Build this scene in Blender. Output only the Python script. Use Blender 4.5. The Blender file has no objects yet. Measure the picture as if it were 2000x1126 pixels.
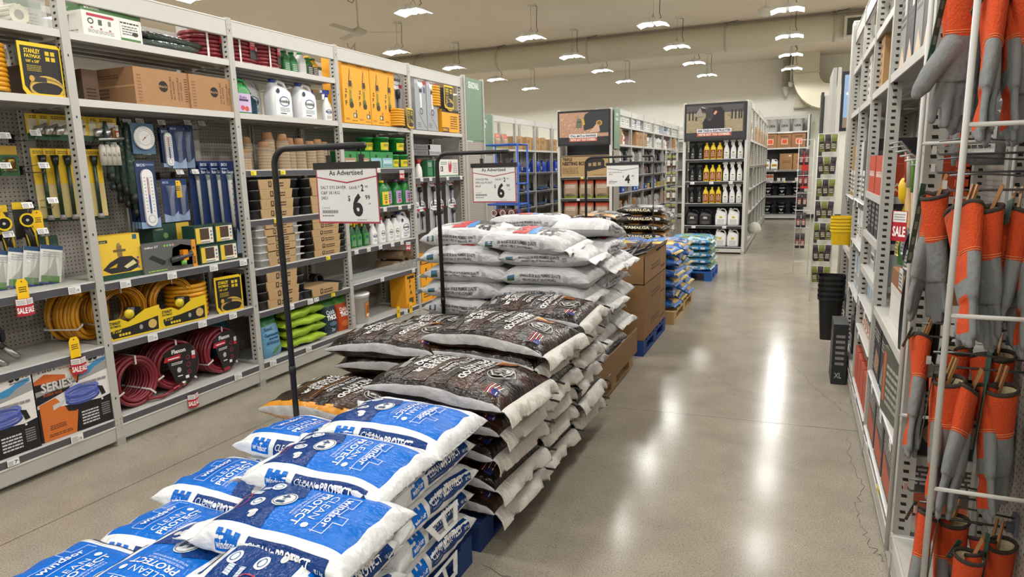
import bpy, bmesh, math, random
from mathutils import Vector, Matrix, noise
R = random.Random(7)
SC = bpy.context.scene
COL = SC.collection
PI = math.pi
sin, cos = math.sin, math.cos
rad = math.radians

# ------------------------------------------------------------------ camera, world, exposure
def make_camera():
    yaw, pitch, roll, f, h = .4073, -.1791, -.0256, 1289.6, 1.6497
    fw = Vector((-sin(yaw)*cos(pitch), cos(yaw)*cos(pitch), sin(pitch)))
    r0 = Vector((cos(yaw), sin(yaw), 0)); u0 = r0.cross(fw)
    r = r0*cos(roll)+u0*sin(roll); u = r.cross(fw)
    cd = bpy.data.cameras.new('camera'); co = bpy.data.objects.new('camera', cd); COL.objects.link(co)
    m = Matrix((r, u, -fw)).transposed().to_4x4(); m.translation = (0, 0, h)
    co.matrix_world = m
    cd.sensor_width = 36; cd.lens = f/2000*36; cd.clip_start = .03; cd.clip_end = 100
    SC.camera = co
make_camera()
w = bpy.data.worlds.new('world'); SC.world = w; w.use_nodes = True
w.node_tree.nodes['Background'].inputs[0].default_value = (.9, .92, 1, 1)
w.node_tree.nodes['Background'].inputs[1].default_value = .25
SC.view_settings.view_transform = 'Standard'; SC.view_settings.look = 'None'
SC.view_settings.gamma = 1; SC.view_settings.use_curve_mapping = False
SC.view_settings.exposure = -.4
LAMP_W = 105
cy = SC.cycles
cy.max_bounces = 7; cy.diffuse_bounces = 4; cy.glossy_bounces = 3; cy.transmission_bounces = 4; cy.transparent_max_bounces = 8
cy.caustics_reflective = False; cy.caustics_refractive = False; cy.sample_clamp_indirect = 4; cy.use_denoising = True
cy.adaptive_threshold = .02

# ------------------------------------------------------------------ colours and materials
def lin(h):
    if isinstance(h, tuple): return h
    h = h.lstrip('#'); o = []
    for i in (0, 2, 4):
        c = int(h[i:i+2], 16)/255
        o.append(c/12.92 if c <= .04045 else ((c+.055)/1.055)**2.4)
    return (o[0], o[1], o[2], 1.0)
MATS = {}
def mat(name, rough=.5, metal=0, bump=0, bscale=60, stretch=None, vary=.06, coat=0, emit=0, alpha=1, trans=0, rvar=0):
    m = bpy.data.materials.new(name); m.use_nodes = True; nt = m.node_tree; N = nt.nodes; L = nt.links
    b = N['Principled BSDF']
    a = N.new('ShaderNodeAttribute'); a.attribute_name = 'Col'
    tc = N.new('ShaderNodeTexCoord')
    nz = N.new('ShaderNodeTexNoise'); nz.inputs['Scale'].default_value = 9; nz.inputs['Detail'].default_value = 5
    L.new(tc.outputs['Object'], nz.inputs['Vector'])
    mr = N.new('ShaderNodeMapRange'); mr.inputs[3].default_value = 1-vary; mr.inputs[4].default_value = 1+vary
    L.new(nz.outputs[0], mr.inputs[0])
    mx = N.new('ShaderNodeVectorMath'); mx.operation = 'SCALE'
    L.new(a.outputs['Color'], mx.inputs[0]); L.new(mr.outputs[0], mx.inputs['Scale'])
    L.new(mx.outputs[0], b.inputs['Base Color'])
    b.inputs['Roughness'].default_value = rough; b.inputs['Metallic'].default_value = metal
    b.inputs['Coat Weight'].default_value = coat
    if rvar:
        r2 = N.new('ShaderNodeMapRange'); r2.inputs[3].default_value = rough-rvar; r2.inputs[4].default_value = rough+rvar
        L.new(nz.outputs[0], r2.inputs[0]); L.new(r2.outputs[0], b.inputs['Roughness'])
    if bump:
        n2 = N.new('ShaderNodeTexNoise'); n2.inputs['Scale'].default_value = bscale; n2.inputs['Detail'].default_value = 3
        if stretch:
            mp = N.new('ShaderNodeMapping'); mp.inputs['Scale'].default_value = stretch
            L.new(tc.outputs['Object'], mp.inputs[0]); L.new(mp.outputs[0], n2.inputs['Vector'])
        else: L.new(tc.outputs['Object'], n2.inputs['Vector'])
        bp = N.new('ShaderNodeBump'); bp.inputs['Strength'].default_value = bump; bp.inputs['Distance'].default_value = .01
        L.new(n2.outputs[0], bp.inputs['Height']); L.new(bp.outputs[0], b.inputs['Normal'])
    if emit:
        L.new(a.outputs['Color'], b.inputs['Emission Color']); b.inputs['Emission Strength'].default_value = emit
    if alpha < 1: b.inputs['Alpha'].default_value = alpha
    if trans: b.inputs['Transmission Weight'].default_value = trans
    MATS[name] = m
mat('paper', .55, vary=.05)
mat('card', .8, bump=.15, bscale=30, vary=.08)
mat('plastic', .3, vary=.04, rvar=.08)
mat('film', .18, bump=1.0, bscale=26, stretch=(1, 2.0, 1), vary=.04, rvar=.06)
MATS['film'].node_tree.nodes['Principled BSDF'].inputs['Specular IOR Level'].default_value = .28
mat('darkfilm', .18, bump=.8, bscale=26, stretch=(1, 2.4, 1), vary=.12, rvar=.06)
mat('matfilm', .34, bump=1.0, bscale=24, stretch=(1, 2.4, 1.4), vary=.05, rvar=.08)
mat('paint', .42, vary=.04, rvar=.06)
mat('steel', .32, metal=.85, vary=.06)
mat('fabric', .95, bump=.5, bscale=160, vary=.1)
mat('leather', .9, bump=.55, bscale=45, vary=.16)
mat('rubber', .5, vary=.05)
mat('wood', .75, bump=.3, bscale=20, stretch=(1, 8, 1), vary=.18)
mat('glow', .5, emit=16)
mat('screen', .35, emit=.12, vary=.02)
mat('clear', .12, alpha=.2, vary=0)
mat('mesh', .4, vary=.03)

# ------------------------------------------------------------------ text outlines (cached)
TX = {}
def text2d(s, bold=0):
    k = (s, bold)
    if k in TX: return TX[k]
    c = bpy.data.curves.new('t', 'FONT'); c.body = s; c.size = 1; c.resolution_u = 3 if len(s) < 4 else 2; c.offset = bold
    o = bpy.data.objects.new('t', c); COL.objects.link(o)
    dg = bpy.context.evaluated_depsgraph_get(); me = bpy.data.meshes.new_from_object(o.evaluated_get(dg))
    V = [(v.co.x, v.co.y) for v in me.vertices]; F = [tuple(p.vertices) for p in me.polygons]
    bpy.data.objects.remove(o); bpy.data.curves.remove(c); bpy.data.meshes.remove(me)
    if V:
        x0 = min(v[0] for v in V); x1 = max(v[0] for v in V)
        V = [(x-x0, y) for x, y in V]; wd = x1-x0
    else: wd = 0
    TX[k] = (V, F, wd); return TX[k]
def shape2d(it):
    """one print element -> (verts, faces, colour) in design units"""
    k = it[0]
    if k == 'r': _, a, b, c, d, col = it; return [(a, b), (c, b), (c, d), (a, d)], [(0, 1, 2, 3)], col
    if k == 'p': _, pts, col = it; return list(pts), [tuple(range(len(pts)))], col
    if k == 'e':
        _, x, y, rx, ry, col = it; n = 20
        return [(x+rx*cos(2*PI*i/n), y+ry*sin(2*PI*i/n)) for i in range(n)], [tuple(range(n))], col
    if k == 'o':     # ring
        _, x, y, rx, ry, t, col = it; n = 24; V = []; F = []
        for i in range(n):
            a = 2*PI*i/n; V += [(x+rx*cos(a), y+ry*sin(a)), (x+(rx-t)*cos(a), y+(ry-t)*sin(a))]
            j = (i+1) % n; F.append((2*i, 2*j, 2*j+1, 2*i+1))
        return V, F, col
    if k == 'l':     # rows of fine print: short bars
        _, a, b, c, d, n, col = it; V = []; F = []; h = (d-b)/n; rr = random.Random(int(a*1e4+b*7e3))
        for i in range(n):
            x = a; y = b+i*h
            while x < c-(c-a)*.02:
                x2 = min(c, x+(c-a)*rr.uniform(.08, .25)); q = len(V)
                V += [(x, y), (x2, y), (x2, y+h*.5), (x, y+h*.5)]; F.append((q, q+1, q+2, q+3)); x = x2+(c-a)*.03
        return V, F, col
    if k == 't':     # text: string, x, y, height, colour, align, max width, bold, rotation (quarter turns)
        s, x, y, h, col = it[1:6]; al = it[6] if len(it) > 6 else 'l'; mw = it[7] if len(it) > 7 else None
        bo = it[8] if len(it) > 8 else 0; rot = it[9] if len(it) > 9 else 0
        V, F, wd = text2d(s, bo); k2 = h/.7; sx = k2
        if mw and wd: sx = mw/wd if (mw < 0 or wd*k2 > mw) else k2
        sx = abs(sx); tw = wd*sx; ox = {'l': 0, 'c': -tw/2, 'r': -tw}[al]
        P = [(a*sx+ox, b*k2) for a, b in V]
        for _ in range(rot % 4): P = [(-b, a) for a, b in P]
        return [(a+x, b+y) for a, b in P], F, col
    if k == 'T':     # explicitly stretched text to width w
        s, x, y, w_, h, col = it[1:7]; bo = it[7] if len(it) > 7 else 0; V, F, wd = text2d(s, bo)
        return [(x+a/wd*w_, y+b/.7*h) for a, b in V], F, col
    raise ValueError(k)

def layered(items):
    """each print element lies just above the earlier ones it overlaps"""
    out = []; boxes = []
    for it in items:
        V, F, col = shape2d(it)
        if not V: continue
        b = (min(p[0] for p in V), min(p[1] for p in V), max(p[0] for p in V), max(p[1] for p in V)); k = 0
        for q, l in boxes:
            if l >= k and b[0] < q[2] and q[0] < b[2] and b[1] < q[3] and q[1] < b[3]: k = l+1
        boxes.append((b, k)); out.append((k, V, F, col))
    return out

# ------------------------------------------------------------------ mesh builder
class M:
    def __init__(s): s.V = []; s.F = []; s.C = []; s.K = []; s.S = []; s.m = 'paper'; s.sm = False; s.T = None
    def v(s, p):
        p = Vector(p); s.V.append(s.T @ p if s.T else p); return len(s.V)-1
    def f(s, idx, col):
        s.F.append(tuple(idx)); s.C.append(lin(col)); s.K.append(s.m); s.S.append(s.sm)
    def quad(s, a, b, c, d, col): s.f([s.v(a), s.v(b), s.v(c), s.v(d)], col)
    def box(s, x0, x1, y0, y1, z0, z1, col, cols=None, m=None):
        if m: s.m = m
        i = [s.v(p) for p in ((x0, y0, z0), (x1, y0, z0), (x1, y1, z0), (x0, y1, z0), (x0, y0, z1), (x1, y0, z1), (x1, y1, z1), (x0, y1, z1))]
        c = cols or {}
        for k, q in (('b', (0, 3, 2, 1)), ('t', (4, 5, 6, 7)), ('f', (0, 1, 5, 4)), ('r', (1, 2, 6, 5)), ('k', (2, 3, 7, 6)), ('l', (3, 0, 4, 7))):
            s.f([i[j] for j in q], c.get(k, col))
        return s
    def loft(s, secs, n, col, cap=True, cols=None):
        """secs: (cx,cy,z,rx,ry,exp)"""
        rings = []; old = s.sm; s.sm = True
        for (cx, cy_, z, rx, ry, e) in secs:
            r = []
            for i in range(n):
                a = 2*PI*(i+.5)/n; c, d = cos(a), sin(a); q = 2/e
                r.append(s.v((cx+rx*math.copysign(abs(c)**q, c), cy_+ry*math.copysign(abs(d)**q, d), z)))
            rings.append(r)
        for k in range(len(rings)-1):
            cc = cols[k] if cols else col
            for i in range(n):
                j = (i+1) % n; s.f([rings[k][i], rings[k][j], rings[k+1][j], rings[k+1][i]], cc)
        s.sm = False
        if cap: s.f(rings[0][::-1], cols[0] if cols else col); s.f(rings[-1], cols[-1] if cols else col)
        s.sm = old; return s
    def tube(s, pts, r, n, col, closed=False, cap=True, r1=None):
        pts = [Vector(p) for p in pts]; N = len(pts); rings = []; old = s.sm; s.sm = True; up = None
        for i, p in enumerate(pts):
            if closed: t = pts[(i+1) % N]-pts[i-1]
            else: t = pts[min(i+1, N-1)]-pts[max(i-1, 0)]
            t.normalize()
            if up is None: up = Vector((0, 0, 1)) if abs(t.z) < .9 else Vector((1, 0, 0))
            a = t.cross(up).normalized(); b = a.cross(t).normalized(); up = b
            rr = r if r1 is None else r+(r1-r)*i/(N-1)
            rings.append([s.v(p+a*rr*cos(2*PI*k/n)+b*rr*sin(2*PI*k/n)) for k in range(n)])
        for i in range(N if closed else N-1):
            A = rings[i]; B = rings[(i+1) % N]
            for k in range(n): s.f([A[k], A[(k+1) % n], B[(k+1) % n], B[k]], col)
        if cap and not closed: s.f(rings[0][::-1], col); s.f(rings[-1], col)
        s.sm = old; return s
    def cyl(s, a, b, r, n, col, r1=None): return s.tube([a, b], r, n, col, r1=r1)
    def prism(s, pts, z0, z1, col, side=None):
        """polygon in the x-z plane pushed along y from z0 to z1"""
        a = [s.v((x, z0, z)) for x, z in pts]; b = [s.v((x, z1, z)) for x, z in pts]; n = len(pts)
        s.f(a, col); s.f(b[::-1], col)
        for i in range(n): j = (i+1) % n; s.f([a[j], a[i], b[i], b[j]], side or col)
    def dec(s, o, r, u, items, w=1, h=1, lift=.0005, base=.0004):
        """print on a flat face: o lower-left corner, r right and u up unit vectors, w/h scale of the design"""
        o = Vector(o); r = Vector(r); u = Vector(u); n = r.cross(u)
        for i, V, F, col in layered(items):
            q = [s.v(o+r*(a*w)+u*(b*h)+n*(base+lift*i)) for a, b in V]
            for f in F: s.f([q[j] for j in f], col)
    def wrap(s, items, fn, grid=.03, lift=.0006, base=.0006):
        """print on a curved face: fn(x,y,h)->point; elements are cut on a grid so that they follow the surface"""
        for i, V, F, col in layered(items):
            bm = bmesh.new(); q = [bm.verts.new((a, b, 0)) for a, b in V]
            for f in F:
                try: bm.faces.new([q[j] for j in f])
                except ValueError: pass
            for ax in (0, 1):
                lo = min(p[ax] for p in V); hi = max(p[ax] for p in V); k = math.ceil(lo/grid)
                while k*grid < hi:
                    co = [0, 0, 0]; no = [0, 0, 0]; co[ax] = k*grid; no[ax] = 1
                    bmesh.ops.bisect_plane(bm, geom=bm.verts[:]+bm.edges[:]+bm.faces[:], plane_co=co, plane_no=no); k += 1
            bm.verts.index_update(); q = [s.v(fn(v.co.x, v.co.y, base+lift*i)) for v in bm.verts]
            for f in bm.faces: s.f([q[v.index] for v in f.verts], col)
            bm.free()
    def mesh(s, name):
        me = bpy.data.meshes.new(name); me.from_pydata([tuple(v) for v in s.V], [], s.F)
        ks = sorted(set(s.K)); ix = {k: i for i, k in enumerate(ks)}
        for k in ks: me.materials.append(MATS[k])
        me.polygons.foreach_set('material_index', [ix[k] for k in s.K])
        me.polygons.foreach_set('use_smooth', s.S)
        at = me.color_attributes.new('Col', 'FLOAT_COLOR', 'CORNER'); d = []
        for f, c in zip(s.F, s.C): d += list(c)*len(f)
        at.data.foreach_set('color', d); me.update(); return me
    def obj(s, name, parent=None, loc=None):
        o = bpy.data.objects.new(name, s.mesh(name)); COL.objects.link(o)
        if parent: o.parent = parent
        if loc: o.location = loc
        return o

def tag(o, label, cat, group=None, kind=None):
    o['label'] = label; o['category'] = cat
    if group: o['group'] = group
    if kind: o['kind'] = kind
    return o
def empty(name, loc=(0, 0, 0), rz=0):
    o = bpy.data.objects.new(name, None); COL.objects.link(o); o.location = loc; o.rotation_euler = (0, 0, rz)
    o.empty_display_size = .05; return o
def thing(name, label, cat, loc=(0, 0, 0), rz=0, group=None): return tag(empty(name, loc, rz), label, cat, group)
def struct(o): o['kind'] = 'structure'; return o
KIDS = {}
def copy_tree(o, parent=None):
    c = o.copy(); COL.objects.link(c)
    if parent: c.parent = parent
    if o not in KIDS or not parent: KIDS[o] = [x for x in o.children]
    for ch in KIDS[o]: copy_tree(ch, c)
    return c
PROTO = {}
def inst(key, build, label, cat, loc, rz=0, group=None, rot=None, scale=None):
    """first use of a key builds the thing, later uses copy it with all its parts"""
    if key not in PROTO:
        o = build(); PROTO[key] = o; KIDS[o] = list(o.children)
        for c in o.children: KIDS[c] = list(c.children)
    else: o = copy_tree(PROTO[key])
    o.location = loc; o.rotation_euler = rot or (0, 0, rz)
    o.scale = (1, 1, 1) if not scale else ((scale,)*3 if not isinstance(scale, tuple) else scale)
    for k in ('group', 'kind'):
        if k in o: del o[k]
    return tag(o, label, cat, group)
ORD = ['first', 'second', 'third', 'fourth', 'fifth', 'sixth', 'seventh', 'eighth', 'ninth', 'tenth', 'eleventh', 'twelfth']
def pos(i, n):
    if n == 1: return 'only'
    if i == 0: return 'leftmost'
    if i == n-1: return 'rightmost'
    return ORD[i]+' from left'
def lay(i, n):
    if n == 1: return 'single'
    if i == 0: return 'bottom'
    if i == n-1: return 'top'
    return ORD[i]+' from bottom'
GREY = 'b4b2ac'; DGREY = '4c4e54'; LG = 'c4c3bd'

# ------------------------------------------------------------------ building
def simple_mat(name, build):
    m = bpy.data.materials.new(name); m.use_nodes = True; build(m.node_tree, m.node_tree.nodes, m.node_tree.links, m.node_tree.nodes['Principled BSDF']); MATS[name] = m
def concrete(nt, N, L, b):
    tc = N.new('ShaderNodeTexCoord')
    def noi(sc, det=6, rough=.6):
        n = N.new('ShaderNodeTexNoise'); n.inputs['Scale'].default_value = sc; n.inputs['Detail'].default_value = det; n.inputs['Roughness'].default_value = rough
        L.new(tc.outputs['Object'], n.inputs['Vector']); return n
    a = noi(.55); c = noi(3.2); d = noi(150, 5, .8); e = noi(45, 5, .7)
    cr = N.new('ShaderNodeValToRGB'); cr.color_ramp.elements[0].position = .3; cr.color_ramp.elements[1].position = .7
    cr.color_ramp.elements[0].color = lin('8c8578'); cr.color_ramp.elements[1].color = lin('b0a899')
    ad = N.new('ShaderNodeMath'); ad.operation = 'ADD'
    m1 = N.new('ShaderNodeMath'); m1.operation = 'MULTIPLY'; m1.inputs[1].default_value = .5; L.new(a.outputs[0], m1.inputs[0])
    m2 = N.new('ShaderNodeMath'); m2.operation = 'MULTIPLY'; m2.inputs[1].default_value = .5; L.new(c.outputs[0], m2.inputs[0])
    L.new(m1.outputs[0], ad.inputs[0]); L.new(m2.outputs[0], ad.inputs[1]); L.new(ad.outputs[0], cr.inputs[0])
    sp = N.new('ShaderNodeValToRGB'); sp.color_ramp.elements[0].position = .39; sp.color_ramp.elements[0].color = (.42, .4, .38, 1)
    sp.color_ramp.elements[1].position = .47; sp.color_ramp.elements[1].color = (1, 1, 1, 1)
    g = sp.color_ramp.elements.new(.55); g.color = (1.0, 1.0, 1.0, 1); g2 = sp.color_ramp.elements.new(.64); g2.color = (1.35, 1.34, 1.3, 1)
    L.new(d.outputs[0], sp.inputs[0])
    mu = N.new('ShaderNodeMix'); mu.data_type = 'RGBA'; mu.blend_type = 'MULTIPLY'; mu.inputs[0].default_value = 1
    L.new(cr.outputs[0], mu.inputs[6]); L.new(sp.outputs[0], mu.inputs[7])
    # hairline cracks: thin zero-set of a warped noise
    ck = noi(.42, 8, .62); ab = N.new('ShaderNodeMath'); ab.operation = 'SUBTRACT'; ab.inputs[1].default_value = .47; L.new(ck.outputs[0], ab.inputs[0])
    ab2 = N.new('ShaderNodeMath'); ab2.operation = 'ABSOLUTE'; L.new(ab.outputs[0], ab2.inputs[0])
    cr3 = N.new('ShaderNodeMapRange'); cr3.inputs[1].default_value = .0; cr3.inputs[2].default_value = .0012; cr3.inputs[3].default_value = .72; cr3.inputs[4].default_value = 1
    L.new(ab2.outputs[0], cr3.inputs[0])
    sc = N.new('ShaderNodeVectorMath'); sc.operation = 'SCALE'; L.new(mu.outputs[2], sc.inputs[0]); L.new(cr3.outputs[0], sc.inputs['Scale'])
    L.new(sc.outputs[0], b.inputs['Base Color'])
    rr = N.new('ShaderNodeMapRange'); rr.inputs[3].default_value = .1; rr.inputs[4].default_value = .24; b.inputs['Specular IOR Level'].default_value = .12; L.new(e.outputs[0], rr.inputs[0])
    L.new(rr.outputs[0], b.inputs['Roughness'])
    bp = N.new('ShaderNodeBump'); bp.inputs['Strength'].default_value = .05; bp.inputs['Distance'].default_value = .004
    L.new(c.outputs[0], bp.inputs['Height']); L.new(bp.outputs[0], b.inputs['Normal'])
simple_mat('concrete', concrete)
def plaster(c, sc):
    def f(nt, N, L, b):
        tc = N.new('ShaderNodeTexCoord'); n = N.new('ShaderNodeTexNoise'); n.inputs['Scale'].default_value = sc; n.inputs['Detail'].default_value = 4
        L.new(tc.outputs['Object'], n.inputs['Vector'])
        r = N.new('ShaderNodeValToRGB'); k = lin(c); r.color_ramp.elements[0].color = tuple(x*.94 for x in k[:3])+(1,); r.color_ramp.elements[1].color = k
        L.new(n.outputs[0], r.inputs[0]); L.new(r.outputs[0], b.inputs['Base Color']); b.inputs['Roughness'].default_value = .85
    return f
simple_mat('plaster', plaster('f6f4ea', 2)); simple_mat('ceilpaint', plaster('f2e6d4', 1.5))
X0, X1, Y0, Y1, ZC = -13, 3.4, -6, 21.6, 4.6
def slab(name, a, b, mt):
    m = M(); m.m = mt; m.box(a[0], b[0], a[1], b[1], a[2], b[2], 'ffffff'); return struct(m.obj(name))
slab('floor', (X0-.2, Y0-.2, -.1), (X1+.2, Y1+.2, 0), 'concrete')
slab('ceiling', (X0-.2, Y0-.2, ZC), (X1+.2, Y1+.2, ZC+.1), 'ceilpaint')
slab('wall_back', (X0, Y1, 0), (X1, Y1+.15, ZC), 'plaster')
slab('wall_front', (X0, Y0-.15, 0), (X1, Y0, ZC), 'plaster')
slab('wall_left', (X0-.15, Y0, 0), (X0, Y1, ZC), 'plaster')
slab('wall_right', (X1, Y0, 0), (X1+.15, Y1, ZC), 'plaster')
m = M(); m.m = 'rubber'; m.box(X0, X1, Y1-.012, Y1, 0, .1, '2a2a2c'); struct(m.obj('baseboard_back'))
# saw-cut joints in the slab
for i, (a, b) in enumerate((((-3.44, -2), (-3.02, 9)), ((-1.1, 4.29), (.5, 4.38)))):
    d = Vector((b[0]-a[0], b[1]-a[1], 0)).normalized()*1; n_ = Vector((-d.y, d.x, 0))*.002
    m = M(); m.quad((a[0]-n_.x, a[1]-n_.y, .0006), (b[0]-n_.x, b[1]-n_.y, .0006), (b[0]+n_.x, b[1]+n_.y, .0006), (a[0]+n_.x, a[1]+n_.y, .0006), '3a3630')
    struct(m.obj('trim_%d' % (i+1)))
def wander(pts, k, amp, seed):
    q = []; rr = random.Random(seed)
    for i in range(len(pts)-1):
        a = Vector(pts[i]); b = Vector(pts[i+1])
        for j in range(k): t = j/k; q.append(a.lerp(b, t)+Vector((rr.uniform(-amp, amp), rr.uniform(-amp, amp))))
    q.append(Vector(pts[-1])); return q
for i, (pts, wd) in enumerate((([(-1.15, 2.28), (-.7, 2.15), (-.2, 2.22), (.1, 2.3), (.35, 2.35)], .0022), ([(.36, 4.3), (.34, 3.9), (.38, 3.6), (.33, 3.3), (.37, 3.0), (.41, 2.9)], .0018),
                               ([(-.6, 6.9), (-.1, 6.2), (.1, 5.5), (.25, 5.0), (.41, 4.6)], .002))):
    q = wander(pts, 9, .016, i+3); m = M()
    for j in range(len(q)-1):
        a, b = q[j], q[j+1]; t = (b-a).normalized()*1; n_ = Vector((-t.y, t.x))*wd*(.5+.5*((j*7) % 5)/4)
        m.quad((a.x-n_.x, a.y-n_.y, .0007), (b.x-n_.x, b.y-n_.y, .0007), (b.x+n_.x, b.y+n_.y, .0007), (a.x+n_.x, a.y+n_.y, .0007), '4a453d')
    struct(m.obj('trim_%d' % (i+3)))

# ------------------------------------------------------------------ ceiling fixtures
def lamp():
    t = empty('high_bay_light')
    m = M(); m.m = 'paint'
    for sx in (-1, 1):
        m.prism([(sx*.02, .03), (sx*.02, .075), (sx*.12, .085), (sx*.25, .02), (sx*.25, 0), (sx*.14, .035)], -.16, .16, 'e8e8e4')
    m.box(-.05, .05, -.17, .17, .04, .1, 'd8d8d4'); m.obj('housing', t)
    m = M(); m.m = 'glow'
    for sx in (-1, 1):
        m.quad((sx*.245, -.155, -.004), (sx*.245, .155, -.004), (sx*.14, .155, .028), (sx*.14, -.155, .028), 'fffdf6')
        m.quad((sx*.14, -.155, .028), (sx*.14, .155, .028), (sx*.03, .155, .02), (sx*.03, -.155, .02), 'fffdf6')
    m.obj('led_lens', t)
    m = M(); m.m = 'steel'
    m.tube([(0, -.12, .09), (0, 0, .2), (0, .12, .09)], .004, 5, '9a9a98'); m.cyl((0, 0, .2), (0, 0, .58), .003, 5, '9a9a98'); m.obj('hanging_wire', t)
    m = M(); m.m = 'rubber'; m.tube([(.08, .02, .1), (.13, .02, .13), (.1, .02, .2), (.1, .03, .35), (.11, .03, .56), (.08, .03, .575), (.02, .03, .578)], .006, 5, '2c2c2c'); m.obj('power_cord', t)
    m = M(); m.box(-.05, .1, -.02, .06, .575, .6, 'dad8d0', m='paint'); m.obj('ceiling_box', t)
    l = bpy.data.lights.new('lamp_light', 'SPOT'); l.spot_size = rad(164); l.spot_blend = .12; l.shadow_soft_size = .16; l.energy = LAMP_W; l.color = (1, .985, .955)
    lo = bpy.data.objects.new('lamp_light', l); COL.objects.link(lo); lo.parent = t; lo.location = (0, 0, -.03)
    return t
LX = [(-7.55, 'far left'), (-4.65, 'left'), (-2.4, 'centre'), (-.27, 'aisle')]
for cx, cn in LX:
    for k in range(4):
        inst('lamp', lamp, 'winged LED high-bay light, %s in the %s row, counted from the back wall' % (('first', 'second', 'third', 'fourth')[k], cn), 'ceiling light', (cx, 19.35-2.46*k, 4.0), 0, 'high bay lights')
inst('lamp', lamp, 'white winged LED high-bay light, the largest seen, high above the yellow boxes', 'ceiling light', (-5.46, 9.17, 4.0), 0, 'high bay lights')
for cx in (-10.3, -7.55, -4.65, -2.4, -.27, 1.9):
    for yy in (9.5, 7.0, 4.6, 2.2, -.2, -2.6):
        if (cx, yy) in ((-4.65, 9.5), (-7.55, 9.5)): continue
        inst('lamp', lamp, 'white winged LED high-bay light above the picture', 'ceiling light', (cx, yy, 4.0), 0, 'high bay lights overhead')
for yy in (19.35, 16.9, 14.4, 12):
    for cx in (-10.3, 1.9): inst('lamp', lamp, 'white winged LED high-bay light above the side aisles', 'ceiling light', (cx, yy, 4.0), 0, 'high bay lights over side aisles')

def duct():
    t = thing('air_duct', 'long round white fabric air duct hung across the store below the ceiling', 'air duct', (0, 15.6, 4.3))
    m = M(); m.m = 'paint'; m.cyl((-12.9, 0, 0), (3.3, 0, 0), .27, 28, 'cfc9b6'); m.obj('tube', t)
    for x in (-9.2, -6.9, -4.6, -1.55, .55, 2.4):
        m = M(); m.m = 'paint'; m.cyl((x-.02, 0, 0), (x+.02, 0, 0), .277, 28, 'bdb7a6'); m.obj('band', t)
        m = M(); m.m = 'steel'; m.cyl((x, -.1, .25), (x, -.1, .3), .006, 5, '77736a'); m.cyl((x-.05, -.05, .3), (x+.25, -.25, .29), .008, 5, '77736a'); m.obj('hanger', t)
duct()
def vent():
    t = bpy.data.objects['air_duct']
    m = M(); m.m = 'paint'; m.box(-.22, .22, -.05, .12, -.2, .2, 'dedacb'); t = m.obj('air_register', t, (.93, -.3, -.06))
    m = M(); m.m = 'paint'; m.box(-.17, .17, -.055, -.05, -.16, .16, '3b3a36')
    for k in range(12): z = -.15+k*.027; m.box(-.17, .17, -.062, -.054, z, z+.006, '8d8a80')
    m.obj('grille', t)
vent()
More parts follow.
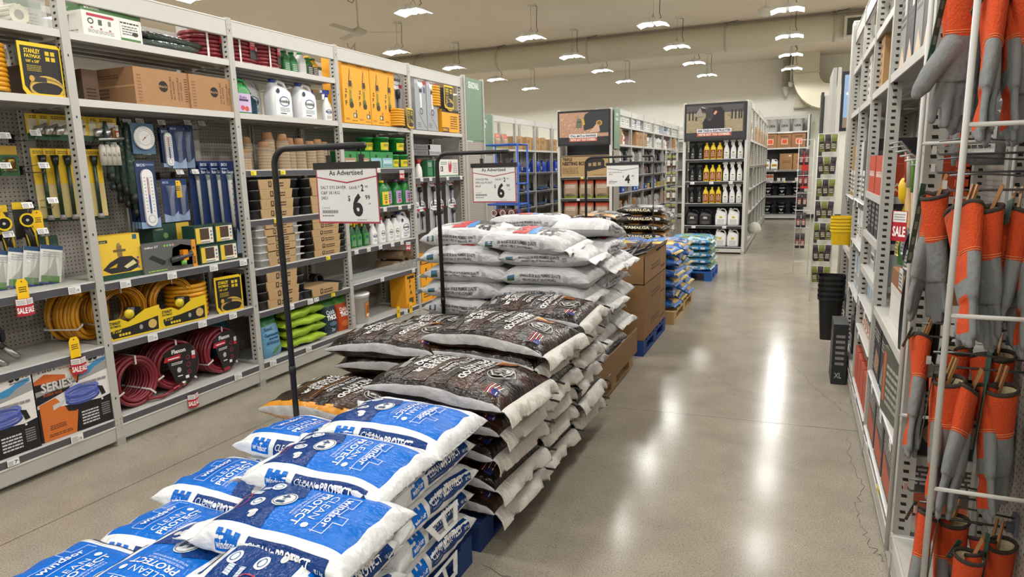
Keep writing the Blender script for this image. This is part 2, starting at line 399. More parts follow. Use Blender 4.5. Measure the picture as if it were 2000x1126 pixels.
def hvac():
    t = thing('duct_elbow', 'large cream square duct dropping from the ceiling and curving at the back wall', 'duct', (0, 0, 0))
    m = M(); m.m = 'paint'; c = 'd8d2bd'
    def ring(cx, cz, ang, hw, y0, y1):
        u = Vector((cos(ang), 0, sin(ang)))*hw
        return [m.v((cx-u.x, y0, cz-u.z)), m.v((cx+u.x, y0, cz+u.z)), m.v((cx+u.x, y1, cz+u.z)), m.v((cx-u.x, y1, cz-u.z))]
    rs = [ring(.08, 4.6, 0, .33, 20.6, 21.4), ring(.08, 4.05, 0, .33, 20.6, 21.4)]
    for k in range(1, 9): a = k/8*PI/2; rs.append(ring(.08+.55*(1-cos(a)), 4.05-.65*sin(a), a*.95, .33, 20.6, 21.4))
    rs.append(ring(1.6, 3.38, PI/2*.95, .33, 20.6, 21.4))
    for a, b in zip(rs, rs[1:]):
        for i in range(4): m.f([a[i], a[(i+1) % 4], b[(i+1) % 4], b[i]], c)
    m.obj('elbow', t)
    m = M(); m.m = 'paint'; m.box(-.27, .43, 20.58, 21.42, 4.03, 4.07, 'c4beaa'); m.obj('flange', t)
    t2 = thing('bulkhead', 'cream box bulkhead low on the back wall under the curved duct', 'bulkhead')
    m = M(); m.m = 'paint'; m.box(-.18, 1.9, 21.43, 21.59, 3.2, 3.75, 'd5cfba'); m.obj('box', t2); m = M(); m.m = 'paint'; m.box(-.2, 1.9, 21.41, 21.59, 3.16, 3.2, 'b0aa98'); m.obj('ledge', t2)
    t3 = M(); t3.m = 'paint'
    for k in range(26): t3.cyl((-.42, 21.3, 4.58-k*.032), (-.42, 21.3, 4.56-k*.032), .13-.001*(k % 2)*8, 14, 'c9c3ae' if k % 2 else 'b7b19d')
    t3.cyl((-.42, 21.3, 3.78), (-.42, 21.3, 3.5), .13, 14, 'e6e4dc', r1=.02)
    tag(t3.obj('flexible_duct'), 'ribbed hanging duct sleeve tapering to a white cone by the back wall', 'duct')
    t4 = thing('security_camera', 'small white dome camera on a long pole in front of the back wall', 'camera', (-.3, 20.9, 0))
    m = M(); m.m = 'paint'; m.cyl((0, 0, 3.85), (0, 0, 4.6), .02, 8, 'f0efe8'); m.obj('pole', t4)
    m = M(); m.m = 'plastic'; m.loft([(0, 0, 3.72, .02, .02, 2), (0, 0, 3.74, .05, .05, 2), (0, 0, 3.78, .065, .065, 2), (0, 0, 3.86, .07, .07, 2)], 12, 'efeee8'); m.obj('dome', t4)
    t5 = thing('smoke_detector', 'round white sensor hanging on a short rod below the ceiling over the aisle', 'detector', (-.66, 13.2, 4.26))
    m = M(); m.m = 'paint'; m.cyl((0, 0, .1), (0, 0, .34), .012, 6, 'e4e2da'); m.obj('rod', t5)
    m = M(); m.m = 'plastic'; m.loft([(0, 0, -.06, .05, .05, 2), (0, 0, -.03, .12, .12, 2), (0, 0, .06, .13, .13, 2), (0, 0, .1, .06, .06, 2)], 16, 'e6e4dc'); m.obj('body', t5)
    m = M(); m.m = 'plastic'; m.loft([(0, 0, 0, .12, .12, 2), (0, 0, .03, .15, .15, 2)], 20, 'd9d5c8'); tag(m.obj('ceiling_speaker', None, (-1.35, 13.2, 4.57)), 'flat round white speaker set in the ceiling left of the sensor', 'speaker')
hvac()
def fan():
    t = empty('ceiling_fan')
    m = M(); m.m = 'paint'; m.cyl((0, 0, .1), (0, 0, .62), .014, 8, 'cfcabb'); m.obj('rod', t)
    m = M(); m.m = 'paint'; m.loft([(0, 0, -.03, .06, .06, 2), (0, 0, 0, .14, .14, 2), (0, 0, .05, .14, .14, 2), (0, 0, .1, .04, .04, 2)], 16, 'cdc8ba'); m.obj('motor', t)
    for k in range(3):
        m = M(); m.m = 'paint'; a = rad(20+120*k); m.T = Matrix.Rotation(a, 4, 'Z') @ Matrix.Rotation(rad(12), 4, 'X')
        m.box(.1, .72, -.05, .05, .02, .028, 'beb8a8'); m.obj('blade', t)
    m = M(); m.m = 'rubber'; m.tube([(-.02, 0, .58), (-.08, 0, .5), (-.16, 0, .54), (-.17, 0, .62)], .006, 5, '3a3834'); m.obj('cord', t)
    return t
inst('fan', fan, 'pale three-blade ceiling fan above the left shelving, nearer one', 'fan', (-7.0, 9.9, 3.98), rad(10))
inst('fan', fan, 'pale ceiling fan further back, partly hidden by the top beam of the left shelving', 'fan', (-9.6, 13.4, 3.98), rad(50))
# ------------------------------------------------------------------ shelving
def pegmat(name, c, hole, px=.0254, r=.16):
    def f(nt, N, L, b):
        tc = N.new('ShaderNodeTexCoord'); mp = N.new('ShaderNodeMapping'); mp.inputs['Scale'].default_value = (1/px,)*3; L.new(tc.outputs['Object'], mp.inputs[0])
        fr = N.new('ShaderNodeVectorMath'); fr.operation = 'FRACTION'; L.new(mp.outputs[0], fr.inputs[0])
        sb = N.new('ShaderNodeVectorMath'); sb.operation = 'SUBTRACT'; sb.inputs[1].default_value = (.5, .5, .5); L.new(fr.outputs[0], sb.inputs[0])
        ml = N.new('ShaderNodeVectorMath'); ml.operation = 'MULTIPLY'; ml.inputs[1].default_value = (1, 0, 1); L.new(sb.outputs[0], ml.inputs[0])
        ln = N.new('ShaderNodeVectorMath'); ln.operation = 'LENGTH'; L.new(ml.outputs[0], ln.inputs[0])
        lt = N.new('ShaderNodeMath'); lt.operation = 'GREATER_THAN'; lt.inputs[1].default_value = r; L.new(ln.outputs['Value'], lt.inputs[0])
        mx = N.new('ShaderNodeMix'); mx.data_type = 'RGBA'; mx.inputs[6].default_value = lin(hole); mx.inputs[7].default_value = lin(c)
        L.new(lt.outputs[0], mx.inputs[0]); L.new(mx.outputs[2], b.inputs['Base Color']); b.inputs['Roughness'].default_value = .5
    simple_mat(name, f)
pegmat('peg', 'a29c94', '1c1a19'); pegmat('pegdark', '3a3c41', '0c0c0e'); pegmat('pegshelf', 'bdbbb4', '4a4844', .03, .1)

def post_mesh(H, col, d=.06, w=.05, slots=True):
    m = M(); m.m = 'paint'; m.box(-w/2, w/2, 0, d, .035, H, col); m.box(-w/2-.004, w/2+.004, -.002, d+.002, 0, .05, 'a09e98')
    m.box(-w/2+.004, w/2-.004, -.001, d, H, H+.006, LG)
    if slots:
        its = []; n = int((H-.3)/.034)
        for k in range(n):
            z = .22+k*.034; its.append(('p', [(d*.34, z), (d*.66, z), (d*.62, z+.013), (d*.3, z+.013)], '171615'))
        for sx in (-1, 1):
            V = []
            for it in its:
                pts = [(sx*(w/2+.0004), a, b) for a, b in it[1]]; q = [m.v(p) for p in pts]; m.f(q if sx > 0 else q[::-1], it[2])
        for k in range(int(H/.34)):
            z = .3+k*.34; m.dec((-w/2, 0, 0), (1, 0, 0), (0, 0, 1), [('r', w*.42, z, w*.58, z+.014, '1b1a19')])
        for z in (.1, .13, .16, H-.05, H-.08, H-.11):
            m.dec((-w/2, 0, 0), (1, 0, 0), (0, 0, 1), [('r', w*.2, z, w*.32, z+.01, '8b8983'), ('r', w*.68, z+.004, w*.8, z+.014, '8b8983')])
    return m
CACHE = {}
def cached(key, f, name, parent, loc=(0, 0, 0)):
    if key not in CACHE: CACHE[key] = f().mesh(name)
    o = bpy.data.objects.new(name, CACHE[key]); COL.objects.link(o); o.parent = parent; o.location = loc; return o
def tagmesh(kind):
    m = M(); m.m = 'paper'
    if kind == 'w':
        m.box(-.03, .03, -.0015, 0, -.036, 0, 'f2f2f0'); m.dec((-.03, -.0015, -.036), (1, 0, 0), (0, 0, 1), [('l', .004, .004, .03, .03, 4, '777777'), ('t', '7', .036, .006, .02, '222222', 'l', None, .02), ('t', '9', .049, .014, .01, '222222')])
    if kind == 'W':
        m.box(-.036, .036, -.0015, 0, -.044, 0, 'e9e9e7'); m.dec((-.036, -.0015, -.044), (1, 0, 0), (0, 0, 1), [('l', .005, .006, .04, .039, 4, '8a8a8a'), ('T', '19', .046, .008, .016, .016, '333333', .01)])
    if kind == 'y':
        m.box(-.028, .028, -.0015, 0, -.034, 0, 'f2dc33'); m.dec((-.028, -.0015, -.034), (1, 0, 0), (0, 0, 1), [('l', .004, .004, .03, .028, 4, '8a7c20')])
    if kind == 'Y':      # tall yellow clearance tag
        V = [(-.03, 0), (.03, 0), (.03, .1), (.018, .122), (-.018, .122), (-.03, .1)]
        m.T = Matrix.Translation((0, -.004, -.05)); m.prism(V, -.0015, 0, 'f5c518'); m.dec((-.03, -.0015, 0), (1, 0, 0), (0, 0, 1), [('l', .01, .05, .05, .085, 3, '4a3f10'), ('e', .03, .108, .004, .004, '3a3320')]); m.T = None
    if kind == 's':      # red folded sale tag
        for k, (x, a) in enumerate(((-.02, -35), (.022, 25))):
            m.T = Matrix.Translation((x, -.012, -.05)) @ Matrix.Rotation(rad(a), 4, 'Z')
            m.box(-.026, .026, -.001, 0, -.065, .03, 'b5202f'); m.dec((-.026, -.001, -.065), (1, 0, 0), (0, 0, 1), [('r', .002, .06, .05, .093, 'ecebea'), ('t', 'SALE', .026, .016, .03, 'ffffff', 'c', .046, .03), ('l', .006, .066, .045, .09, 3, '999999')])
        m.T = None
    return m
def ptag(kind, parent, x, z, y=-.012, name=None):
    return cached('tag'+kind, lambda: tagmesh(kind), name or {'w': 'price_tag', 'W': 'price_tag', 'y': 'yellow_tag', 'Y': 'clearance_tag', 's': 'sale_tag'}[kind], parent, (x, y, z))
def shelf(parent, W, z, D, rail=True, tags=(), col=LG, railc='57585e', y0=.01, thick=.035, pegtop=False, glass=0):
    def f():
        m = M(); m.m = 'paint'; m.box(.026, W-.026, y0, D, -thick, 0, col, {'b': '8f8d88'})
        m.box(.026, W-.026, y0-.006, y0+.002, -.05 if rail else -.04, .002, 'c9c7c2')
        for k in range(3): y = D*(.3+.25*k); m.box(.03, W-.03, y, y+.02, -thick-.012, -thick, '9a9893')
        return m
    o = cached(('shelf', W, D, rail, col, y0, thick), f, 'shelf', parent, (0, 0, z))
    if rail:
        def g():
            m = M(); m.m = 'plastic'
            a = (.03, y0-.008, -.048); m.quad(a, (W-.03, y0-.008, -.048), (W-.03, y0-.014, -.006), (.03, y0-.014, -.006), railc)
            m.quad((.03, y0-.014, -.006), (W-.03, y0-.014, -.006), (W-.03, y0, .001), (.03, y0, .001), 'b9b9bb')
            m.quad((.03, y0, -.05), (W-.03, y0, -.05), (W-.03, y0-.008, -.048), (.03, y0-.008, -.048), '9a9a9c'); return m
        cached(('rail', W, y0, railc), g, 'price_rail', o)
    for k, (kind, x) in enumerate(tags):
        ptag(kind, o, x, -.006 if kind in 'wWy' else -.004, y0-.0155)
    if glass:
        m = M(); m.m = 'clear'; m.box(.04, W-.04, y0-.004, y0-.001, 0, glass, 'dfe6e8'); m.obj('clear_fence', o)
    return o
def beam_mesh(W, h, col=LG, d=.03):
    m = M(); m.m = 'paint'; m.box(.026, W-.026, .004, d, 0, h, col); m.box(.026, W-.026, .0, .008, h-.008, h, 'dddbd5'); m.box(.026, W-.026, .001, .008, 0, .006, '9d9b96'); return m
def bay(name, label, loc, rz, W, H, shelves, D=.5, peg=(.18, 2.08), kick=.13, last=False, top=True, rear=True, pegm='peg', col=GREY, first=True, beams=(), baserail=True, cross=True):
    t = thing(name, label, 'shelving', loc, rz)
    for x in ([0] if first else [])+([W] if last else []):
        cached(('post', H, col), lambda: post_mesh(H, col), 'upright', t, (x, 0, 0))
        cached(('post', H, col), lambda: post_mesh(H, col), 'rear_upright', t, (x, D-.06, 0))
    if kick: cached(('beam', W, kick-.035, col), lambda: beam_mesh(W, kick-.035, col), 'kick_plate', t, (0, 0, .035))
    if top: cached(('tb', W), lambda: beam_mesh(W, .12, LG), 'top_beam', t, (0, 0, H-.125))
    if peg:
        for a, b in ((.03, W/2-.02), (W/2+.02, W-.03)):
            m = M(); m.m = pegm; m.box(a, b, D-.012, D-.004, peg[0], peg[1], 'ffffff'); m.obj('pegboard_panel', t)
        m = M(); m.m = 'paint'; m.box(W/2-.022, W/2-.008, D-.03, D-.012, peg[0], peg[1], col); m.box(W/2+.008, W/2+.022, D-.03, D-.012, peg[0], peg[1], col); m.box(W/2-.008, W/2+.008, D-.016, D-.012, peg[0], peg[1], '55534f'); m.obj('centre_strip', t)
    if rear:
        def g():
            m = M(); m.m = 'paint'
            for z, h in ((H-.12, .1), (2.44, .035), (2.08, .035)): m.box(.0, W, 2*D-.03, 2*D, z, z+h, 'b9b7b1')
            m.box(.03, W-.03, D+.03, 2*D-.03, 2.44, 2.46, '9a9893'); m.box(.03, W-.03, D+.03, 2*D-.03, 2.08, 2.1, '9a9893')
            m.box(-.025, .025, 2*D-.05, 2*D, 0, H, col); m.box(W-.025, W+.025, 2*D-.05, 2*D, 0, H, col)
            m.box(0, W, D-.02, D, H-.1, H-.06, 'a8a6a0'); return m
        cached(('rear', W, D, H), g, 'rear_frame', t)
    for s_ in shelves: shelf(t, W, s_[0], D, **s_[1])
    return t
def hookmesh(Ln=.22, tagc='e9e9e7'):
    m = M(); m.m = 'steel'; m.tube([(0, 0, 0), (0, -Ln, -.004), (0, -Ln-.012, .012)], .0028, 5, '8c8c8e'); m.tube([(0, 0, .03), (0, -Ln*1.02, .045)], .002, 5, '8c8c8e')
    m.m = 'plastic'; m.box(-.015, .015, -.006, 0, -.012, .04, '222226')
    m.m = 'paper'; m.T = Matrix.Translation((0, -Ln-.01, .04)) @ Matrix.Rotation(rad(-20), 4, 'X'); m.box(-.03, .03, -.0015, 0, -.02, .016, 'eeeeec'); m.dec((-.03, -.0015, -.02), (1, 0, 0), (0, 0, 1), [('l', .005, .004, .035, .03, 4, '777777'), ('t', '7', .043, .007, .018, '333333')]); m.T = None
    return m
def peghook(x, z, loc, rz, D=.49, Ln=.22, label='chrome peg hook with a white price flag'):
    key = ('hook', Ln)
    def f(): o = hookmesh(Ln).obj('peg_hook'); return o
    p = Vector(loc)+Matrix.Rotation(rz, 3, 'Z') @ Vector((x, D-.012, z))
    if loc[0] < -3: p.y *= 1.045; p.z = 1.65+(p.z-1.65)*1.03
    return inst(key, f, label, 'hook', p, rz, 'peg hooks with price flags')

# ------------------------------------------------------------------ generic goods
def carton(name, w, d, h, col, front=(), side=(), top=(), cols=None, mt='paper', back=False, sub=None):
    def f():
        m = M(); m.m = mt; m.box(-w/2, w/2, -d/2, d/2, 0, h, col, cols)
        e = .0025
        if front: m.dec((-w/2, -d/2, 0), (1, 0, 0), (0, 0, 1), front)
        if side:
            m.dec((w/2, -d/2, 0), (0, 1, 0), (0, 0, 1), side); m.dec((-w/2, d/2, 0), (0, -1, 0), (0, 0, 1), side)
        if top: m.dec((-w/2, -d/2, h), (1, 0, 0), (0, 1, 0), top)
        if back: m.dec((w/2, d/2, 0), (-1, 0, 0), (0, 0, 1), front)
        o = m.obj(name)
        return o
    return f
def spray(h=.29, body='e9eaec', head='1f3fa0', noz='ffffff', r=.045, label=None, lc='1b2c6e', txt=None):
    def f():
        k = h/.29; m = M(); m.m = 'plastic'
        m.loft([(0, 0, 0, r*.9, r*.62, 3), (0, 0, .01, r, r*.7, 3), (0, 0, .1*k, r, r*.7, 3), (0, 0, .15*k, r*.86, r*.6, 2.6), (0, 0, .19*k, r*.45, r*.4, 2), (0, 0, .215*k, .016, .016, 2)], 16, body)
        t = m.obj('spray_bottle')
        m = M(); m.m = 'plastic'; m.loft([(0, 0, .212*k, .018, .018, 2), (0, 0, .235*k, .018, .018, 2)], 10, head)
        m.box(-.042, .03, -.013, .013, .24*k, .275*k, head); m.prism([(-.042, .24*k), (-.012, .24*k), (-.03, .19*k), (-.04, .19*k)], -.006, .006, noz); m.box(-.062, -.042, -.01, .01, .248*k, .27*k, noz)
        m.obj('trigger_head', t)
        m = M(); m.m = 'paper'; fn = lambda x, y, hh: Vector((x, -math.sqrt(max(.0001, 1-(abs(x)/(r+.002))**3))**.67*(r*.7+.0005)-hh, y))
        its = [('r', -r*.8, .015*k, r*.8, .125*k, label or 'f4f4f4')]
        if txt: its += [('o', 0, .085*k, r*.6, .02*k, .005, lc), ('t', txt, 0, .078*k, .016*k, lc, 'c', r*1.4, .03), ('l', -r*.55, .025*k, r*.55, .055*k, 4, '888888')]
        else: its += [('e', 0, .09*k, r*.4, .012, lc), ('l', -r*.6, .025*k, r*.6, .07*k, 5, '999999')]
        m.wrap(its, fn, .02); m.obj('label', t)
        return t
    return f
def jug(w=.2, d=.1, h=.3, col='e9eaec', cap='1f3fa0', lab=None, its=(), handle=True, capx=-.25, name='jug', capr=.022, hc=None):
    def f():
        m = M(); m.m = 'plastic'; a, b = w/2, d/2
        m.loft([(0, 0, 0, a*.93, b*.9, 4), (0, 0, .012, a, b, 4.5), (0, 0, h*.55, a, b, 4.5), (w*.02, 0, h*.68, a*.93, b*.95, 3.6), (-w*.04, 0, h*.76, a*.72, b*.85, 3), (w*capx*.85, 0, h*.84, a*.42, b*.6, 2.4), (w*capx, 0, h*.9, capr*1.05, capr, 2)], 20, col)
        t = m.obj(name)
        m = M(); m.m = 'plastic'; m.loft([(w*capx, 0, h*.89, capr*1.15, capr*1.15, 2), (w*capx, 0, h*.97, capr*1.15, capr*1.15, 2), (w*capx, 0, h*.985, capr, capr, 2)], 14, cap); m.obj('cap', t)
        if handle:
            m = M(); m.m = 'plastic'; m.tube([(w*capx*.5, 0, h*.84), (w*.02, 0, h*.95), (w*.28, 0, h*.92), (w*.42, 0, h*.76), (w*.45, 0, h*.6)], .012*w/.2, 8, hc or col); m.obj('handle', t)
        if lab or its:
            m = M(); m.m = 'paper'; fn = lambda x, y, hh: Vector((x, -b*(max(0, 1-abs(x/a)**4.5))**(1/4.5)-.0006-hh, y))
            m.wrap(([('r', -a*.78, h*.07, a*.78, h*.56, lab)] if lab else [])+list(its), fn, .03); m.obj('label', t)
        return t
    return f
def bucket(r=.15, h=.36, col='f0f0ee', lid=None, its=(), handle='555555', taper=.86, name='bucket', hs=1):
    def f():
        m = M(); m.m = 'plastic'; m.loft([(0, 0, 0, r*taper, r*taper, 2), (0, 0, h*.88, r*.985, r*.985, 2), (0, 0, h*.88, r*1.03, r*1.03, 2), (0, 0, h, r*1.03, r*1.03, 2)], 24, col, cap=True)
        t = m.obj(name)
        if lid:
            m = M(); m.m = 'plastic'; m.loft([(0, 0, h*.93, r*1.07, r*1.07, 2), (0, 0, h*1.0, r*1.07, r*1.07, 2), (0, 0, h*1.02, r*.9, r*.9, 2)], 24, lid); m.obj('lid', t)
        m = M(); m.m = 'steel' if handle != 'p' else 'plastic'; m.tube([(r*1.04*cos(a), -abs(r*1.06*sin(a))*.6-.01, h*.86-abs(sin(a))*h*.38*hs) for a in [PI*i/12 for i in range(13)]], .004, 5, handle if handle != 'p' else 'ddddda'); m.obj('handle', t)
        if its:
            m = M(); m.m = 'paper'
            def fn(x, y, hh):
                rr = r*(taper+(.985-taper)*y/(h*.88))+.001+hh; a = x/r; return Vector((rr*sin(a), -rr*cos(a), y))
            m.wrap(its, fn, .025); m.obj('label', t)
        return t
    return f
def pouch(w, d, h, col, its=(), top=None, mt='film', lean=0, name='seed_bag', seed=1, cols=None):
    """upright filled bag with a pinched top"""
    def f():
        m = M(); m.m = mt; m.sm = True; n = 24; K = 14; rows = []
        for k in range(K+1):
            v = k/K; z = h*v; th = d/2*(1-v**3.2)*(min(1, .75+v*2)) + .004; ww = w/2*(.96+.04*cos(v*5+seed))
            if v > .93: ww = w/2*.97
            row = []
            for i in range(n):
                a = 2*PI*(i+.5)/n; c, s = cos(a), sin(a)
                x = ww*math.copysign(abs(c)**.55, c); y = th*math.copysign(abs(s)**.8, s)
                nz = noise.noise(Vector((x*9+seed, y*9, z*9)))*.012*(1 if v > .05 else 0)
                row.append(m.v((x, y+nz+lean*v*v, z)))
            rows.append(row)
        for k in range(K):
            for i in range(n):
                j = (i+1) % n; z = h*(k+.5)/K
                cc = (cols(z/h) if cols else None) or (top if top and z > h*.82 else col)
                m.f([rows[k][i], rows[k][j], rows[k+1][j], rows[k+1][i]], cc)
        m.f(rows[-1], top or col)
        if its:
            def fn(x, y, hh):
                v = min(1, max(0, y/h)); th = d/2*(1-v**3.2)*(min(1, .75+v*2))+.004; c = min(.999, abs(x)/(w/2*.97))**(1/.55)
                s = math.sqrt(max(0, 1-c*c))**.8; yy = -th*s+noise.noise(Vector((x*9+seed, -th*s*9, y*9)))*.012+lean*v*v
                return Vector((x, yy-.002-hh, y))
            m.wrap(its, fn, .02)
        return m.obj(name)
    return f
def coil(r=.17, tr=.011, nax=7, nrad=2, col='e0a020', seed=0, name='hose_coil', bands=3, bandc='e8e8e6', stripe=None):
    """hose coil, axis along y, resting on z=0"""
    def f():
        rr = random.Random(seed); m = M(); m.m = 'plastic'; R0 = r+tr
        for j in range(nrad):
            for i in range(nax):
                y = (i-(nax-1)/2)*tr*2.02+rr.uniform(-1, 1)*tr*.35; q = r-j*tr*2-(.003 if i % 2 else 0)+rr.uniform(-1, 1)*tr*.3
                cx, cz = rr.uniform(-1, 1)*tr*.4, R0+rr.uniform(-.6, .3)*tr*.3; ph = rr.uniform(0, 6)
                pts = [(cx+q*cos(a), y+tr*.5*sin(a+ph), cz+q*sin(a)*(.985)) for a in [2*PI*k/36 for k in range(36)]]
                m.tube(pts, tr, 7, col, closed=True)
                if stripe: m.tube([(x*1.0, yy-tr*.96, z) for x, yy, z in pts], tr*.18, 4, stripe, closed=True)
        t = m.obj(name)
        w_ = nax*tr*1.03+.004
        for k in range(bands):
            a = [PI/2, PI*1.12, PI*1.75][k]; m = M(); m.m = 'plastic'; ri = r-nrad*tr*2+tr-.004; ro = r+tr+.004; c = Vector((0, 0, R0)); u = Vector((cos(a), 0, sin(a))); tt = Vector((-sin(a), 0, cos(a)))*.006; yy = Vector((0, w_, 0))
            P = [c+u*ri-yy, c+u*ro-yy, c+u*ro+yy, c+u*ri+yy]
            for i in range(4): p, q = P[i], P[(i+1) % 4]; m.quad(p-tt, q-tt, q+tt, p+tt, bandc)
            m.obj('tie_band', t)
        return t
    return f
def bits(o, extra):
    """adds parts to a thing; extra: list of (name, M)"""
    for n_, m in extra: m.obj(n_, o)
    return o
# ------------------------------------------------------------------ left shelving run
XL = -3.84; RL = PI/2; BW = 1.219
YB = [1.41, 2.629, 3.848, 5.067, 6.286]
def LP(y, z, dx=.1): return (XL-dx, y, z)
def LH(y, z, dx=.1): k = (3.84+dx)/3.93; return (XL-dx, y*k, 1.65+(z-1.65)*k)
up = dict(rail=False)
bay('shelving_bay', 'grey shelving bay at the left edge holding blue hose cartons on its base', (XL, YB[0], 0), RL, BW, 2.77,
    [(2.48, up), (2.11, up), (1.05, dict(tags=[('W', 1.06), ('s', .78)])), (.65, dict(tags=[('s', 1.02)])), (.18, dict(tags=[('W', .95), ('w', .6)]))])
bay('shelving_bay', 'grey shelving bay with yellow and red garden hoses', (XL, YB[1], 0), RL, BW, 2.77,
    [(2.48, up), (2.11, up), (1.03, dict(tags=[('W', .16), ('W', .5), ('W', .85), ('W', 1.13)])), (.65, dict(tags=[('W', .3), ('W', .7), ('W', .98)])), (.18, dict(tags=[('W', .97), ('s', .55)]))])
bay('shelving_bay', 'grey shelving bay with peat pots and stacked black trays', (XL, YB[2], 0), RL, BW, 2.77,
    [(2.48, up), (2.11, up), (1.69, dict(tags=[('y', .1), ('y', .42)])), (1.31, dict(tags=[('y', .3), ('y', .86)])), (.93, dict(tags=[('W', .33), ('y', .9)])), (.59, dict(tags=[('W', .38), ('W', .62), ('w', .7), ('y', .93)])), (.18, dict(tags=[('W', .12), ('W', .55)]))])
bay('shelving_bay', 'grey shelving bay with green fertilizer tubs above white spray bottles', (XL, YB[3], 0), RL, BW, 2.77,
    [(2.1, up), (1.69, dict(tags=[('w', .55), ('s', .97)])), (1.3, dict(tags=[('w', .2), ('y', .3), ('w', .62), ('w', .9), ('w', 1.08)])), (.93, dict(tags=[('w', .1), ('w', .3), ('w', .5), ('w', .72), ('w', .9), ('s', 1.02)])), (.6, dict(tags=[('w', .5), ('w', 1.1)], glass=.1)), (.18, dict(tags=[('Y', .75), ('W', .9), ('Y', 1.0)]))])
bay('shelving_bay', 'grey shelving bay at the far end of the left run, silver wand cartons on top', (XL, YB[4], 0), RL, BW, 2.77,
    [(2.09, up), (1.58, dict(tags=[('w', .15), ('w', .35), ('w', .75), ('w', 1.1)])), (.18, dict(tags=[]))], last=True)
# tall clearance tags standing on the near rails
for lb, y, z in (('tall yellow clearance tag on the rail below the slanting blister packs', 2.19, 1.02), ('tall yellow clearance tag on the rail right above the hose cartons', 2.42, .64)):
    inst('ytag', lambda: tagmesh('Y').obj('clearance_tag'), lb, 'tag', (XL+.005, y, z+.04), RL)

# ---- top stock, left to right
def filters():
    t = empty('plastic_bin'); m = M(); m.m = 'clear'
    for a in ((-.3, .3, -.2, -.197, 0, .2), (-.3, .3, .197, .2, 0, .2), (-.3, -.297, -.2, .2, 0, .2), (.297, .3, -.2, .2, 0, .2), (-.3, .3, -.2, .2, 0, .004)): m.box(*a, 'd9dcd8')
    m.obj('bin_wall', t)
    m = M(); m.m = 'plastic'; m.tube([(-.3, -.2, .2), (.3, -.2, .2), (.3, .2, .2), (-.3, .2, .2)], .006, 6, 'dfe2de', closed=True); m.obj('rim', t); return t
inst('bin', filters, 'clear plastic bin of cream filter tubes on the top shelf at the left edge', 'bin', LP(2.26, 2.48, .23), RL)
def ftube():
    m = M(); m.m = 'paper'; n = 14
    for k in range(n):
        a = 2*PI*k/n; b = 2*PI*(k+.5)/n; m.cyl((.05*cos(a), -.15, .055+.05*sin(a)), (.05*cos(a), .12, .055+.05*sin(a)), .009, 6, 'e6dcc0')
    t = m.obj('filter_tube'); m = M(); m.m = 'card'
    m.T = Matrix.Translation((0, -.152, .055)) @ Matrix.Rotation(PI/2, 4, 'X'); m.dec((0, 0, 0), (1, 0, 0), (0, 1, 0), [('o', 0, 0, .05, .05, .024, 'efe5c8'), ('e', 0, 0, .026, .026, '8a8672')]); m.obj('end_cap', t); return t
for i, y in enumerate((2.1, 2.3, 2.46)): inst('ft', ftube, 'cream pleated filter tube in the clear bin, %s' % pos(i, 3), 'filter', LP(y, 2.49, .26), RL)
G3, GW = '3f6b3a', 'e9e6df'
inst('earth', carton('seeder_box', .4, .24, .185, GW, cols={'t': 'd8d5cc', 'l': 'dcd8d0'}, front=[('r', 0, .14, .4, .185, '4f7a45'), ('T', 'EARTHWAY', .02, .153, .1, .017, 'f2f2ea', .03), ('p', [(.03, .112), (.2, .112), (.212, .12), (.2, .128), (.03, .128)], 'b03040'),
      ('o', .052, .085, .02, .018, .008, '50564e'), ('r', .1, .068, .125, .1, '50564e'), ('r', .165, .072, .185, .1, '7a7d76'), ('e', .055, .05, .009, .006, 'b06a6a'), ('e', .115, .048, .009, .006, 'b06a6a'), ('e', .175, .046, .009, .006, 'b06a6a'), ('l', .03, .02, .2, .042, 3, '8a8880'),
      ('r', .245, .01, .247, .132, '8a8880'), ('r', .385, .01, .387, .132, '8a8880'), ('l', .25, .11, .38, .128, 1, '222222'), ('l', .26, .045, .37, .105, 4, '707070'), ('e', .35, .055, .022, .013, '2e3234'), ('r', .247, .01, .385, .025, '4f7a45')],
      side=[('r', 0, .14, .24, .185, '4f7a45'), ('t', 'EARTHWAY', .05, .155, .012, 'dfe8d8'), ('p', [(.06, .05), (.12, .05), (.14, .12), (.05, .12)], '9a9a96'), ('l', .03, .01, .2, .04, 2, '8a8880')]),
     'white and green spreader carton on the top shelf, leftmost in its bay', 'box', LP(2.94, 2.48, .14), RL+rad(3))
inst('earth2', carton('seeder_box', .2, .24, .17, GW, cols={'t': '5a7d4c'}, front=[('r', 0, .13, .2, .17, '4f7a45'), ('l', .02, .02, .18, .11, 5, '9a988f')]), 'white and green carton standing left of the near upright on the top shelf', 'box', LP(2.53, 2.48, .3), RL)
def umbrella_roll(c='3c463f', L=.62):
    def f():
        m = M(); m.m = 'film'; m.loft([(0, 0, 0, .012, .012, 2), (0, 0, .06, .022, .02, 2.4), (0, 0, .3, .036, .03, 2.2), (0, 0, .46, .033, .028, 2), (0, 0, .48, .018, .018, 2), (0, 0, L, .014, .014, 2)], 12, c)
        t = m.obj('folded_sprinkler'); m = M(); m.m = 'rubber'; m.loft([(0, 0, .46, .03, .03, 2), (0, 0, .53, .03, .03, 2)], 10, '18191a'); m.obj('collar', t); m = M(); m.m = 'rubber'; m.loft([(0, 0, L-.05, .024, .024, 2), (0, 0, L, .02, .02, 2)], 10, '151617'); m.obj('end_cap', t)
        return t
    return f
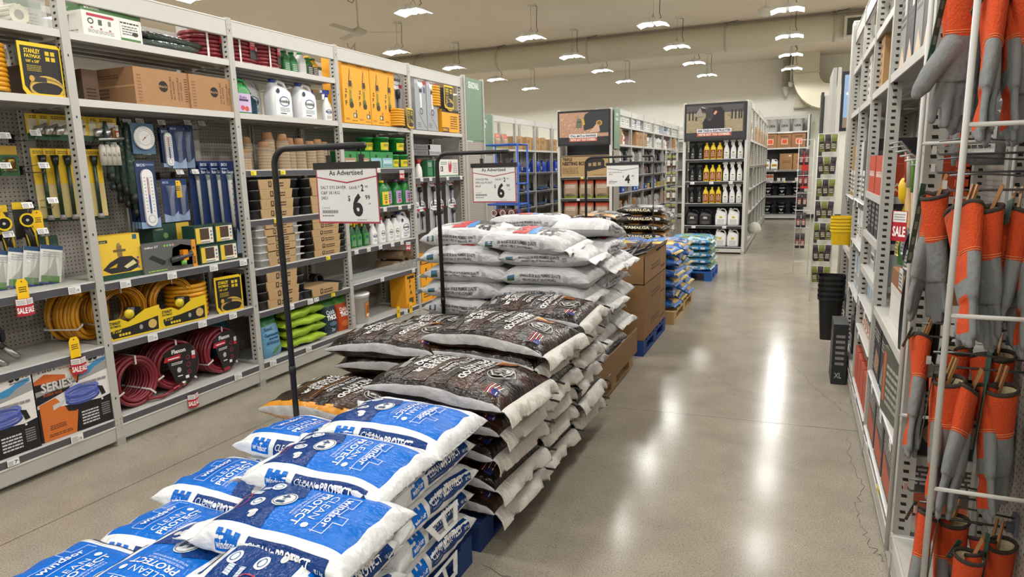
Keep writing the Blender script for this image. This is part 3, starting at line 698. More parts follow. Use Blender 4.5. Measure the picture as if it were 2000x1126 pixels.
for i, (y, z, dx, a) in enumerate(((3.62, 2.52, .08, 92), (3.66, 2.515, .17, 90), (3.7, 2.56, .12, 89), (3.58, 2.57, .22, 93))):
    inst('umb', umbrella_roll(), 'dark green bagged tripod sprinkler lying on the top shelf, %s of four' % ('front one', 'middle one', 'upper front one', 'rear one')[i], 'sprinkler', LP(y, z, dx), 0, 'bagged sprinklers on the top shelf', rot=(rad(a), 0, 0))
mgf = [('e', .21, .13, .035, .035, '2b2320'), ('T', 'Miracle-Gro', .178, .122, .064, .017, 'b08a5e', .02)]+[('t', s, x+.012, .05, .014, '3a2c1c', 'l', .15, .01, 1) for s, x in (('WATER SOLUBLE', .262), ('ALL PURPOSE', .285), ('HYDROSOLUBLE', .32), ('TOUT USAGE', .342))]
mgf = mgf+[('r', .375, .04, .376, .2, '3a2c1c'), ('r', .4, .04, .401, .2, '3a2c1c')]+[('r', .378, .045+k*.016, .398, .05+k*.016, '3a2c1c') for k in range(10)]+[('l', .02, .02, .05, .2, 9, '8a6a44')]
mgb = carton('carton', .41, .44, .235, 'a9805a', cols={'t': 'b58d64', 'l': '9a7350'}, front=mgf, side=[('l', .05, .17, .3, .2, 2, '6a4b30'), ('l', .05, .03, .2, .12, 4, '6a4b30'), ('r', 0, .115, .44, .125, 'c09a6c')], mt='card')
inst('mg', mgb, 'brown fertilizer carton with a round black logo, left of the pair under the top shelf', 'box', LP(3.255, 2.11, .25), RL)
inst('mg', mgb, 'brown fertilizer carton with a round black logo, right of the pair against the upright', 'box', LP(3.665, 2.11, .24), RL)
inst('mgdark', carton('carton', .1, .3, .2, '5c4636', front=[('l', .02, .02, .08, .1, 4, '2a1d14')], mt='card'), 'dark brown carton behind the near upright beside the yellow hose box', 'box', LP(2.6, 2.11, .3), RL)
inst('mgdark', carton('carton', .1, .3, .2, '5c4636'), 'dark brown carton in shadow left of the fertilizer cartons', 'box', LP(2.86, 2.11, .32), RL)
# hoses in black and yellow display boxes
def boxhose(w=.26, h=.28, n=10):
    def f():
        t = empty('boxed_hose'); m = M(); m.m = 'plastic'
        for i in range(n):
            z = .016+i*(h-.03)/n
            pts = [(-w*.45+.02*0+(-.12)+.13*cos(a), .0+.12*sin(a), z+.008) for a in [2*PI*k/28 for k in range(28)]]
            m.tube(pts, h/n*.48, 7, 'dd9d22', closed=True)
        m.obj('hose', t)
        m = M(); m.m = 'paper'; m.T = Matrix.Translation((.02, -.13, 0))
        pts = [(-.11, .03), (-.09, 0), (.12, 0), (.12, h*.93), (.1, h), (-.11, h)]; m.prism(pts, 0, .004, 'e6c21c'); m.prism([(.116, 0), (.12, 0), (.12, h), (.116, h)], 0, .2, 'e6c21c', '1c1b1a')
        pr = [('p', [(.012, .05), (.04, .012), (.19, .012), (.218, .05), (.218, h-.02), (.012, h-.02)], '191817'), ('T', 'STANLEY', .03, h-.055, .085, .022, 'e8c81e', .03), ('T', 'FATMAX', .03, h-.08, .085, .017, 'e8c81e', .03), ('t', "100' x 5/8\"", .035, h-.105, .014, 'e8c81e', 'l', .07, .02), ('l', .035, h-.15, .11, h-.115, 4, 'a8922a')]
        pr += [('r', .14+.03*a, h-.06-.03*b, .162+.03*a, h-.038-.03*b, 'd8b81c') for a in (0, 1) for b in (0, 1)]
        pr += [('o', .13, .04, .095, .07-.012*k, .012, c) for k, c in enumerate(('c9a44a', '8c7434', 'c9a44a'))]+[('p', [(.04, .085), (.06, .105), (.13, .1), (.13, .075), (.06, .072)], '2c2b2b'), ('e', .052, .09, .014, .016, 'c9a04a'), ('r', .012, 0, .218, .012, 'e6c21c')]
        m.dec((-.11, 0, 0), (1, 0, 0), (0, 0, 1), pr); m.obj('sleeve', t); return t
    return f
inst('sb', boxhose(), 'yellow hose in a black and yellow sleeve on the second shelf at the left edge', 'hose', LP(2.46, 2.11, .15), RL)
inst('sb3', boxhose(.26, .27, 8), 'yellow hose in a black sleeve standing right of the two yellow coils', 'hose', LP(3.62, .65, .16), RL+rad(-8))
# top red hoses
def redtop():
    t = empty('red_hose_coil'); m = M(); m.m = 'plastic'
    for i in range(7): m.tube([(.185*cos(a)+.004*(i % 2), .15*sin(a), .016+i*.028) for a in [2*PI*k/30 for k in range(30)]], .0145, 7, '7c2229', closed=True)
    m.obj('hose', t)
    m = M(); m.m = 'paper'
    def fn(x, y, h): a = x/.185-.0; return Vector(((.202+h)*sin(a), -(.167+h)*cos(a), y))
    m.wrap([('r', -.02, .05, .1, .205, '1d1a1b'), ('r', -.02, .12, .05, .205, 'c01f2e'), ('l', -.01, .15, .04, .19, 3, 'f2dddd'), ('r', .06, .12, .075, .15, 'e8e8e8'), ('r', .08, .12, .095, .15, 'e8e8e8')], fn, .02); m.obj('wrap_label', t)
    for a in (-.6, .75):
        m = M(); m.m = 'plastic'; m.wrap([('r', a*.185, 0, a*.185+.014, .215, 'e2dede')], fn, .02); m.obj('tie_band', t)
    return t
for i, (y, s) in enumerate(((3.83, 'behind the upright'), (4.09, 'in the middle'), (4.36, 'rightmost'))): inst('rt', redtop, 'dark red garden hose coiled flat on the top shelf, %s' % s, 'hose', LP(y, 2.48, .23), RL+rad(10*i), 'red hose coils on the top shelf')
for i, (y, c, cp, h) in enumerate(((4.6, '1e6a35', '17542a', .2), (4.69, '1f7038', '17542a', .2), (4.8, 'e6e8ea', '2a8a4a', .21), (4.89, '226b2e', 'f0c040', .19), (4.96, 'd9a81e', '1f5e2e', .18))):
    inst(('tj', c), jug(.09, .07, h, c, cp, 'e8e8e8' if i == 2 else '2c8a4a' if i < 3 else '3a3a3a', [('l', -.025, .04, .025, .1, 4, 'dddddd')], handle=False, capx=0), ('dark green', 'second dark green', 'white', 'green and black labelled', 'yellow')[i]+' bottle on the top shelf right of the red hoses', 'bottle', LP(y, 2.48, .18), RL)
# ---- second shelf: jugs
rl = [('o', .005, .13, .06, .04, .007, '26407e'), ('T', 'Roundup', -.05, .12, .11, .026, '2a2a30', .03), ('e', -.06, .21, .018, .02, '2a3550'), ('l', -.05, .05, .06, .085, 3, '7a8a9a'), ('r', -.05, .03, .02, .038, '444444'), ('e', .065, .032, .005, .005, 'e2c030')]
J = lambda k: jug(.24, .13, .31, 'e4e6e8', '22409a', 'eef0f1', rl)
inst('purp', jug(.18, .1, .28, '1f8a3c', '8a5ac0', 'cdb5da', [('T', 'Shake', -.045, .12, .07, .018, '5a2a7a', .02), ('r', -.05, .1, .04, .115, '3a2450'), ('e', -.02, .05, .02, .018, 'c04a5a'), ('e', .02, .045, .02, .02, 'c8502a')]), 'bright green jug with a purple cap, leftmost on the second shelf', 'jug', LP(4.01, 2.11, .13), RL)
for i, y in enumerate((4.16, 4.2)): inst(('bb', i), jug(.12, .08, .2, '2c4a5c' if i else '2a2f5e', '1c1c3c', handle=False, capx=0), ('dark blue', 'teal')[i]+' bottle at the back between green and white jugs', 'bottle', LP(y+.04*i, 2.11, .36-.1*i), RL)
inst('rj', J(0), 'large white weedkiller jug with a blue cap, left of the pair', 'jug', LP(4.43, 2.11, .13), RL)
inst('rj', J(0), 'large white weedkiller jug with a blue cap, right of the pair', 'jug', LP(4.74, 2.11, .13), RL)
inst('rj', J(0), 'white weedkiller jug set back in shadow behind the left one', 'jug', LP(4.26, 2.11, .3), RL)
for i, (y, d) in enumerate(((4.94, .22), (5.0, .09))): inst('rsp', spray(.29, txt='Roundup'), ('white spray bottle with blue trigger set back beside the white jugs', 'white spray bottle with blue and white trigger at the upright')[i], 'spray bottle', LP(y, 2.11, d), RL+rad(-15))
# ---- tall yellow tool cartons
dwf = [('r', 0, .585, .215, .64, '2b2724'), ('T', 'DEWALT', .03, .597, .155, .03, 'f2a818', .05), ('l', .02, .52, .1, .575, 5, '6a4a10'), ('p', [(.115, .5), (.14, .37), (.09, .37)], '3a2f1a'), ('p', [(.118, .47), (.132, .385), (.106, .385)], 'f2ab1e'), ('e', .115, .35, .022, .026, '2a2520'), ('o', .115, .345, .034, .034, .005, '4a3a1c'), ('r', .1, .24, .128, .33, 'c9a020'), ('p', [(.098, .3), (.13, .3), (.125, .22), (.1, .22)], '8a8a20'), ('e', .115, .2, .026, .026, '5c6a1c'), ('e', .12, .165, .03, .028, '2a2520'), ('t', 'F', .03, .16, .04, '2a2a1a', 'l', None, .05), ('t', 'F', .03, .22, .035, '2a2a1a', 'l', None, .05), ('t', 'Z', .032, .275, .03, '2a2a1a', 'l', None, .05), ('r', .14, .05, .2, .095, '5c5030'), ('r', .15, .058, .175, .085, 'e8e2d0'), ('r', .18, .1, .195, .125, '5c5030'), ('l', .02, .03, .08, .05, 2, '6a4a10'), ('l', .12, .02, .2, .035, 1, '6a4a10')]
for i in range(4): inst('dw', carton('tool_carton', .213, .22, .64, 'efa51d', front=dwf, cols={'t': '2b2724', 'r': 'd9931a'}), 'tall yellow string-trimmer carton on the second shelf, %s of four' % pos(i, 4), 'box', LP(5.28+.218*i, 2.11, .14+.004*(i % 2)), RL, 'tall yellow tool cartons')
def wandpack(h=.45, w=.13):
    def f():
        m = M(); m.m = 'paper'; m.box(-w/2, w/2, -.004, 0, 0, h*.72, 'a9abb0'); t = m.obj('sprayer_pack')
        m = M(); m.m = 'paper'; m.T = Matrix.Translation((0, -.012, 0)); m.dec((0, 0, 0), (1, 0, 0), (0, 0, 1), [('e', 0, h*.82, w*.5, h*.17, 'eceded'), ('p', [(w*.15, h*.7), (w*.5, h*.7), (w*.5, h*.78)], 'b02030'), ('r', -w*.5, h*.7, w*.5, h*.8, 'eceded'), ('r', w*.2, h*.69, w*.5, h*.75, 'b5202f'), ('T', 'Roundup', -w*.36, h*.8, w*.72, h*.06, '222226', .03), ('o', 0, h*.82, w*.42, h*.1, .006, '26407e')]); m.obj('header_card', t)
        m = M(); m.m = 'rubber'; m.loft([(0, -.03, h*.5, .022, .02, 2), (0, -.03, h*.6, .03, .025, 2), (0, -.03, h*.66, .02, .018, 2)], 10, '24262c'); m.obj('pump', t)
        m = M(); m.m = 'plastic'; m.cyl((0, -.02, h*.1), (0, -.02, h*.5), .009, 6, '3a3c42'); m.obj('wand', t); return t
    return f
inst('wp', wandpack(.6, .2), 'grey sprayer pack with a curved white header beside the yellow cartons', 'sprayer', LP(6.2, 2.11, .12), RL, scale=(1, 1, 1))
inst('sb2', boxhose(.2, .25, 7), 'yellow hose in a black sleeve low beside the tall yellow cartons', 'hose', LP(6.22, 2.11, .09), RL+rad(10), scale=.8)
silf = [('r', 0, .49, .235, .56, 'b9babd'), ('p', [(.05, .56), (.2, .56), (.17, .47), (.12, .45), (.07, .47)], 'eeeeee'), ('T', 'Roundup', .07, .51, .11, .028, '2a2a2e', .03), ('r', .17, .49, .235, .53, 'b03038'), ('r', .09, .4, .15, .44, '2f3238'), ('r', .1, .3, .14, .4, 'c9cdd2'), ('r', .18, .4, .22, .46, '46527e'), ('p', [(.04, .2), (.046, .2), (.22, .02), (.21, .02)], '2c2c30'), ('o', .12, .2, .035, .035, .012, '4a4c52'), ('r', .105, .24, .14, .38, 'dfe2e6'), ('l', .03, .03, .1, .09, 3, '77777a')]
for i in range(2): inst('sil', carton('wand_carton', .235, .2, .56, '9fa2a8', front=silf, cols={'r': '8a8d92'}), 'tall silver sprayer carton on the far bay, %s' % ('left of two', 'right of two')[i], 'box', LP(6.54+.25*i, 2.1, .12), RL, 'silver sprayer cartons')
inst('sb4', boxhose(.24, .26, 8), 'yellow hose in a black sleeve on top of a yellow carton', 'hose', LP(7.12, 2.37, .12), RL)
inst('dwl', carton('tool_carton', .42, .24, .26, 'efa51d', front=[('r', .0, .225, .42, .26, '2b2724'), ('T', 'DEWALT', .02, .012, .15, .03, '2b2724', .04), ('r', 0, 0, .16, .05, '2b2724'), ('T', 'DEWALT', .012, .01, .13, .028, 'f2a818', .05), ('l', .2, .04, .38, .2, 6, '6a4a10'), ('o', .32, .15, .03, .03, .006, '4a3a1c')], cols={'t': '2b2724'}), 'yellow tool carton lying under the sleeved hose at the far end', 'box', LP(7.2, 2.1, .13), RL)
# ---- pegboard goods, near bays
for (b, x, z) in ((0, .86, 1.86), (0, 1.02, 1.88), (0, .84, 1.7), (0, 1.04, 1.7), (0, .75, 1.49), (0, .92, 1.48), (0, 1.06, 1.5), (0, .8, 1.33), (0, .98, 1.33), (1, .05, 1.97), (1, .37, 1.97), (1, .46, 1.98), (1, .62, 1.98), (1, .83, 1.99), (1, .95, 1.99), (1, .48, 1.78), (1, .25, 1.83), (1, .38, 1.65), (1, .72, 1.65), (1, .85, 1.65)):
    peghook(x, z, (XL, YB[b], 0), RL, label='wire peg hook with a white price flag on the left pegboard')
def blister(w, h, card, its, parts=()):
    def f():
        m = M(); m.m = 'paper'; m.box(-w/2, w/2, -.003, 0, -h, 0, card); m.dec((-w/2, -.003, -h), (1, 0, 0), (0, 0, 1), its); t = m.obj('blister_card')
        for nm, mt, fn in parts: q = M(); q.m = mt; fn(q); q.obj(nm, t)
        return t
    return f
gc = blister(.1, .17, '2f6b3c', [('r', 0, .12, .1, .17, 'b9922c'), ('r', .01, .02, .09, .11, '3a4a38'), ('l', .015, .03, .085, .1, 4, 'b0a060')], [('brass_fitting', 'steel', lambda q: q.loft([(0, -.02, -.13, .02, .015, 2), (0, -.02, -.08, .025, .018, 2), (0, -.02, -.07, .015, .015, 2)], 10, 'a08040'))])
for i, y in enumerate((2.2, 2.28)): inst('gc', gc, 'small green hose fitting card on a peg at the left edge, %s' % ('left', 'right')[i], 'hose fitting', LH(y, 1.84, .38-.03*i), RL)
for i, (y, z) in enumerate(((2.19, 1.47), (2.38, 1.47), (2.98, 1.61), (3.33, 1.61))): inst('ytag2', lambda: tagmesh('Y').obj('clearance_tag'), 'tall yellow clearance tag hanging from a peg hook, %s on the pegboards' % pos(i, 4), 'tag', LH(y, z-.05, .27), RL)
inst('stag', lambda: tagmesh('s').obj('sale_tag'), 'red and white SALE tag on a peg hook above the hose tools', 'tag', LH(2.9, 2.0, .22), RL)
ycard = blister(.12, .15, 'e3bf2a', [('r', 0, 0, .12, .035, '1d4a2c'), ('r', .01, .035, .11, .12, 'd8d2b8'), ('l', .02, .125, .1, .145, 2, '4a4020')], [('chrome_part', 'steel', lambda q: (q.loft([(-.015, -.02, -.12, .02, .015, 2), (.0, -.02, -.07, .03, .02, 2)], 10, 'c8c8c6'), q.cyl((-.03, -.02, -.09), (.04, -.02, -.06), .008, 6, 'b0b0ae')))])
for i, y in enumerate((2.46, 2.52, 2.58, 2.68, 2.81, 2.87)): inst('yc', ycard, 'yellow card with a chrome hose part high on the pegboard, %s of six' % pos(i, 6), 'hose fitting', LH(y, 2.02, .3-.015*i), RL+rad(-12))
def wandcard(w=.1, h=.44, c='e0b81e'):
    def p(q): q.cyl((.0, -.02, -h+.03), (.0, -.02, -.06), .012, 8, '22382a'); q.loft([(0, -.022, -h+.01, .02, .018, 2), (0, -.022, -h+.04, .016, .016, 2)], 10, '8a8a88'); q.loft([(0, -.022, -.1, .015, .014, 2), (0, -.022, -.04, .024, .02, 2)], 10, '1c2420')
    return blister(w, h, 'c9b77c', [('r', 0, h*.52, w, h, c), ('r', 0, 0, w, h*.05, '1d3a26'), ('l', .01, h-.03, w-.01, h-.01, 2, '5a4a10')], [('water_wand', 'plastic', p)])
for i, y in enumerate((2.45, 2.52, 2.59, 2.66, 2.75)): inst('wc', wandcard(), 'tall yellow card with a dark water wand, %s of five' % pos(i, 5), 'water wand', LH(y, 1.83, .36-.025*i), RL+rad(-14), 'tall yellow water wand cards')
def ypaddle(q):
    q.m = 'plastic'; q.cyl((0, -.02, -.16), (0, -.1, -.12), .012, 8, '1d1d1f')
def nozzlepack():
    t = empty('spray_nozzle'); m = M(); m.m = 'plastic'
    m.T = Matrix.Rotation(PI/2, 4, 'X'); m.loft([(0, 0, 0, .03, .03, 2), (0, 0, .05, .04, .04, 2)], 18, '1b1b1c'); m.dec((0, 0, .05), (1, 0, 0), (0, 1, 0), [('o', 0, 0, .04, .04, .01, 'e2c020'), ('e', 0, 0, .008, .008, 'b9b9b9')]); m.T = None; m.obj('dial_head', t)
    m = M(); m.m = 'rubber'; m.loft([(.03, .02, -.17, .022, .026, 3), (.02, .01, -.1, .02, .024, 3), (0, 0, -.03, .02, .024, 3)], 12, '222223'); m.obj('grip', t)
    m = M(); m.m = 'plastic'; m.tube([(.05, -.004, -.16), (.045, -.006, -.08), (.03, -.006, -.04)], .005, 6, 'e2c020'); m.tube([(.012, -.004, -.17), (.0, -.006, -.08), (-.01, -.006, -.04)], .004, 6, 'e2c020'); m.obj('trim', t)
    m = M(); m.m = 'paper'; m.box(-.03, .06, .05, .053, -.1, .1, '2a2a22'); m.box(-.03, .06, .048, .0505, .06, .1, 'dcb81c'); m.obj('backing_card', t); return t
for i, (y, z) in enumerate(((2.1, 1.43), (2.19, 1.43), (2.31, 1.44))): inst('np', nozzlepack, 'black and yellow dial hose nozzle under the price flags, %s' % pos(i, 3), 'hose nozzle', LH(y, z, .3-.02*i), RL+rad(-10), 'dial hose nozzles')
sbp = blister(.12, .23, 'dfe0da', [('r', 0, .205, .12, .23, '27466e'), ('r', .0, 0, .12, .012, '2c3c80'), ('r', .01, .012, .11, .05, '4d8030'), ('p', [(.02, .05), (.1, .05), (.08, .19), (.06, .1)], 'a8aaa4'), ('l', .015, .16, .1, .2, 3, 'a8a8a8')], [('plastic_shell', 'clear', lambda q: q.loft([(.02, -.02, -.21, .045, .02, 4), (.02, -.025, -.04, .04, .022, 4)], 16, 'cfd2d0'))])
for i, y in enumerate((2.29, 2.39, 2.46, 2.54)): inst('sbp', sbp, 'white grass-print blister pack leaning on the shelf, %s of four' % pos(i, 4), 'blister pack', LP(y-.04, 1.275, .25-.02*i), 0, 'leaning blister packs', rot=(rad(-4), rad(12), RL-.1))
inst('dkcard', carton('timer_box', .12, .04, .27, '1d3a2c', front=[('r', .05, .0, .065, .27, 'c9a83a'), ('l', .01, .03, .045, .24, 6, '3a5a48'), ('l', .075, .03, .11, .24, 6, '3a5a48')]), 'narrow dark green carton behind the near upright', 'box', LP(2.55, 1.05, .32), RL)
def valves():
    m = M(); m.m = 'plastic'
    for k in range(4): x = -.05+.033*k; m.loft([(x, 0, -.13, .02, .02, 2), (x, 0, -.02, .02, .02, 2), (x, 0, 0, .012, .012, 2)], 10, 'c9c4b6'); m.loft([(x, -.02, -.07, .008, .006, 2), (x, -.02, -.05, .008, .006, 2)], 8, 'a9a498')
    t = m.obj('hose_valve_set'); m = M(); m.m = 'steel'; m.cyl((-.08, -.02, .03), (.09, -.02, .04), .009, 8, 'cccccb'); m.tube([(-.12, -.01, .0), (-.1, -.02, .03), (-.06, -.02, .03)], .006, 6, '3a3a3a'); m.loft([(.03, -.02, .04, .014, .014, 2), (.03, -.02, .09, .01, .01, 2), (.03, -.02, .1, .016, .016, 2)], 10, 'a88a5a'); m.obj('chrome_bar', t); return t
inst('valve', valves, 'cream hose valves with a chrome bar hanging left of the green bagged sprinklers', 'hose fitting', LH(2.87, 1.86, .2), RL)
for i, (y, s) in enumerate(((2.9, .85), (2.95, .9), (3.0, 1.0), (2.86, .7))): inst('umbh', umbrella_roll('36473e', .62), 'dark green bagged tripod sprinkler hanging on the pegboard, %s' % ('second from left', 'third from left', 'rightmost', 'leftmost')[i], 'sprinkler', LH(y, 2.0, .3-.03*i), 0, 'hanging bagged sprinklers', rot=(rad(180), 0, RL), scale=s)
def dial():
    m = M(); m.m = 'paper'; m.box(-.085, .085, -.003, 0, -.2, 0, '4a6a86'); t = m.obj('dial_thermometer')
    m = M(); m.m = 'plastic'; m.T = Matrix.Translation((0, -.004, -.095)) @ Matrix.Rotation(PI/2, 4, 'X'); m.loft([(0, 0, 0, .076, .076, 2), (0, 0, .012, .078, .078, 2), (0, 0, .016, .074, .074, 2)], 28, 'd9dadb')
    tk = [('r', -.001, .06, .001, .068, '333333')]
    its = [('e', 0, 0, .07, .07, 'eeeeec'), ('o', 0, 0, .05, .05, .002, '8a8a8a')]
    for k in range(22):
        a = rad(-130+k*12.4); c, s_ = sin(a), cos(a); its.append(('p', [(c*.056-s_*.0015, s_*.056+c*.0015), (c*.056+s_*.0015, s_*.056-c*.0015), (c*.066+s_*.0015, s_*.066-c*.0015), (c*.066-s_*.0015, s_*.066+c*.0015)], '2a2a2a'))
    its += [('p', [(-.022, -.016), (-.019, -.02), (.04, .034)], 'c02a2a'), ('e', 0, 0, .005, .005, '333333')]
    m.dec((0, 0, .016), (1, 0, 0), (0, 1, 0), its); m.obj('dial_face', t); return t
inst('dial', dial, 'round white dial thermometer on a blue card', 'thermometer', LH(3.11, 2.0, .2), RL)
def stick(w, h, n=1, navy='1a2d58'):
    def f():
        m = M(); m.m = 'paper'; m.box(-w/2, w/2, -.003, 0, -h, 0, navy); m.dec((-w/2, -.003, -h), (1, 0, 0), (0, 0, 1), [('p', [(0, 0), (w, 0), (w, h*.16), (w*.5, h*.08), (0, h*.1)], '8ea6c6'), ('T', 'BIOS', w*.1, h-.035, w*.4, .018, 'c8d4ea', .02), ('l', w*.5, h-.03, w*.95, h-.015, 2, '8ea6c6')]); t = m.obj('tube_thermometer')
        m = M(); m.m = 'plastic'; m.T = Matrix.Translation((0, -.003, 0)); hh = h*.84
        m.prism([(w*.28*cos(a), -h*.12-w*.28+w*.28*sin(a)) for a in [PI*k/8 for k in range(9)]]+[(w*.28*cos(a), -h*.97+w*.3+w*.3*sin(a)) for a in [PI+PI*k/8 for k in range(9)]], -.014, 0, 'e9e9e8')
        its = [('r', -.008, -h*.72, -.002, -h*.24, '9a2a32'), ('r', .002, -h*.72, .006, -h*.24, '3a3c44'), ('r', -.008, -h*.78, .006, -h*.5, '4a5a9a'), ('e', 0, -h*.86, w*.2, w*.2, 'b9b9b9'), ('e', 0, -h*.86, w*.15, w*.15, 'e6e6e4')]
        its += [('r', s_*w*.17-.005, -h*(.25+.05*k), s_*w*.17+.005, -h*(.25+.05*k)+.004, '333333') for k in range(11) for s_ in (-1, 1)]
        m.dec((0, -.014, 0), (1, 0, 0), (0, 0, 1), its); m.obj('scale_plate', t); return t
    return f
for i in range(4): inst('tl', stick(.15, .45), 'large white tube thermometer on a navy card, %s of the overlapping four' % ('hindmost', 'third from front', 'second from front', 'foremost')[i], 'thermometer', LH(3.03+.022*i, 1.76, .3-.03*i), RL, 'large tube thermometers')
for i in range(2): inst('t2', stick(.1, .27), 'small white tube thermometer on a navy card by the rain cards, %s' % ('rear', 'front')[i], 'thermometer', LH(3.27+.02*i, 1.98, .3-.05*i), RL)
def blankcard(w, h):
    return blister(w, h, '1c3364', [('p', [(0, 0), (w, 0), (w, h*.25), (w*.6, h*.12), (0, h*.2)], '93aaca'), ('T', 'BIOS', w*.1, h-.03, w*.4, .015, 'a8b8da', .02)], [('clear_tube', 'clear', lambda q: q.loft([(0, -.02, -h*.95, .014, .014, 2), (0, -.02, -h*.4, .018, .018, 2), (0, -.02, -h*.15, .035, .03, 2)], 12, 'c9d2dc'))])
for i, (y, z, k) in enumerate(((3.37, 2.0, .3), (3.44, 2.0, .3), (3.26, 1.64, .3), (3.35, 1.64, .3))): inst('bc', blankcard(.12, .3), 'navy card with a clear rain gauge tube, %s' % ('upper left', 'upper right', 'lower left', 'lower right')[i], 'rain gauge', LH(y, z, .24+.03*(i % 2)), RL)
def raing(w=.13, h=.7):
    return blister(w, h, '1a3060', [('p', [(0, 0), (w, 0), (w, h*.2), (w*.7, h*.3), (w*.3, h*.08), (0, h*.14)], 'a3b3cf'), ('T', 'BIOS', w*.1, h-.035, w*.4, .02, 'dfe6f4', .02), ('T', 'Rain Gauge', w*.12, h-.09, w*.76, .022, 'f0f2f8', .02), ('l', w*.1, h-.06, w*.5, h-.045, 1, 'c9d2e6')],
        [('gauge_tube', 'plastic', lambda q: (q.loft([(0, -.02, -h*.72, .014, .014, 2), (0, -.02, -h*.2, .02, .02, 2), (0, -.02, -h*.18, .026, .024, 2), (0, -.02, -h*.14, .026, .024, 2)], 12, 'dfe0dc', cols=['e6e6e2', '9aa29a', '7c8a86']), q.dec((-.006, -.041, -h*.7), (1, 0, 0), (0, 0, 1), [('r', 0, .04*k, .008, .04*k+.008, '993344' if k % 2 else '555555') for k in range(9)]))), ('stake', 'plastic', lambda q: q.loft([(0, -.02, -h*.96, .004, .004, 2), (0, -.02, -h*.76, .012, .012, 2), (0, -.02, -h*.71, .018, .018, 2)], 10, '2c3036'))])
for i in range(4): inst('rg', raing(), 'tall navy rain gauge card against the upright, %s of four' % pos(i, 4), 'rain gauge', LH(3.5+.095*i, 1.76, .3-.06*i), RL+rad(-6), 'tall rain gauge cards')
# ---- shelf at 1.03: sprinkler boxes
inst('spb', carton('sprinkler_box', .29, .1, .275, 'e8c23a', cols={'t': 'd8b22c', 'r': '1d4a3a', 'b': '1d4a3a'}, front=[('r', 0, 0, .29, .035, '15402e'), ('r', .015, .232, .07, .25, '1d3a2c'), ('t', 'melnor', .018, .236, .01, 'ddddaa'), ('r', .24, .24, .27, .27, '2a5a7a'), ('p', [(.02, .07), (.07, .11), (.14, .14), (.22, .135), (.265, .1), (.26, .06), (.2, .04), (.07, .04)], '26262a'), ('p', [(.06, .075), (.12, .1), (.11, .075)], 'cfa81a'), ('p', [(.16, .075), (.23, .11), (.25, .085), (.18, .06)], 'd9cf9a'), ('r', .125, .14, .16, .21, '8a7040'), ('r', .1, .17, .185, .185, '6a5a38'), ('e', .14, .215, .012, .012, '9a8450'), ('e', .262, .12, .008, .008, '7a5aa0'), ('e', .262, .09, .008, .008, 'b04a5a'), ('e', .262, .06, .008, .008, '5a6ab0')]), 'yellow lawn sprinkler box with a black sled base picture', 'box', LP(2.82, 1.03, .1), RL)
def gunbox():
    o = carton('sprinkler_box', .42, .13, .19, '5c5d5c', cols={'t': '6a6a68', 'r': 'd8891e'}, front=[('T', 'melnor XT', .02, .165, .1, .014, 'dcdcdc', .03), ('p', [(.04, .1), (.07, .12), (.17, .07), (.16, .05), (.14, .045)], '26272a'), ('l', .03, .01, .18, .026, 1, '8cb83a'), ('r', .385, 0, .42, .19, 'e0902a'), ('t', '4500-418', .41, .02, .022, '26262a', 'l', .15, .02, 1)] +
        [('e', .17+.022*k, .172, .008, .008, ('8cb83a', '8cb83a', '9ab8c8', 'c8a05a')[k]) for k in range(4)])()
    m = M(); m.m = 'plastic'; m.T = Matrix.Translation((-.21, -.068, 0)); m.prism([(.21, .03), (.38, .02), (.38, .15), (.3, .17), (.23, .15)], .003, .006, '2c2d30'); m.tube([(.2, -.01, .07), (.27, -.02, .08), (.36, -.02, .1)], .02, 8, '3a3b3e'); m.box(.28, .32, -.035, -.0, .06, .13, 'e0891e'); m.box(.36, .385, -.03, -.0, .08, .12, 'e0a01e'); m.loft([(.29, -.02, .03, .02, .015, 2), (.29, -.02, .06, .022, .018, 2)], 10, '6fae4a'); m.obj('sprinkler_head', o); return o
inst('gun', gunbox, 'grey sprinkler box with an orange end panel and an open cut-out', 'box', LP(3.17, 1.03, .1), RL)
def winbox():
    o = carton('nozzle_box', .17, .12, .135, '1c4033', cols={'t': '2a4a3a'}, front=[('r', .01, .01, .16, .12, 'e6e2cc'), ('r', .01, .01, .05, .12, 'e0c23a'), ('r', .045, .035, .125, .115, '4a3526'), ('e', .145, .09, .008, .008, '7a6aa0'), ('e', .145, .065, .008, .008, '4a7ab0'), ('e', .145, .04, .008, .008, 'b06a7a'), ('l', .05, .015, .13, .03, 1, '5a4a6a')])()
    return o
for i, (y, z, s) in enumerate(((3.5, 1.032, 'lower left'), (3.675, 1.032, 'lower right'), (3.47, 1.172, 'upper left'), (3.65, 1.172, 'upper right'))): inst('win', winbox, 'small window-front nozzle box, %s of the four' % s, 'box', LP(y, z, .1), RL, 'window-front nozzle boxes')
inst('dgb', carton('sprinkler_box', .3, .14, .14, '1f4032', cols={'t': '284a3a'}, front=[('r', .19, .02, .3, .14, 'd0b03a'), ('t', 'melnor', .02, .1, .016, 'cfcfae'), ('e', .1, .06, .02, .02, '6a8a5a')]), 'long dark green box lying behind the window-front boxes', 'box', LP(3.36, 1.19, .3), RL)
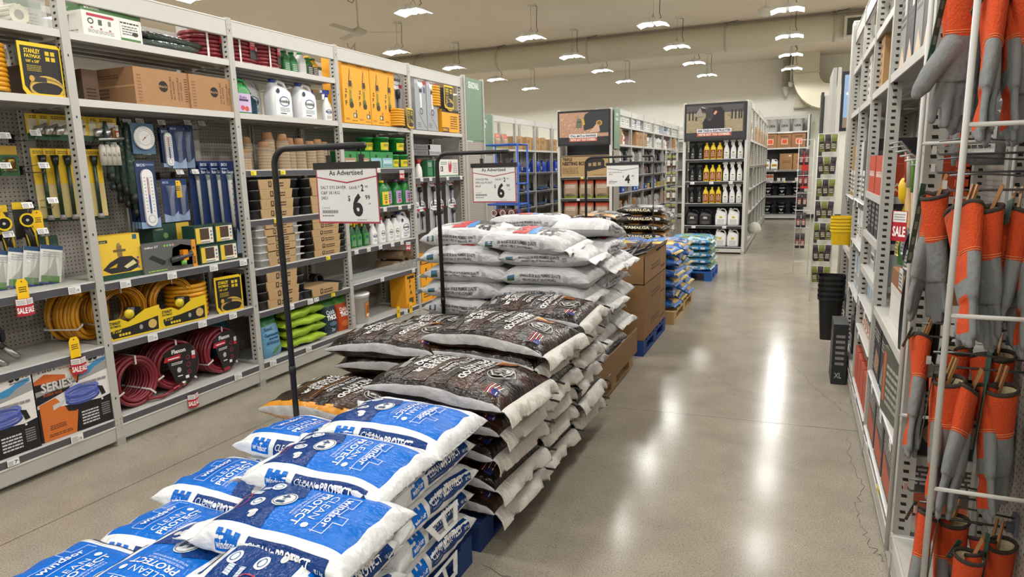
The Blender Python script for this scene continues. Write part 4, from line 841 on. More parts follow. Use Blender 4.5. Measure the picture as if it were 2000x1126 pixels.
# ---- yellow coils on shelf at .65
def ycoil():
    t = coil(.155, .0125, 8, 2, 'cf8f1f', 3, 'yellow_hose_coil', 3, 'd8d0c0', '5a3a14')()
    m = M(); m.m = 'plastic'; m.loft([(.02, -.14, .12, .03, .025, 2), (.02, -.14, .19, .034, .028, 2)], 14, '1d1c1b'); m.cyl((.0, -.15, .15), (.0, -.17, .15), .03, 16, 'd8bc1c'); m.box(.05, .09, -.15, -.1, .1, .18, '1e1d1c'); m.obj('nozzle', t)
    m = M(); m.m = 'paper'; m.T = Matrix.Translation((-.15, -.16, 0)); m.prism([(0, 0), (.36, 0), (.36, .17), (.26, .16), (.14, .1), (.09, .13), (0, .13)], 0, .003, 'e0c020', 'e0c020')
    m.dec((0, 0, 0), (1, 0, 0), (0, 0, 1), [('p', [(.03, .01), (.34, .01), (.345, .1), (.15, .07), (.02, .06), (.02, .03)], '1b1a19'), ('T', 'STANLEY', .015, .1, .075, .018, '1b1a19', .04), ('T', 'FATMAX', .015, .08, .075, .014, '1b1a19', .03), ('T', "75' x 5/8\"", .03, .045, .06, .014, 'e0c020', .03), ('r', .07, .02, .085, .035, 'e0c020'), ('r', .09, .02, .105, .035, 'e0c020'), ('r', .11, .02, .125, .035, 'e0c020'), ('r', .13, .02, .145, .035, 'e0c020'), ('e', .3, .055, .03, .03, 'c8a860'), ('e', .22, .05, .012, .016, '9a9a98')]); m.obj('cardboard_tray', t); return t
inst('yco', ycoil, 'yellow hose coil facing out in a black and yellow tray, left one', 'hose', LP(2.83, .652, .2), RL+rad(-4))
inst('yco', ycoil, 'yellow hose coil facing out in a black and yellow tray, right one', 'hose', LP(3.2, .652, .19), RL+rad(-4))
inst('yco2', coil(.15, .0125, 8, 2, 'cf8f1f', 5, 'yellow_hose_coil'), 'yellow hose coil behind the near upright, half hidden', 'hose', LP(2.66, .652, .3), RL+rad(20))
# ---- black fittings hose and cartons at the left edge
def blackcoil():
    m = M(); m.m = 'rubber'
    for j in range(3): m.tube([(.16*cos(a), -.02*j, .14+.1*sin(a)+.012*j) for a in [rad(-20+k*14) for k in range(16)]], .013, 8, '1c1c1e')
    t = m.obj('black_hose'); m = M(); m.m = 'steel'
    for s_ in (0, .07):
        m.tube([(.15-s_, -.05, .1-s_*.6), (.19-s_, -.06, .05-s_*.4), (.215-s_, -.06, .03-s_*.4)], .017, 8, '9a9a98'); m.tube([(.1-s_, -.04, .16-s_*.6), (.15-s_, -.05, .1-s_*.6)], .0165, 8, '5c5a58')
    m.obj('hose_fitting', t); return t
inst('bkh', blackcoil, 'black rubber hose with metal end fittings at the left edge', 'hose', LP(1.99, .65, .2), RL)
pf = [('p', [(0, 0), (.36, 0), (.36, .2), (.2, .2), (0, .2)], '1c1b1d'), ('p', [(0, .36), (.06, .39), (.17, .36), (.17, .3), (0, .28)], 'c9652c'), ('p', [(0, .22), (.19, .27), (.19, .33), (.0, .34)], '1c1b1d'), ('p', [(.01, 0), (.19, 0), (.215, .13), (.16, .15), (.1, .24), (.01, .22)], 'd0702e'), ('p', [(.12, .18), (.42, .15), (.42, .34), (.2, .3)], 'e4e0de'), ('p', [(.2, .0), (.42, 0), (.42, .17), (.215, .13)], '1a191b'),
      ('p', [(0, .3), (.0, .27), (.2, .31), (.32, .36), (.42, .38), (.42, .33), (.3, .31)], '9a9a9a'), ('p', [(.24, .325), (.3, .33), (.34, .36), (.41, .385), (.41, .405), (.36, .4), (.31, .375), (.25, .36)], '3f86b8')]
pf += [('T', 'PIRIT', .03, .4, .1, .034, '2a292c', .01), ('l', .14, .395, .22, .43, 2, 'b88a80'), ('T', 'SERIES', .035, .285, .17, .05, '8a8886', .05), ('T', 'SERIES', .032, .288, .17, .05, 'd4d0cc', .02), ('T', 'V', .195, .3, .065, .085, '1c1b1d', .06), ('T', 'V', .192, .305, .062, .08, 'd8702e', .02), ('T', '50', .31, .405, .055, .048, '1c1b1d', .05), ('T', 'ft', .375, .41, .03, .03, '1c1b1d', 0), ('l', .31, .39, .4, .4, 1, '555555'), ('t', 'RUBBER HOSE', .04, .262, .014, 'c9652c', 'l', .1)]
pf += [('o', .25, .195+.018*k, .1, .035, .016, c) for k, c in enumerate(('3c4a94', '5566b8', '44529e', '6272c2'))]+[('p', [(.08, .17), (.14, .19), (.15, .215), (.08, .2)], 'c9cac8'), ('p', [(.34, .24), (.37, .23), (.385, .18), (.36, .175)], '1c1b1d'), ('p', [(.15, .16), (.2, .16), (.225, .14), (.2, .13), (.16, .14)], '1c1b1d'), ('l', .23, .03, .33, .12, 5, 'cccccc'), ('l', .35, .05, .4, .13, 6, '8a8a8a'), ('e', .36, .15, .006, .006, 'dde6f4'), ('l', .05, .06, .14, .09, 3, '5a3018'), ('l', .04, .02, .17, .04, 2, '5a3018'), ('l', .25, .27, .4, .3, 1, '8a8a8a')]
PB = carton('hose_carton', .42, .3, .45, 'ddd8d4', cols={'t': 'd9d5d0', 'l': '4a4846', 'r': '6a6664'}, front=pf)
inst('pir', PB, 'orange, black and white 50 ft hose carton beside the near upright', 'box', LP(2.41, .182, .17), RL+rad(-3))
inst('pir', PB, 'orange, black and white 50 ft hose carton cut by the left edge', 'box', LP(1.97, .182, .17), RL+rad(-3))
# ---- red coils on the base
def redc(lab=True):
    def f():
        t = coil(.155, .0125, 10, 2, '7b2630', 8+lab, 'red_hose_coil', 3, 'd9d5d2')()
        if lab:
            m = M(); m.m = 'paper'; m.T = Matrix.Translation((0, -.135, .165)) @ Matrix.Rotation(PI/2, 4, 'X')
            pts = [(-.1, .1), (.0, .14), (.1, .13), (.15, .02), (.12, -.09), (.04, -.15), (-.02, -.15), (-.05, -.05)]
            its = [('p', pts, '1d1b1d'), ('T', 'Flexon', -.04, .085, .1, .026, 'f2f2f2', .04), ('p', [(-.1, .04), (.02, .045), (.02, .075), (-.09, .07)], 'b52030'), ('l', -.07, .052, .01, .066, 1, 'ffffff'), ('r', .1, .02, .125, .075, 'c83040'), ('r', .1, .045, .125, .075, 'dddddd'), ('o', .07, .04, .014, .014, .004, 'a02838'), ('o', .07, -.01, .016, .016, .004, 'a02838'), ('o', .07, -.06, .014, .014, .004, 'a02838'), ('l', -.05, .01, .03, .03, 2, 'dddddd'), ('e', -.0, -.03, .015, .018, 'b8b8b8'), ('l', -.015, -.075, .02, -.06, 1, 'eeeeee'), ('r', .04, -.1, .065, -.08, 'e8e8e8'), ('r', -.02, -.145, .04, -.125, 'a02030')]
            m.dec((0, 0, 0), (1, 0, 0), (0, 1, 0), its); q = [m.v((a, b, -.001)) for a, b in pts]; m.f(q[::-1], '1d1b1d'); m.obj('black_label', t)
        else:
            m = M(); m.m = 'plastic'; m.tube([(.05, -.14, .03), (.14, -.17, .02), (.24, -.15, .03)], .0125, 8, '7b2630'); m.obj('hose_end', t)
            m = M(); m.m = 'steel'; m.tube([(.24, -.15, .03), (.33, -.13, .04)], .017, 8, '8a3a40'); m.tube([(.33, -.13, .04), (.37, -.12, .045)], .015, 8, 'd0c8b8'); m.obj('metal_fitting', t)
        return t
    return f
inst('rc0', redc(False), 'dark red hose coil without a label, leftmost on the base shelf', 'hose', LP(2.83, .182, .19), RL+rad(2))
inst('rc1', redc(True), 'dark red hose coil with a black label, middle of three on the base shelf', 'hose', LP(3.18, .182, .22), RL+rad(-6), scale=1.06)
inst('rc1', redc(True), 'dark red hose coil with a black label, rightmost on the base shelf', 'hose', LP(3.56, .182, .22), RL+rad(4), scale=1.06)
inst('sbl', pouch(.2, .14, .36, '2c5c86', top='3a6e96', seed=3), 'dark blue seed bag in shadow left of the upright', 'seed bag', LP(3.72, .182, .3), RL)
# ---- peat pot stacks
def pots(h, c='b08b5e'):
    def f():
        m = M(); m.m = 'card'; n = int(h/.012); r = .054
        secs = []
        m.loft([(0, 0, 0, r, r, 2), (0, 0, .012, r, r, 2)], 16, c)
        for k in range(n):
            z = .004+k*(h-.08)/n; m.loft([(0, 0, z, r*1.0, r*1.0, 2), (0, 0, z+.007, r*1.02, r*1.02, 2), (0, 0, z+.008, r*.94, r*.94, 2)], 16, ('b08f5e', '84663c', 'a07d4c')[k % 3], cap=False)
        t = m.obj('peat_pot_stack'); m = M(); m.m = 'card'; m.loft([(0, 0, h-.085, r*.98, r*.98, 2), (0, 0, h-.01, r*.72, r*.72, 2), (0, 0, h, r*.66, r*.66, 2)], 16, '946f4c'); m.obj('top_pot', t)
        m = M(); m.m = 'clear'; m.loft([(0, 0, 0, r*1.06, r*1.06, 2), (0, 0, h*.8, r*1.06, r*1.06, 2)], 16, 'd8d8d0', cap=False); m.obj('shrink_wrap', t); return t
    return f
PS = [(3.93, .16, .1), (3.99, .16, .12), (4.1, .26, .2), (4.17, .22, .08), (4.28, .3, .14), (4.4, .29, .1), (4.5, .26, .12), (4.59, .26, .09), (4.71, .24, .08), (4.84, .26, .1), (4.95, .24, .12)]
for i, (y, h, dx) in enumerate(PS): inst(('pot', h), pots(h), 'stack of tan peat pots in shrink wrap, %s of eleven on the shelf' % pos(i, 11), 'plant pots', LP(y, 1.69, dx), RL, 'stacks of peat pots')
# ---- trays with kraft sleeves
def tray(c='2c2c2f', W=.56, D=.26, h=.075, rim=False):
    def f():
        m = M(); m.m = 'plastic'; a, b = W/2, D/2
        m.loft([(0, 0, 0, a*.93, b*.93, 12), (0, 0, h*.82, a*.97, b*.97, 12), (0, 0, h*.82, a, b, 12), (0, 0, h*.98, a, b, 12)], 36, c)
        if rim: m.box(-a*1.03, a*1.03, -b*1.03, b*1.03, h*.88, h, c)
        t = m.obj('plant_tray'); m = M(); m.m = 'card'
        m.prism([(-a*.64, 0), (a*.56, 0), (a*.62, h*1.01), (-a*.68, h*1.01)], -b*1.03, b*.9, 'b3946a')
        m.dec((0, -b*1.04, 0), (1, 0, 0), (0, 0, 1), [('r', -a*.3, h*.2, -a*.18, h*.8, '3a2f22'), ('r', -a*.27, h*.35, -a*.22, h*.7, 'b3946a'), ('l', -a*.13, h*.22, a*.3, h*.8, 2, '4a3b28')]); m.obj('kraft_sleeve', t); return t
    return f
def stack(key, bld, y, z, n, dz, what, dx=.14, jit=.012):
    for i in range(n): inst(key, bld, what % lay(i, n), 'tray', LP(y+R.uniform(-1, 1)*jit, z+dz*i, dx), RL+rad(R.uniform(-1.5, 1.5)), what.split(',')[0]+' stack')
stack('trb', tray(), 4.2, 1.31, 4, .077, 'black plant tray in kraft sleeve, upper left shelf, %s of four')
stack('trb', tray(), 4.8, 1.31, 4, .077, 'black plant tray in kraft sleeve behind the price sign, %s of four')
stack('trw', tray('cfd0cd', .5, .26, .06, True), 4.2, .93, 6, .06, 'white plant tray in a kraft sleeve, %s of six')
stack('trk', tray(h=.058), 4.78, .93, 6, .06, 'black plant tray in kraft sleeve right of white trays, %s of six')
stack('trb', tray(), 4.18, .59, 4, .072, 'black plant tray in a kraft sleeve below the white trays, %s of four')
stack('trb', tray(), 4.68, .59, 1, .072, 'lone black plant tray at the shelf front, %s', dx=.12)
stack('trb', tray(), 4.62, .59, 1, .072, 'lone black plant tray set back behind the front one, %s', dx=.36)
inst('bkh2', lambda: coil(.05, .012, 4, 1, '1c1c1d', 2, 'black_pipe_coil', 0)(), 'small black pipe coil at the back of the tray shelf', 'pipe', LP(5.0, .59, .36), RL)
# ---- bags on the base shelf
inst('seedb', pouch(.24, .16, .33, '6a9cbe', [('T', 'Seed', -.07, .22, .09, .028, '1e4a7a', .02), ('T', 'Germinating', -.08, .175, .16, .024, '1c3c66', .02), ('T', 'semis', -.04, .148, .1, .02, '1c3c66', .02), ('l', -.07, .11, .07, .135, 2, '2a4a70'), ('p', [(-.03, .02), (.03, .03), (.08, .09), (.02, .07)], '5a8a4a')], top='2a7a3e', seed=5), 'light blue seed starting mix bag with a green top', 'seed bag', LP(4.05, .182, .13), RL)
def flatbag(L, W, T, c1, c2, seed, its=(), name='soil_bag'):
    def f():
        m = M(); m.m = 'film'; m.sm = True; NU, NV = 20, 24; rows = []
        for i in range(NU+1):
            u = -1+2*i/NU; e = math.sqrt(max(0, 1-abs(u)**5))
            row = []
            for j in range(NV):
                a = 2*PI*j/NV; x = L/2*u; y = W/2*math.copysign(abs(sin(a))**.8, sin(a)); z = T/2+T/2*math.copysign(abs(cos(a))**.7, cos(a))*e
                z += noise.noise(Vector((x*8, y*8, seed)))*T*.25*e; row.append(m.v((x, y, max(0, z))))
            rows.append(row)
        for i in range(NU):
            for j in range(NV):
                k = (j+1) % NV; a = 2*PI*(j+.5)/NV; cc = c1 if (sin(a*1+seed)+noise.noise(Vector((i*.3, seed, 2)))) > .1 else c2
                m.f([rows[i][j], rows[i+1][j], rows[i+1][k], rows[i][k]], cc)
        return m.obj(name)
    return f
for i in range(4): inst(('gb', i % 2), flatbag(.5, .3, .09, '8fae2c' if i % 2 else '9dbb34', '20241c', 2+i), 'lime green and black soil bag lying on the base shelf, %s of four' % lay(i, 4), 'soil bag', LP(4.43+.02*(i % 2), .182+.082*i, .17), RL+rad((-4, 3, -6, 5)[i]), 'lime green soil bags')
inst('qtb', pouch(.2, .14, .33, '31404a', [('T', 'Quick', -.07, .19, .12, .04, 'dde4e8', .03), ('T', 'THICK', -.07, .14, .13, .04, 'ffffff', .05), ('T', '2x', -.03, .03, .05, .03, 'c9d4da', .03), ('e', 0, .1, .05, .02, '5a7484')], top='3f7a3a', seed=7), 'dark blue grass seed bag with white lettering', 'seed bag', LP(4.83, .182, .13), RL)
inst('qtb2', pouch(.18, .14, .33, 'c4502a', [('T', 'Quick', -.06, .19, .1, .035, 'f4e4d0', .03), ('T', 'THICK', -.06, .14, .12, .04, 'ffffff', .05), ('e', 0, .07, .06, .03, 'd8743c')], top='4a8a3a', seed=9), 'orange grass seed bag beside the dark blue one', 'seed bag', LP(5.0, .182, .12), RL)
# ---- fertilizer tubs
tubi = [('r', -.08, .01, .08, .085, 'd8c82a'), ('r', -.08, .0, .08, .012, '1c7a34'), ('e', -.0, .1, .014, .012, '16281a'), ('e', .04, .03, .025, .018, 'b8382a'), ('l', -.05, .045, .03, .075, 3, '5a5a14')]
tub = bucket(.085, .135, '1f8a3c', '23994a', tubi, '1f6a30', .92, 'fertilizer_tub')
for i, (y, dx) in enumerate(((5.7, .2), (5.83, .1), (6.12, .1), (6.2, .26))): inst('tub', tub, 'green and yellow fertilizer tub on the upper layer, %s of four' % pos(i, 4), 'tub', LP(y, 1.86, dx), RL, 'upper fertilizer tubs')
for i, y in enumerate((6.02, 6.2)): inst('tub', tub, 'green and yellow fertilizer tub on the lower layer, %s' % ('left', 'right')[i], 'tub', LP(y, 1.69, .11), RL)
fbx = lambda c: carton('fertilizer_box', .2, .18, .16, '22853c', cols={'t': '2a9446', 'l': '1b6a30', 'r': '1b6a30'}, front=[('r', .01, .01, .19, .1, c), ('e', .1, .118, .018, .016, '16241a'), ('l', .03, .05, .17, .08, 2, 'eef2ee'), ('l', .03, .02, .17, .04, 2, '4a5a5a')])
for i, (y, c) in enumerate(((5.22, 'a4866a'), (5.43, 'a4866a'), (5.64, '8ab8c4'), (5.84, '8ab8c4'))): inst(('fb', c), fbx(c), 'green fertilizer box with a %s panel, lower layer, %s of four' % (('tan', 'pale blue')[i//2], pos(i, 4)), 'box', LP(y, 1.69, .12), RL)
gj = lambda cap, lab: jug(.15, .1, .27, '1f7a35', cap, lab, [('r', -.035, .03, .035, .14, lab), ('l', -.028, .07, .028, .13, 3, '4a4a2a'), ('e', 0, .045, .02, .015, 'c0402a')], capx=0, capr=.024, handle=False)
inst('gjy', gj('e8cf2a', 'e0cf3a'), 'green plant food jug with a yellow cap right of the price sign', 'jug', LP(5.8, 1.3, .1), RL)
for i, y in enumerate((5.98, 6.12, 6.24)): inst('gjp', gj('6a4a7a', 'b89ac8'), 'green plant food jug with a purple cap, %s of three' % pos(i, 3), 'jug', LP(y, 1.3, .18-.04*i), RL)
for i, y in enumerate((5.25, 5.4, 5.55)): inst('gjp', gj('6a4a7a', 'b89ac8'), 'green plant food jug with a purple cap hidden mostly behind the price sign', 'jug', LP(y, 1.3, .15), RL, 'jugs behind the price sign')
wl = [('o', 0, .1, .03, .03, .006, '2a6a4a'), ('T', 'Wilson', -.03, .092, .06, .016, '26303a', .03), ('l', -.03, .03, .03, .06, 3, '8a8a8a')]
row = [(5.2, 'y'), (5.27, 'g'), (5.36, 'g2'), (5.48, 'g3'), (5.6, 'sp'), (5.73, 'rd'), (5.88, 'bk'), (6.0, 'bk'), (6.16, 'rj')]
for i, (y, k) in enumerate(row):
    if k in ('y', 'g', 'g2', 'g3'): o = inst(('gs', k), spray(.3, '1d5a30', {'y': 'e0c020', 'g': 'e0c020', 'g2': 'e0b020', 'g3': '1c1c1c'}[k], 'e8c828', .05, label='3a8a3c', lc='23406a'), 'dark green spray bottle, %s on the bottle shelf' % pos(i, 9), 'spray bottle', LP(y, .93, .12+.05*(k == 'y')), RL)
    elif k == 'sp': inst('rsp', spray(.29, txt='Roundup'), 'white spray bottle with a blue trigger, fifth from left on the bottle shelf', 'spray bottle', LP(y, .93, .1), RL)
    elif k == 'rj': inst('rj', J(0), 'white weedkiller jug with a blue cap, rightmost on the bottle shelf', 'jug', LP(y, .93, .12), RL, scale=.97)
    else: inst(('wb', k), jug(.11, .075, .27, 'e8e8e6', 'c0202c' if k == 'rd' else '1d1d1f', 'f0f0ee', wl, capx=0, handle=False, capr=.026), 'white bottle with a %s cap, %s on the bottle shelf' % ('red' if k == 'rd' else 'black', pos(i, 9)), 'bottle', LP(y, .93, .1), RL)
# burlap rolls in the wire tray
def roll():
    m = M(); m.m = 'fabric'; pts = []
    for k in range(40): a = k*.42; r = .008+.0012*k; pts.append((r*cos(a), r*sin(a)+.055))
    for y0, y1 in ((-.17, .12),):
        for a, b in zip(pts, pts[1:]): m.quad((a[0], y0, a[1]), (b[0], y0, b[1]), (b[0], y1, b[1]), (a[0], y1, a[1]), '8a7358')
    m.dec((0, -.165, .055), (1, 0, 0), (0, 0, 1), [('e', 0, 0, .05, .05, '6a573f')])
    return m.obj('burlap_roll')
for i, (y, z) in enumerate(((5.95, .6), (6.06, .6), (6.17, .6), (6.02, .7), (6.13, .7), (6.24, .66))): inst('roll', roll, 'rolled brown burlap with a spiral end, %s' % ('lower left', 'lower middle', 'lower right', 'upper left', 'upper right', 'rightmost')[i], 'burlap', LP(y, z+.004, .2), RL+rad(8))
inst('wbk', bucket(.125, .29, 'e6e6e4', 'eeeeec', [('r', -.02, .05, .1, .2, 'c97a2c'), ('l', -.0, .1, .08, .18, 4, '5a2a10'), ('r', .0, .06, .07, .085, 'e8e4da')], 'p', .88, 'bucket'), 'white lidded bucket with an orange label on the empty base shelf', 'bucket', LP(5.32, .182, .15), RL)
inst('dwv', carton('tool_carton', .2, .2, .37, 'e8a01c', front=[('t', 'F', .08, .26, .04, '26221c', 'l', None, .05), ('t', 'F', .08, .2, .04, '26221c', 'l', None, .05), ('t', 'A', .08, .14, .04, '26221c', 'l', None, .05), ('r', .04, .31, .18, .34, '26221c'), ('r', .06, .04, .15, .1, '5a4a20')], cols={'r': '2c2a28'}), 'yellow tool carton standing on the base shelf against the upright', 'box', LP(6.13, .182, .12), RL)
for i in range(2): inst('dwg', carton('tool_carton', .24, .3, .5, 'efa51d', front=[('r', 0, .43, .24, .48, '26221c'), ('T', 'DEWALT', .02, .44, .2, .028, 'f2a818', .05), ('t', 'F', .1, .33, .05, '26221c', 'l', None, .05), ('t', 'F', .1, .25, .05, '26221c', 'l', None, .05), ('l', .04, .05, .2, .2, 5, '6a4a10')]), 'yellow tool carton low behind the white sacks, %s' % ('left', 'right')[i], 'box', LP(6.45+.26*i, .182, .15), RL)
# ---- far bay goods
for i, (y, z) in enumerate(((6.6, 1.87), (6.62, 1.93), (6.9, 1.87))): inst(('gry', i == 2), carton('grey_box', .35 if i < 2 else .3, .25, .055 if i < 2 else .12, '6a6a6c' if i < 2 else 'b8b8ba', front=[('l', .03, .015, .28, .045, 2, '3a3a3c')]), ('dark grey flat box, lower of two', 'dark grey flat box, upper of two', 'light grey box at the back')[i]+' on the far bay shelf', 'box', LP(y, z-.04, .2), RL)
shelf_ = thing('wire_shelf', 'thin dark inner shelf in the far bay under the grey boxes', 'shelf', (XL, YB[4], 1.83), RL); m = M(); m.m = 'paint'; m.box(.04, .9, .05, .48, -.012, 0, '4c4a48'); m.obj('plate', shelf_)
inst('rsb', spray(.21, 'e6e4e0', 'b02a26', 'b02a26', .05, lc='3a3a3a', txt=None), 'white spray bottle with a red head on the far bay shelf', 'spray bottle', LP(6.55, 1.58, .1), RL+rad(180))
for i in range(2): inst('grb', carton('glove_box', .12, .15, .19, '20603a', front=[('r', .01, .02, .11, .1, '2c7a4a'), ('l', .02, .12, .1, .17, 3, 'c9d8cc')]), 'dark green box between the red-headed bottle and the glove carton, %s' % ('left', 'right')[i], 'box', LP(6.72+.15*i, 1.58, .12), RL)
inst('glc', carton('glove_carton', .48, .2, .2, 'dedbd6', front=[('p', [(.24, .05), (.3, .05), (.32, .12), (.3, .19), (.27, .13), (.25, .19), (.235, .12)], 'b02a3a'), ('r', .04, .06, .1, .12, '33363a'), ('r', .05, .07, .07, .11, 'dedbd6'), ('r', .0, 0, .48, .015, '4a7a5a'), ('l', .34, .04, .46, .17, 6, '8a8a8a'), ('l', .05, .14, .2, .18, 2, '5a8a6a')]), 'white carton with a red glove print at the far end', 'box', LP(7.12, 1.58, .12), RL)
n = 0
for rz_, z in enumerate((1.5, 1.22)):
    for i in range(5):
        inst('wp2', wandpack(.38, .2), 'hanging grey sprayer pack with white header, %s of five, %s row' % (pos(i, 5), ('upper', 'lower')[rz_]), 'sprayer', LP(6.42+.22*i+.03*rz_, z-.28, .12+.05*(i % 2)), RL, 'hanging sprayer packs')
# ---- end cap with the green department board
t = thing('department_board', 'tall sage green SEASONAL board at the end of the left shelving', 'sign', (XL, 7.56, 0), RL)
m = M(); m.m = 'paint'; m.box(.03, .5, -.01, .02, 2.02, 2.78, '6f8a74'); m.dec((.03, -.01, 2.02), (1, 0, 0), (0, 0, 1), [('T', 'SEASONAL', .07, .64, .3, .075, 'dfe6df', .03)]); m.obj('board', t)
for x in (-.03, .5):
    m = M(); m.m = 'paint'; m.box(x, x+.03, -.02, .03, 0, 2.8, GREY); m.obj('edge_post', t)
t = thing('gondola_end', 'grey pegboard end panel below the SEASONAL board', 'panel', (XL, 7.56, 0), RL); m = M(); m.m = 'peg'; m.box(.03, .5, .0, .01, .1, 2.0, 'ffffff'); m.obj('pegboard', t)
m = M(); m.m = 'paint'; m.box(-.03, .5, -.02, .6, 0, .1, GREY); m.obj('base', t)
m = M(); m.m = 'paint'; m.box(-.032, -.026, .02, .5, .1, 2.08, 'a5a39d'); m.obj('side_sheet', t)
# ------------------------------------------------------------------ sacks
class Bag:
    """pillow sack; long axis x (head of the print at +x), printed side up, underside near z=0"""
    def __init__(s, L, W, T, seed=0, droop=0, sag=.0, pe=.8, te=.62, ear=.02, wr=.012):
        s.L, s.W, s.T, s.seed, s.droop, s.pe, s.te, s.ear, s.wr = L, W, T, seed, droop, pe, te, ear, wr
        n = 400; s.tab = [0]; p0 = None; s.n = n
        for i in range(n+1):
            a = PI*i/n; p = (W/2*abs(sin(a))**pe, T/2*math.copysign(abs(cos(a))**te, cos(a)))
            if p0: s.tab.append(s.tab[-1]+math.hypot(p[0]-p0[0], p[1]-p0[1]))
            p0 = p
        s.half = s.tab[-1]
    def ang(s, d):
        d_ = min(abs(d), s.half-1e-6); lo, hi = 0, s.n
        while hi-lo > 1:
            m_ = (lo+hi)//2
            if s.tab[m_] <= d_: lo = m_
            else: hi = m_
        t = (d_-s.tab[lo])/max(1e-9, s.tab[hi]-s.tab[lo]); return math.copysign(PI*(lo+t)/s.n, d)
    def pt(s, x, a, h=0):
        u = max(-1, min(1, x/(s.L/2))); sa, ca = sin(a), cos(a); e = max(.03, (1-abs(u)**4.5)**.55)
        wf = .93+.07*abs(u)**3; y = s.W/2*wf*math.copysign(abs(sa)**s.pe, sa); z = s.T/2*math.copysign(abs(ca)**s.te, ca)
        z = z*e*(1.0 if z > 0 else .9)
        sd = s.seed*3.7
        nn = noise.noise(Vector((x*5+sd, y*5, ca*1.5))); n2 = noise.noise(Vector((x*14, y*14+sd, ca*3)))
        z += (nn*.11*s.T+n2*.022*s.T)*e
        f = abs(u)**3; z += f*e*s.wr*sin(y*48+sd+nn*4)*(.5+.5*ca)
        f2 = abs(sa)**6; pr = f2*s.wr*.4*sin(x*38+sd+nn*4)*e
        y += math.copysign(pr, sa)
        z += s.T/2*.9-s.droop*u*u
        xx = x*(1+s.ear*abs(sa)**8*abs(u)**6)
        r = Vector((xx, y, z))
        if h:
            nrm = Vector((0, sa*s.T, ca*s.W)).normalized(); r += nrm*h
        return r
    def fn(s, x, y, h): return s.pt(x, s.ang(y), h)
def sackmesh(b, colf, prints, mt, NU=52, NT=84, grid=.022):
    m = M(); m.m = mt; m.sm = True; rows = []
    for i in range(NU+1):
        u = -1+2*i/NU; u = math.copysign(abs(u)**.85, u); rows.append([m.v(b.pt(u*b.L/2, PI*2*j/NT-PI)) for j in range(NT)])
    for i in range(NU):
        x = (-1+2*(i+.5)/NU); x = math.copysign(abs(x)**.85, x)*b.L/2
        for j in range(NT):
            a = 2*PI*(j+.5)/NT-PI; sarc = math.copysign(b.tab[int(abs(a)/PI*b.n)], a); k = (j+1) % NT
            m.f([rows[i][j], rows[i+1][j], rows[i+1][k], rows[i][k]], colf(x, sarc))
    m.f(rows[0], colf(-b.L/2, 0)); m.f(rows[-1][::-1], colf(b.L/2, 0))
    m.wrap(prints, b.fn, grid, lift=.001, base=.0018)
    return m
def seam(b, end, wd, col, seed, down=.6, mt='matfilm', stripe=None, up=0):
    """sewn end strip, wavy and folding over"""
    m = M(); m.m = mt; m.sm = True; n = 26; K = 5; rows = []
    for i in range(n+1):
        v = -1+2*i/n; a = PI/2*v; p = b.pt(end*b.L/2, math.copysign(abs(v)**1.2, v)*PI/2); row = []
        wv = noise.noise(Vector((v*3.2, seed*5.1, .3))); w2 = noise.noise(Vector((v*7, seed*3.3, 4)))
        for k in range(K+1):
            t = k/K; th = t*(1.3*down+wv*1.2); q = Vector((end*wd*t*cos(th*.8), w2*.02*t, -wd*t*sin(th)*1.0+up*wd*t+wv*.022*t+w2*.01*sin(t*3)))
            row.append(m.v(p+q+Vector((0, 0, .004*(K-k)/K))))
        rows.append(row)
    for i in range(n):
        for k in range(K): m.f([rows[i][k], rows[i][k+1], rows[i+1][k+1], rows[i+1][k]], stripe if stripe and k == 2 else col)
    # back side slightly lower gives the strip its thickness
    q = len(m.V)
    for r_ in rows:
        for x in r_: m.V.append(m.V[x]-Vector((0, 0, .0025)))
    for i in range(n):
        for k in range(K): o = lambda a_, b_: q+a_*(K+1)+b_; m.f([o(i, k), o(i+1, k), o(i+1, k+1), o(i, k+1)], col)
        m.f([rows[i][K], q+i*(K+1)+K, q+(i+1)*(K+1)+K, rows[i+1][K]], col)
    return m
SB, SN, SW = '0068cc', '07387a', 'e6e9ec'
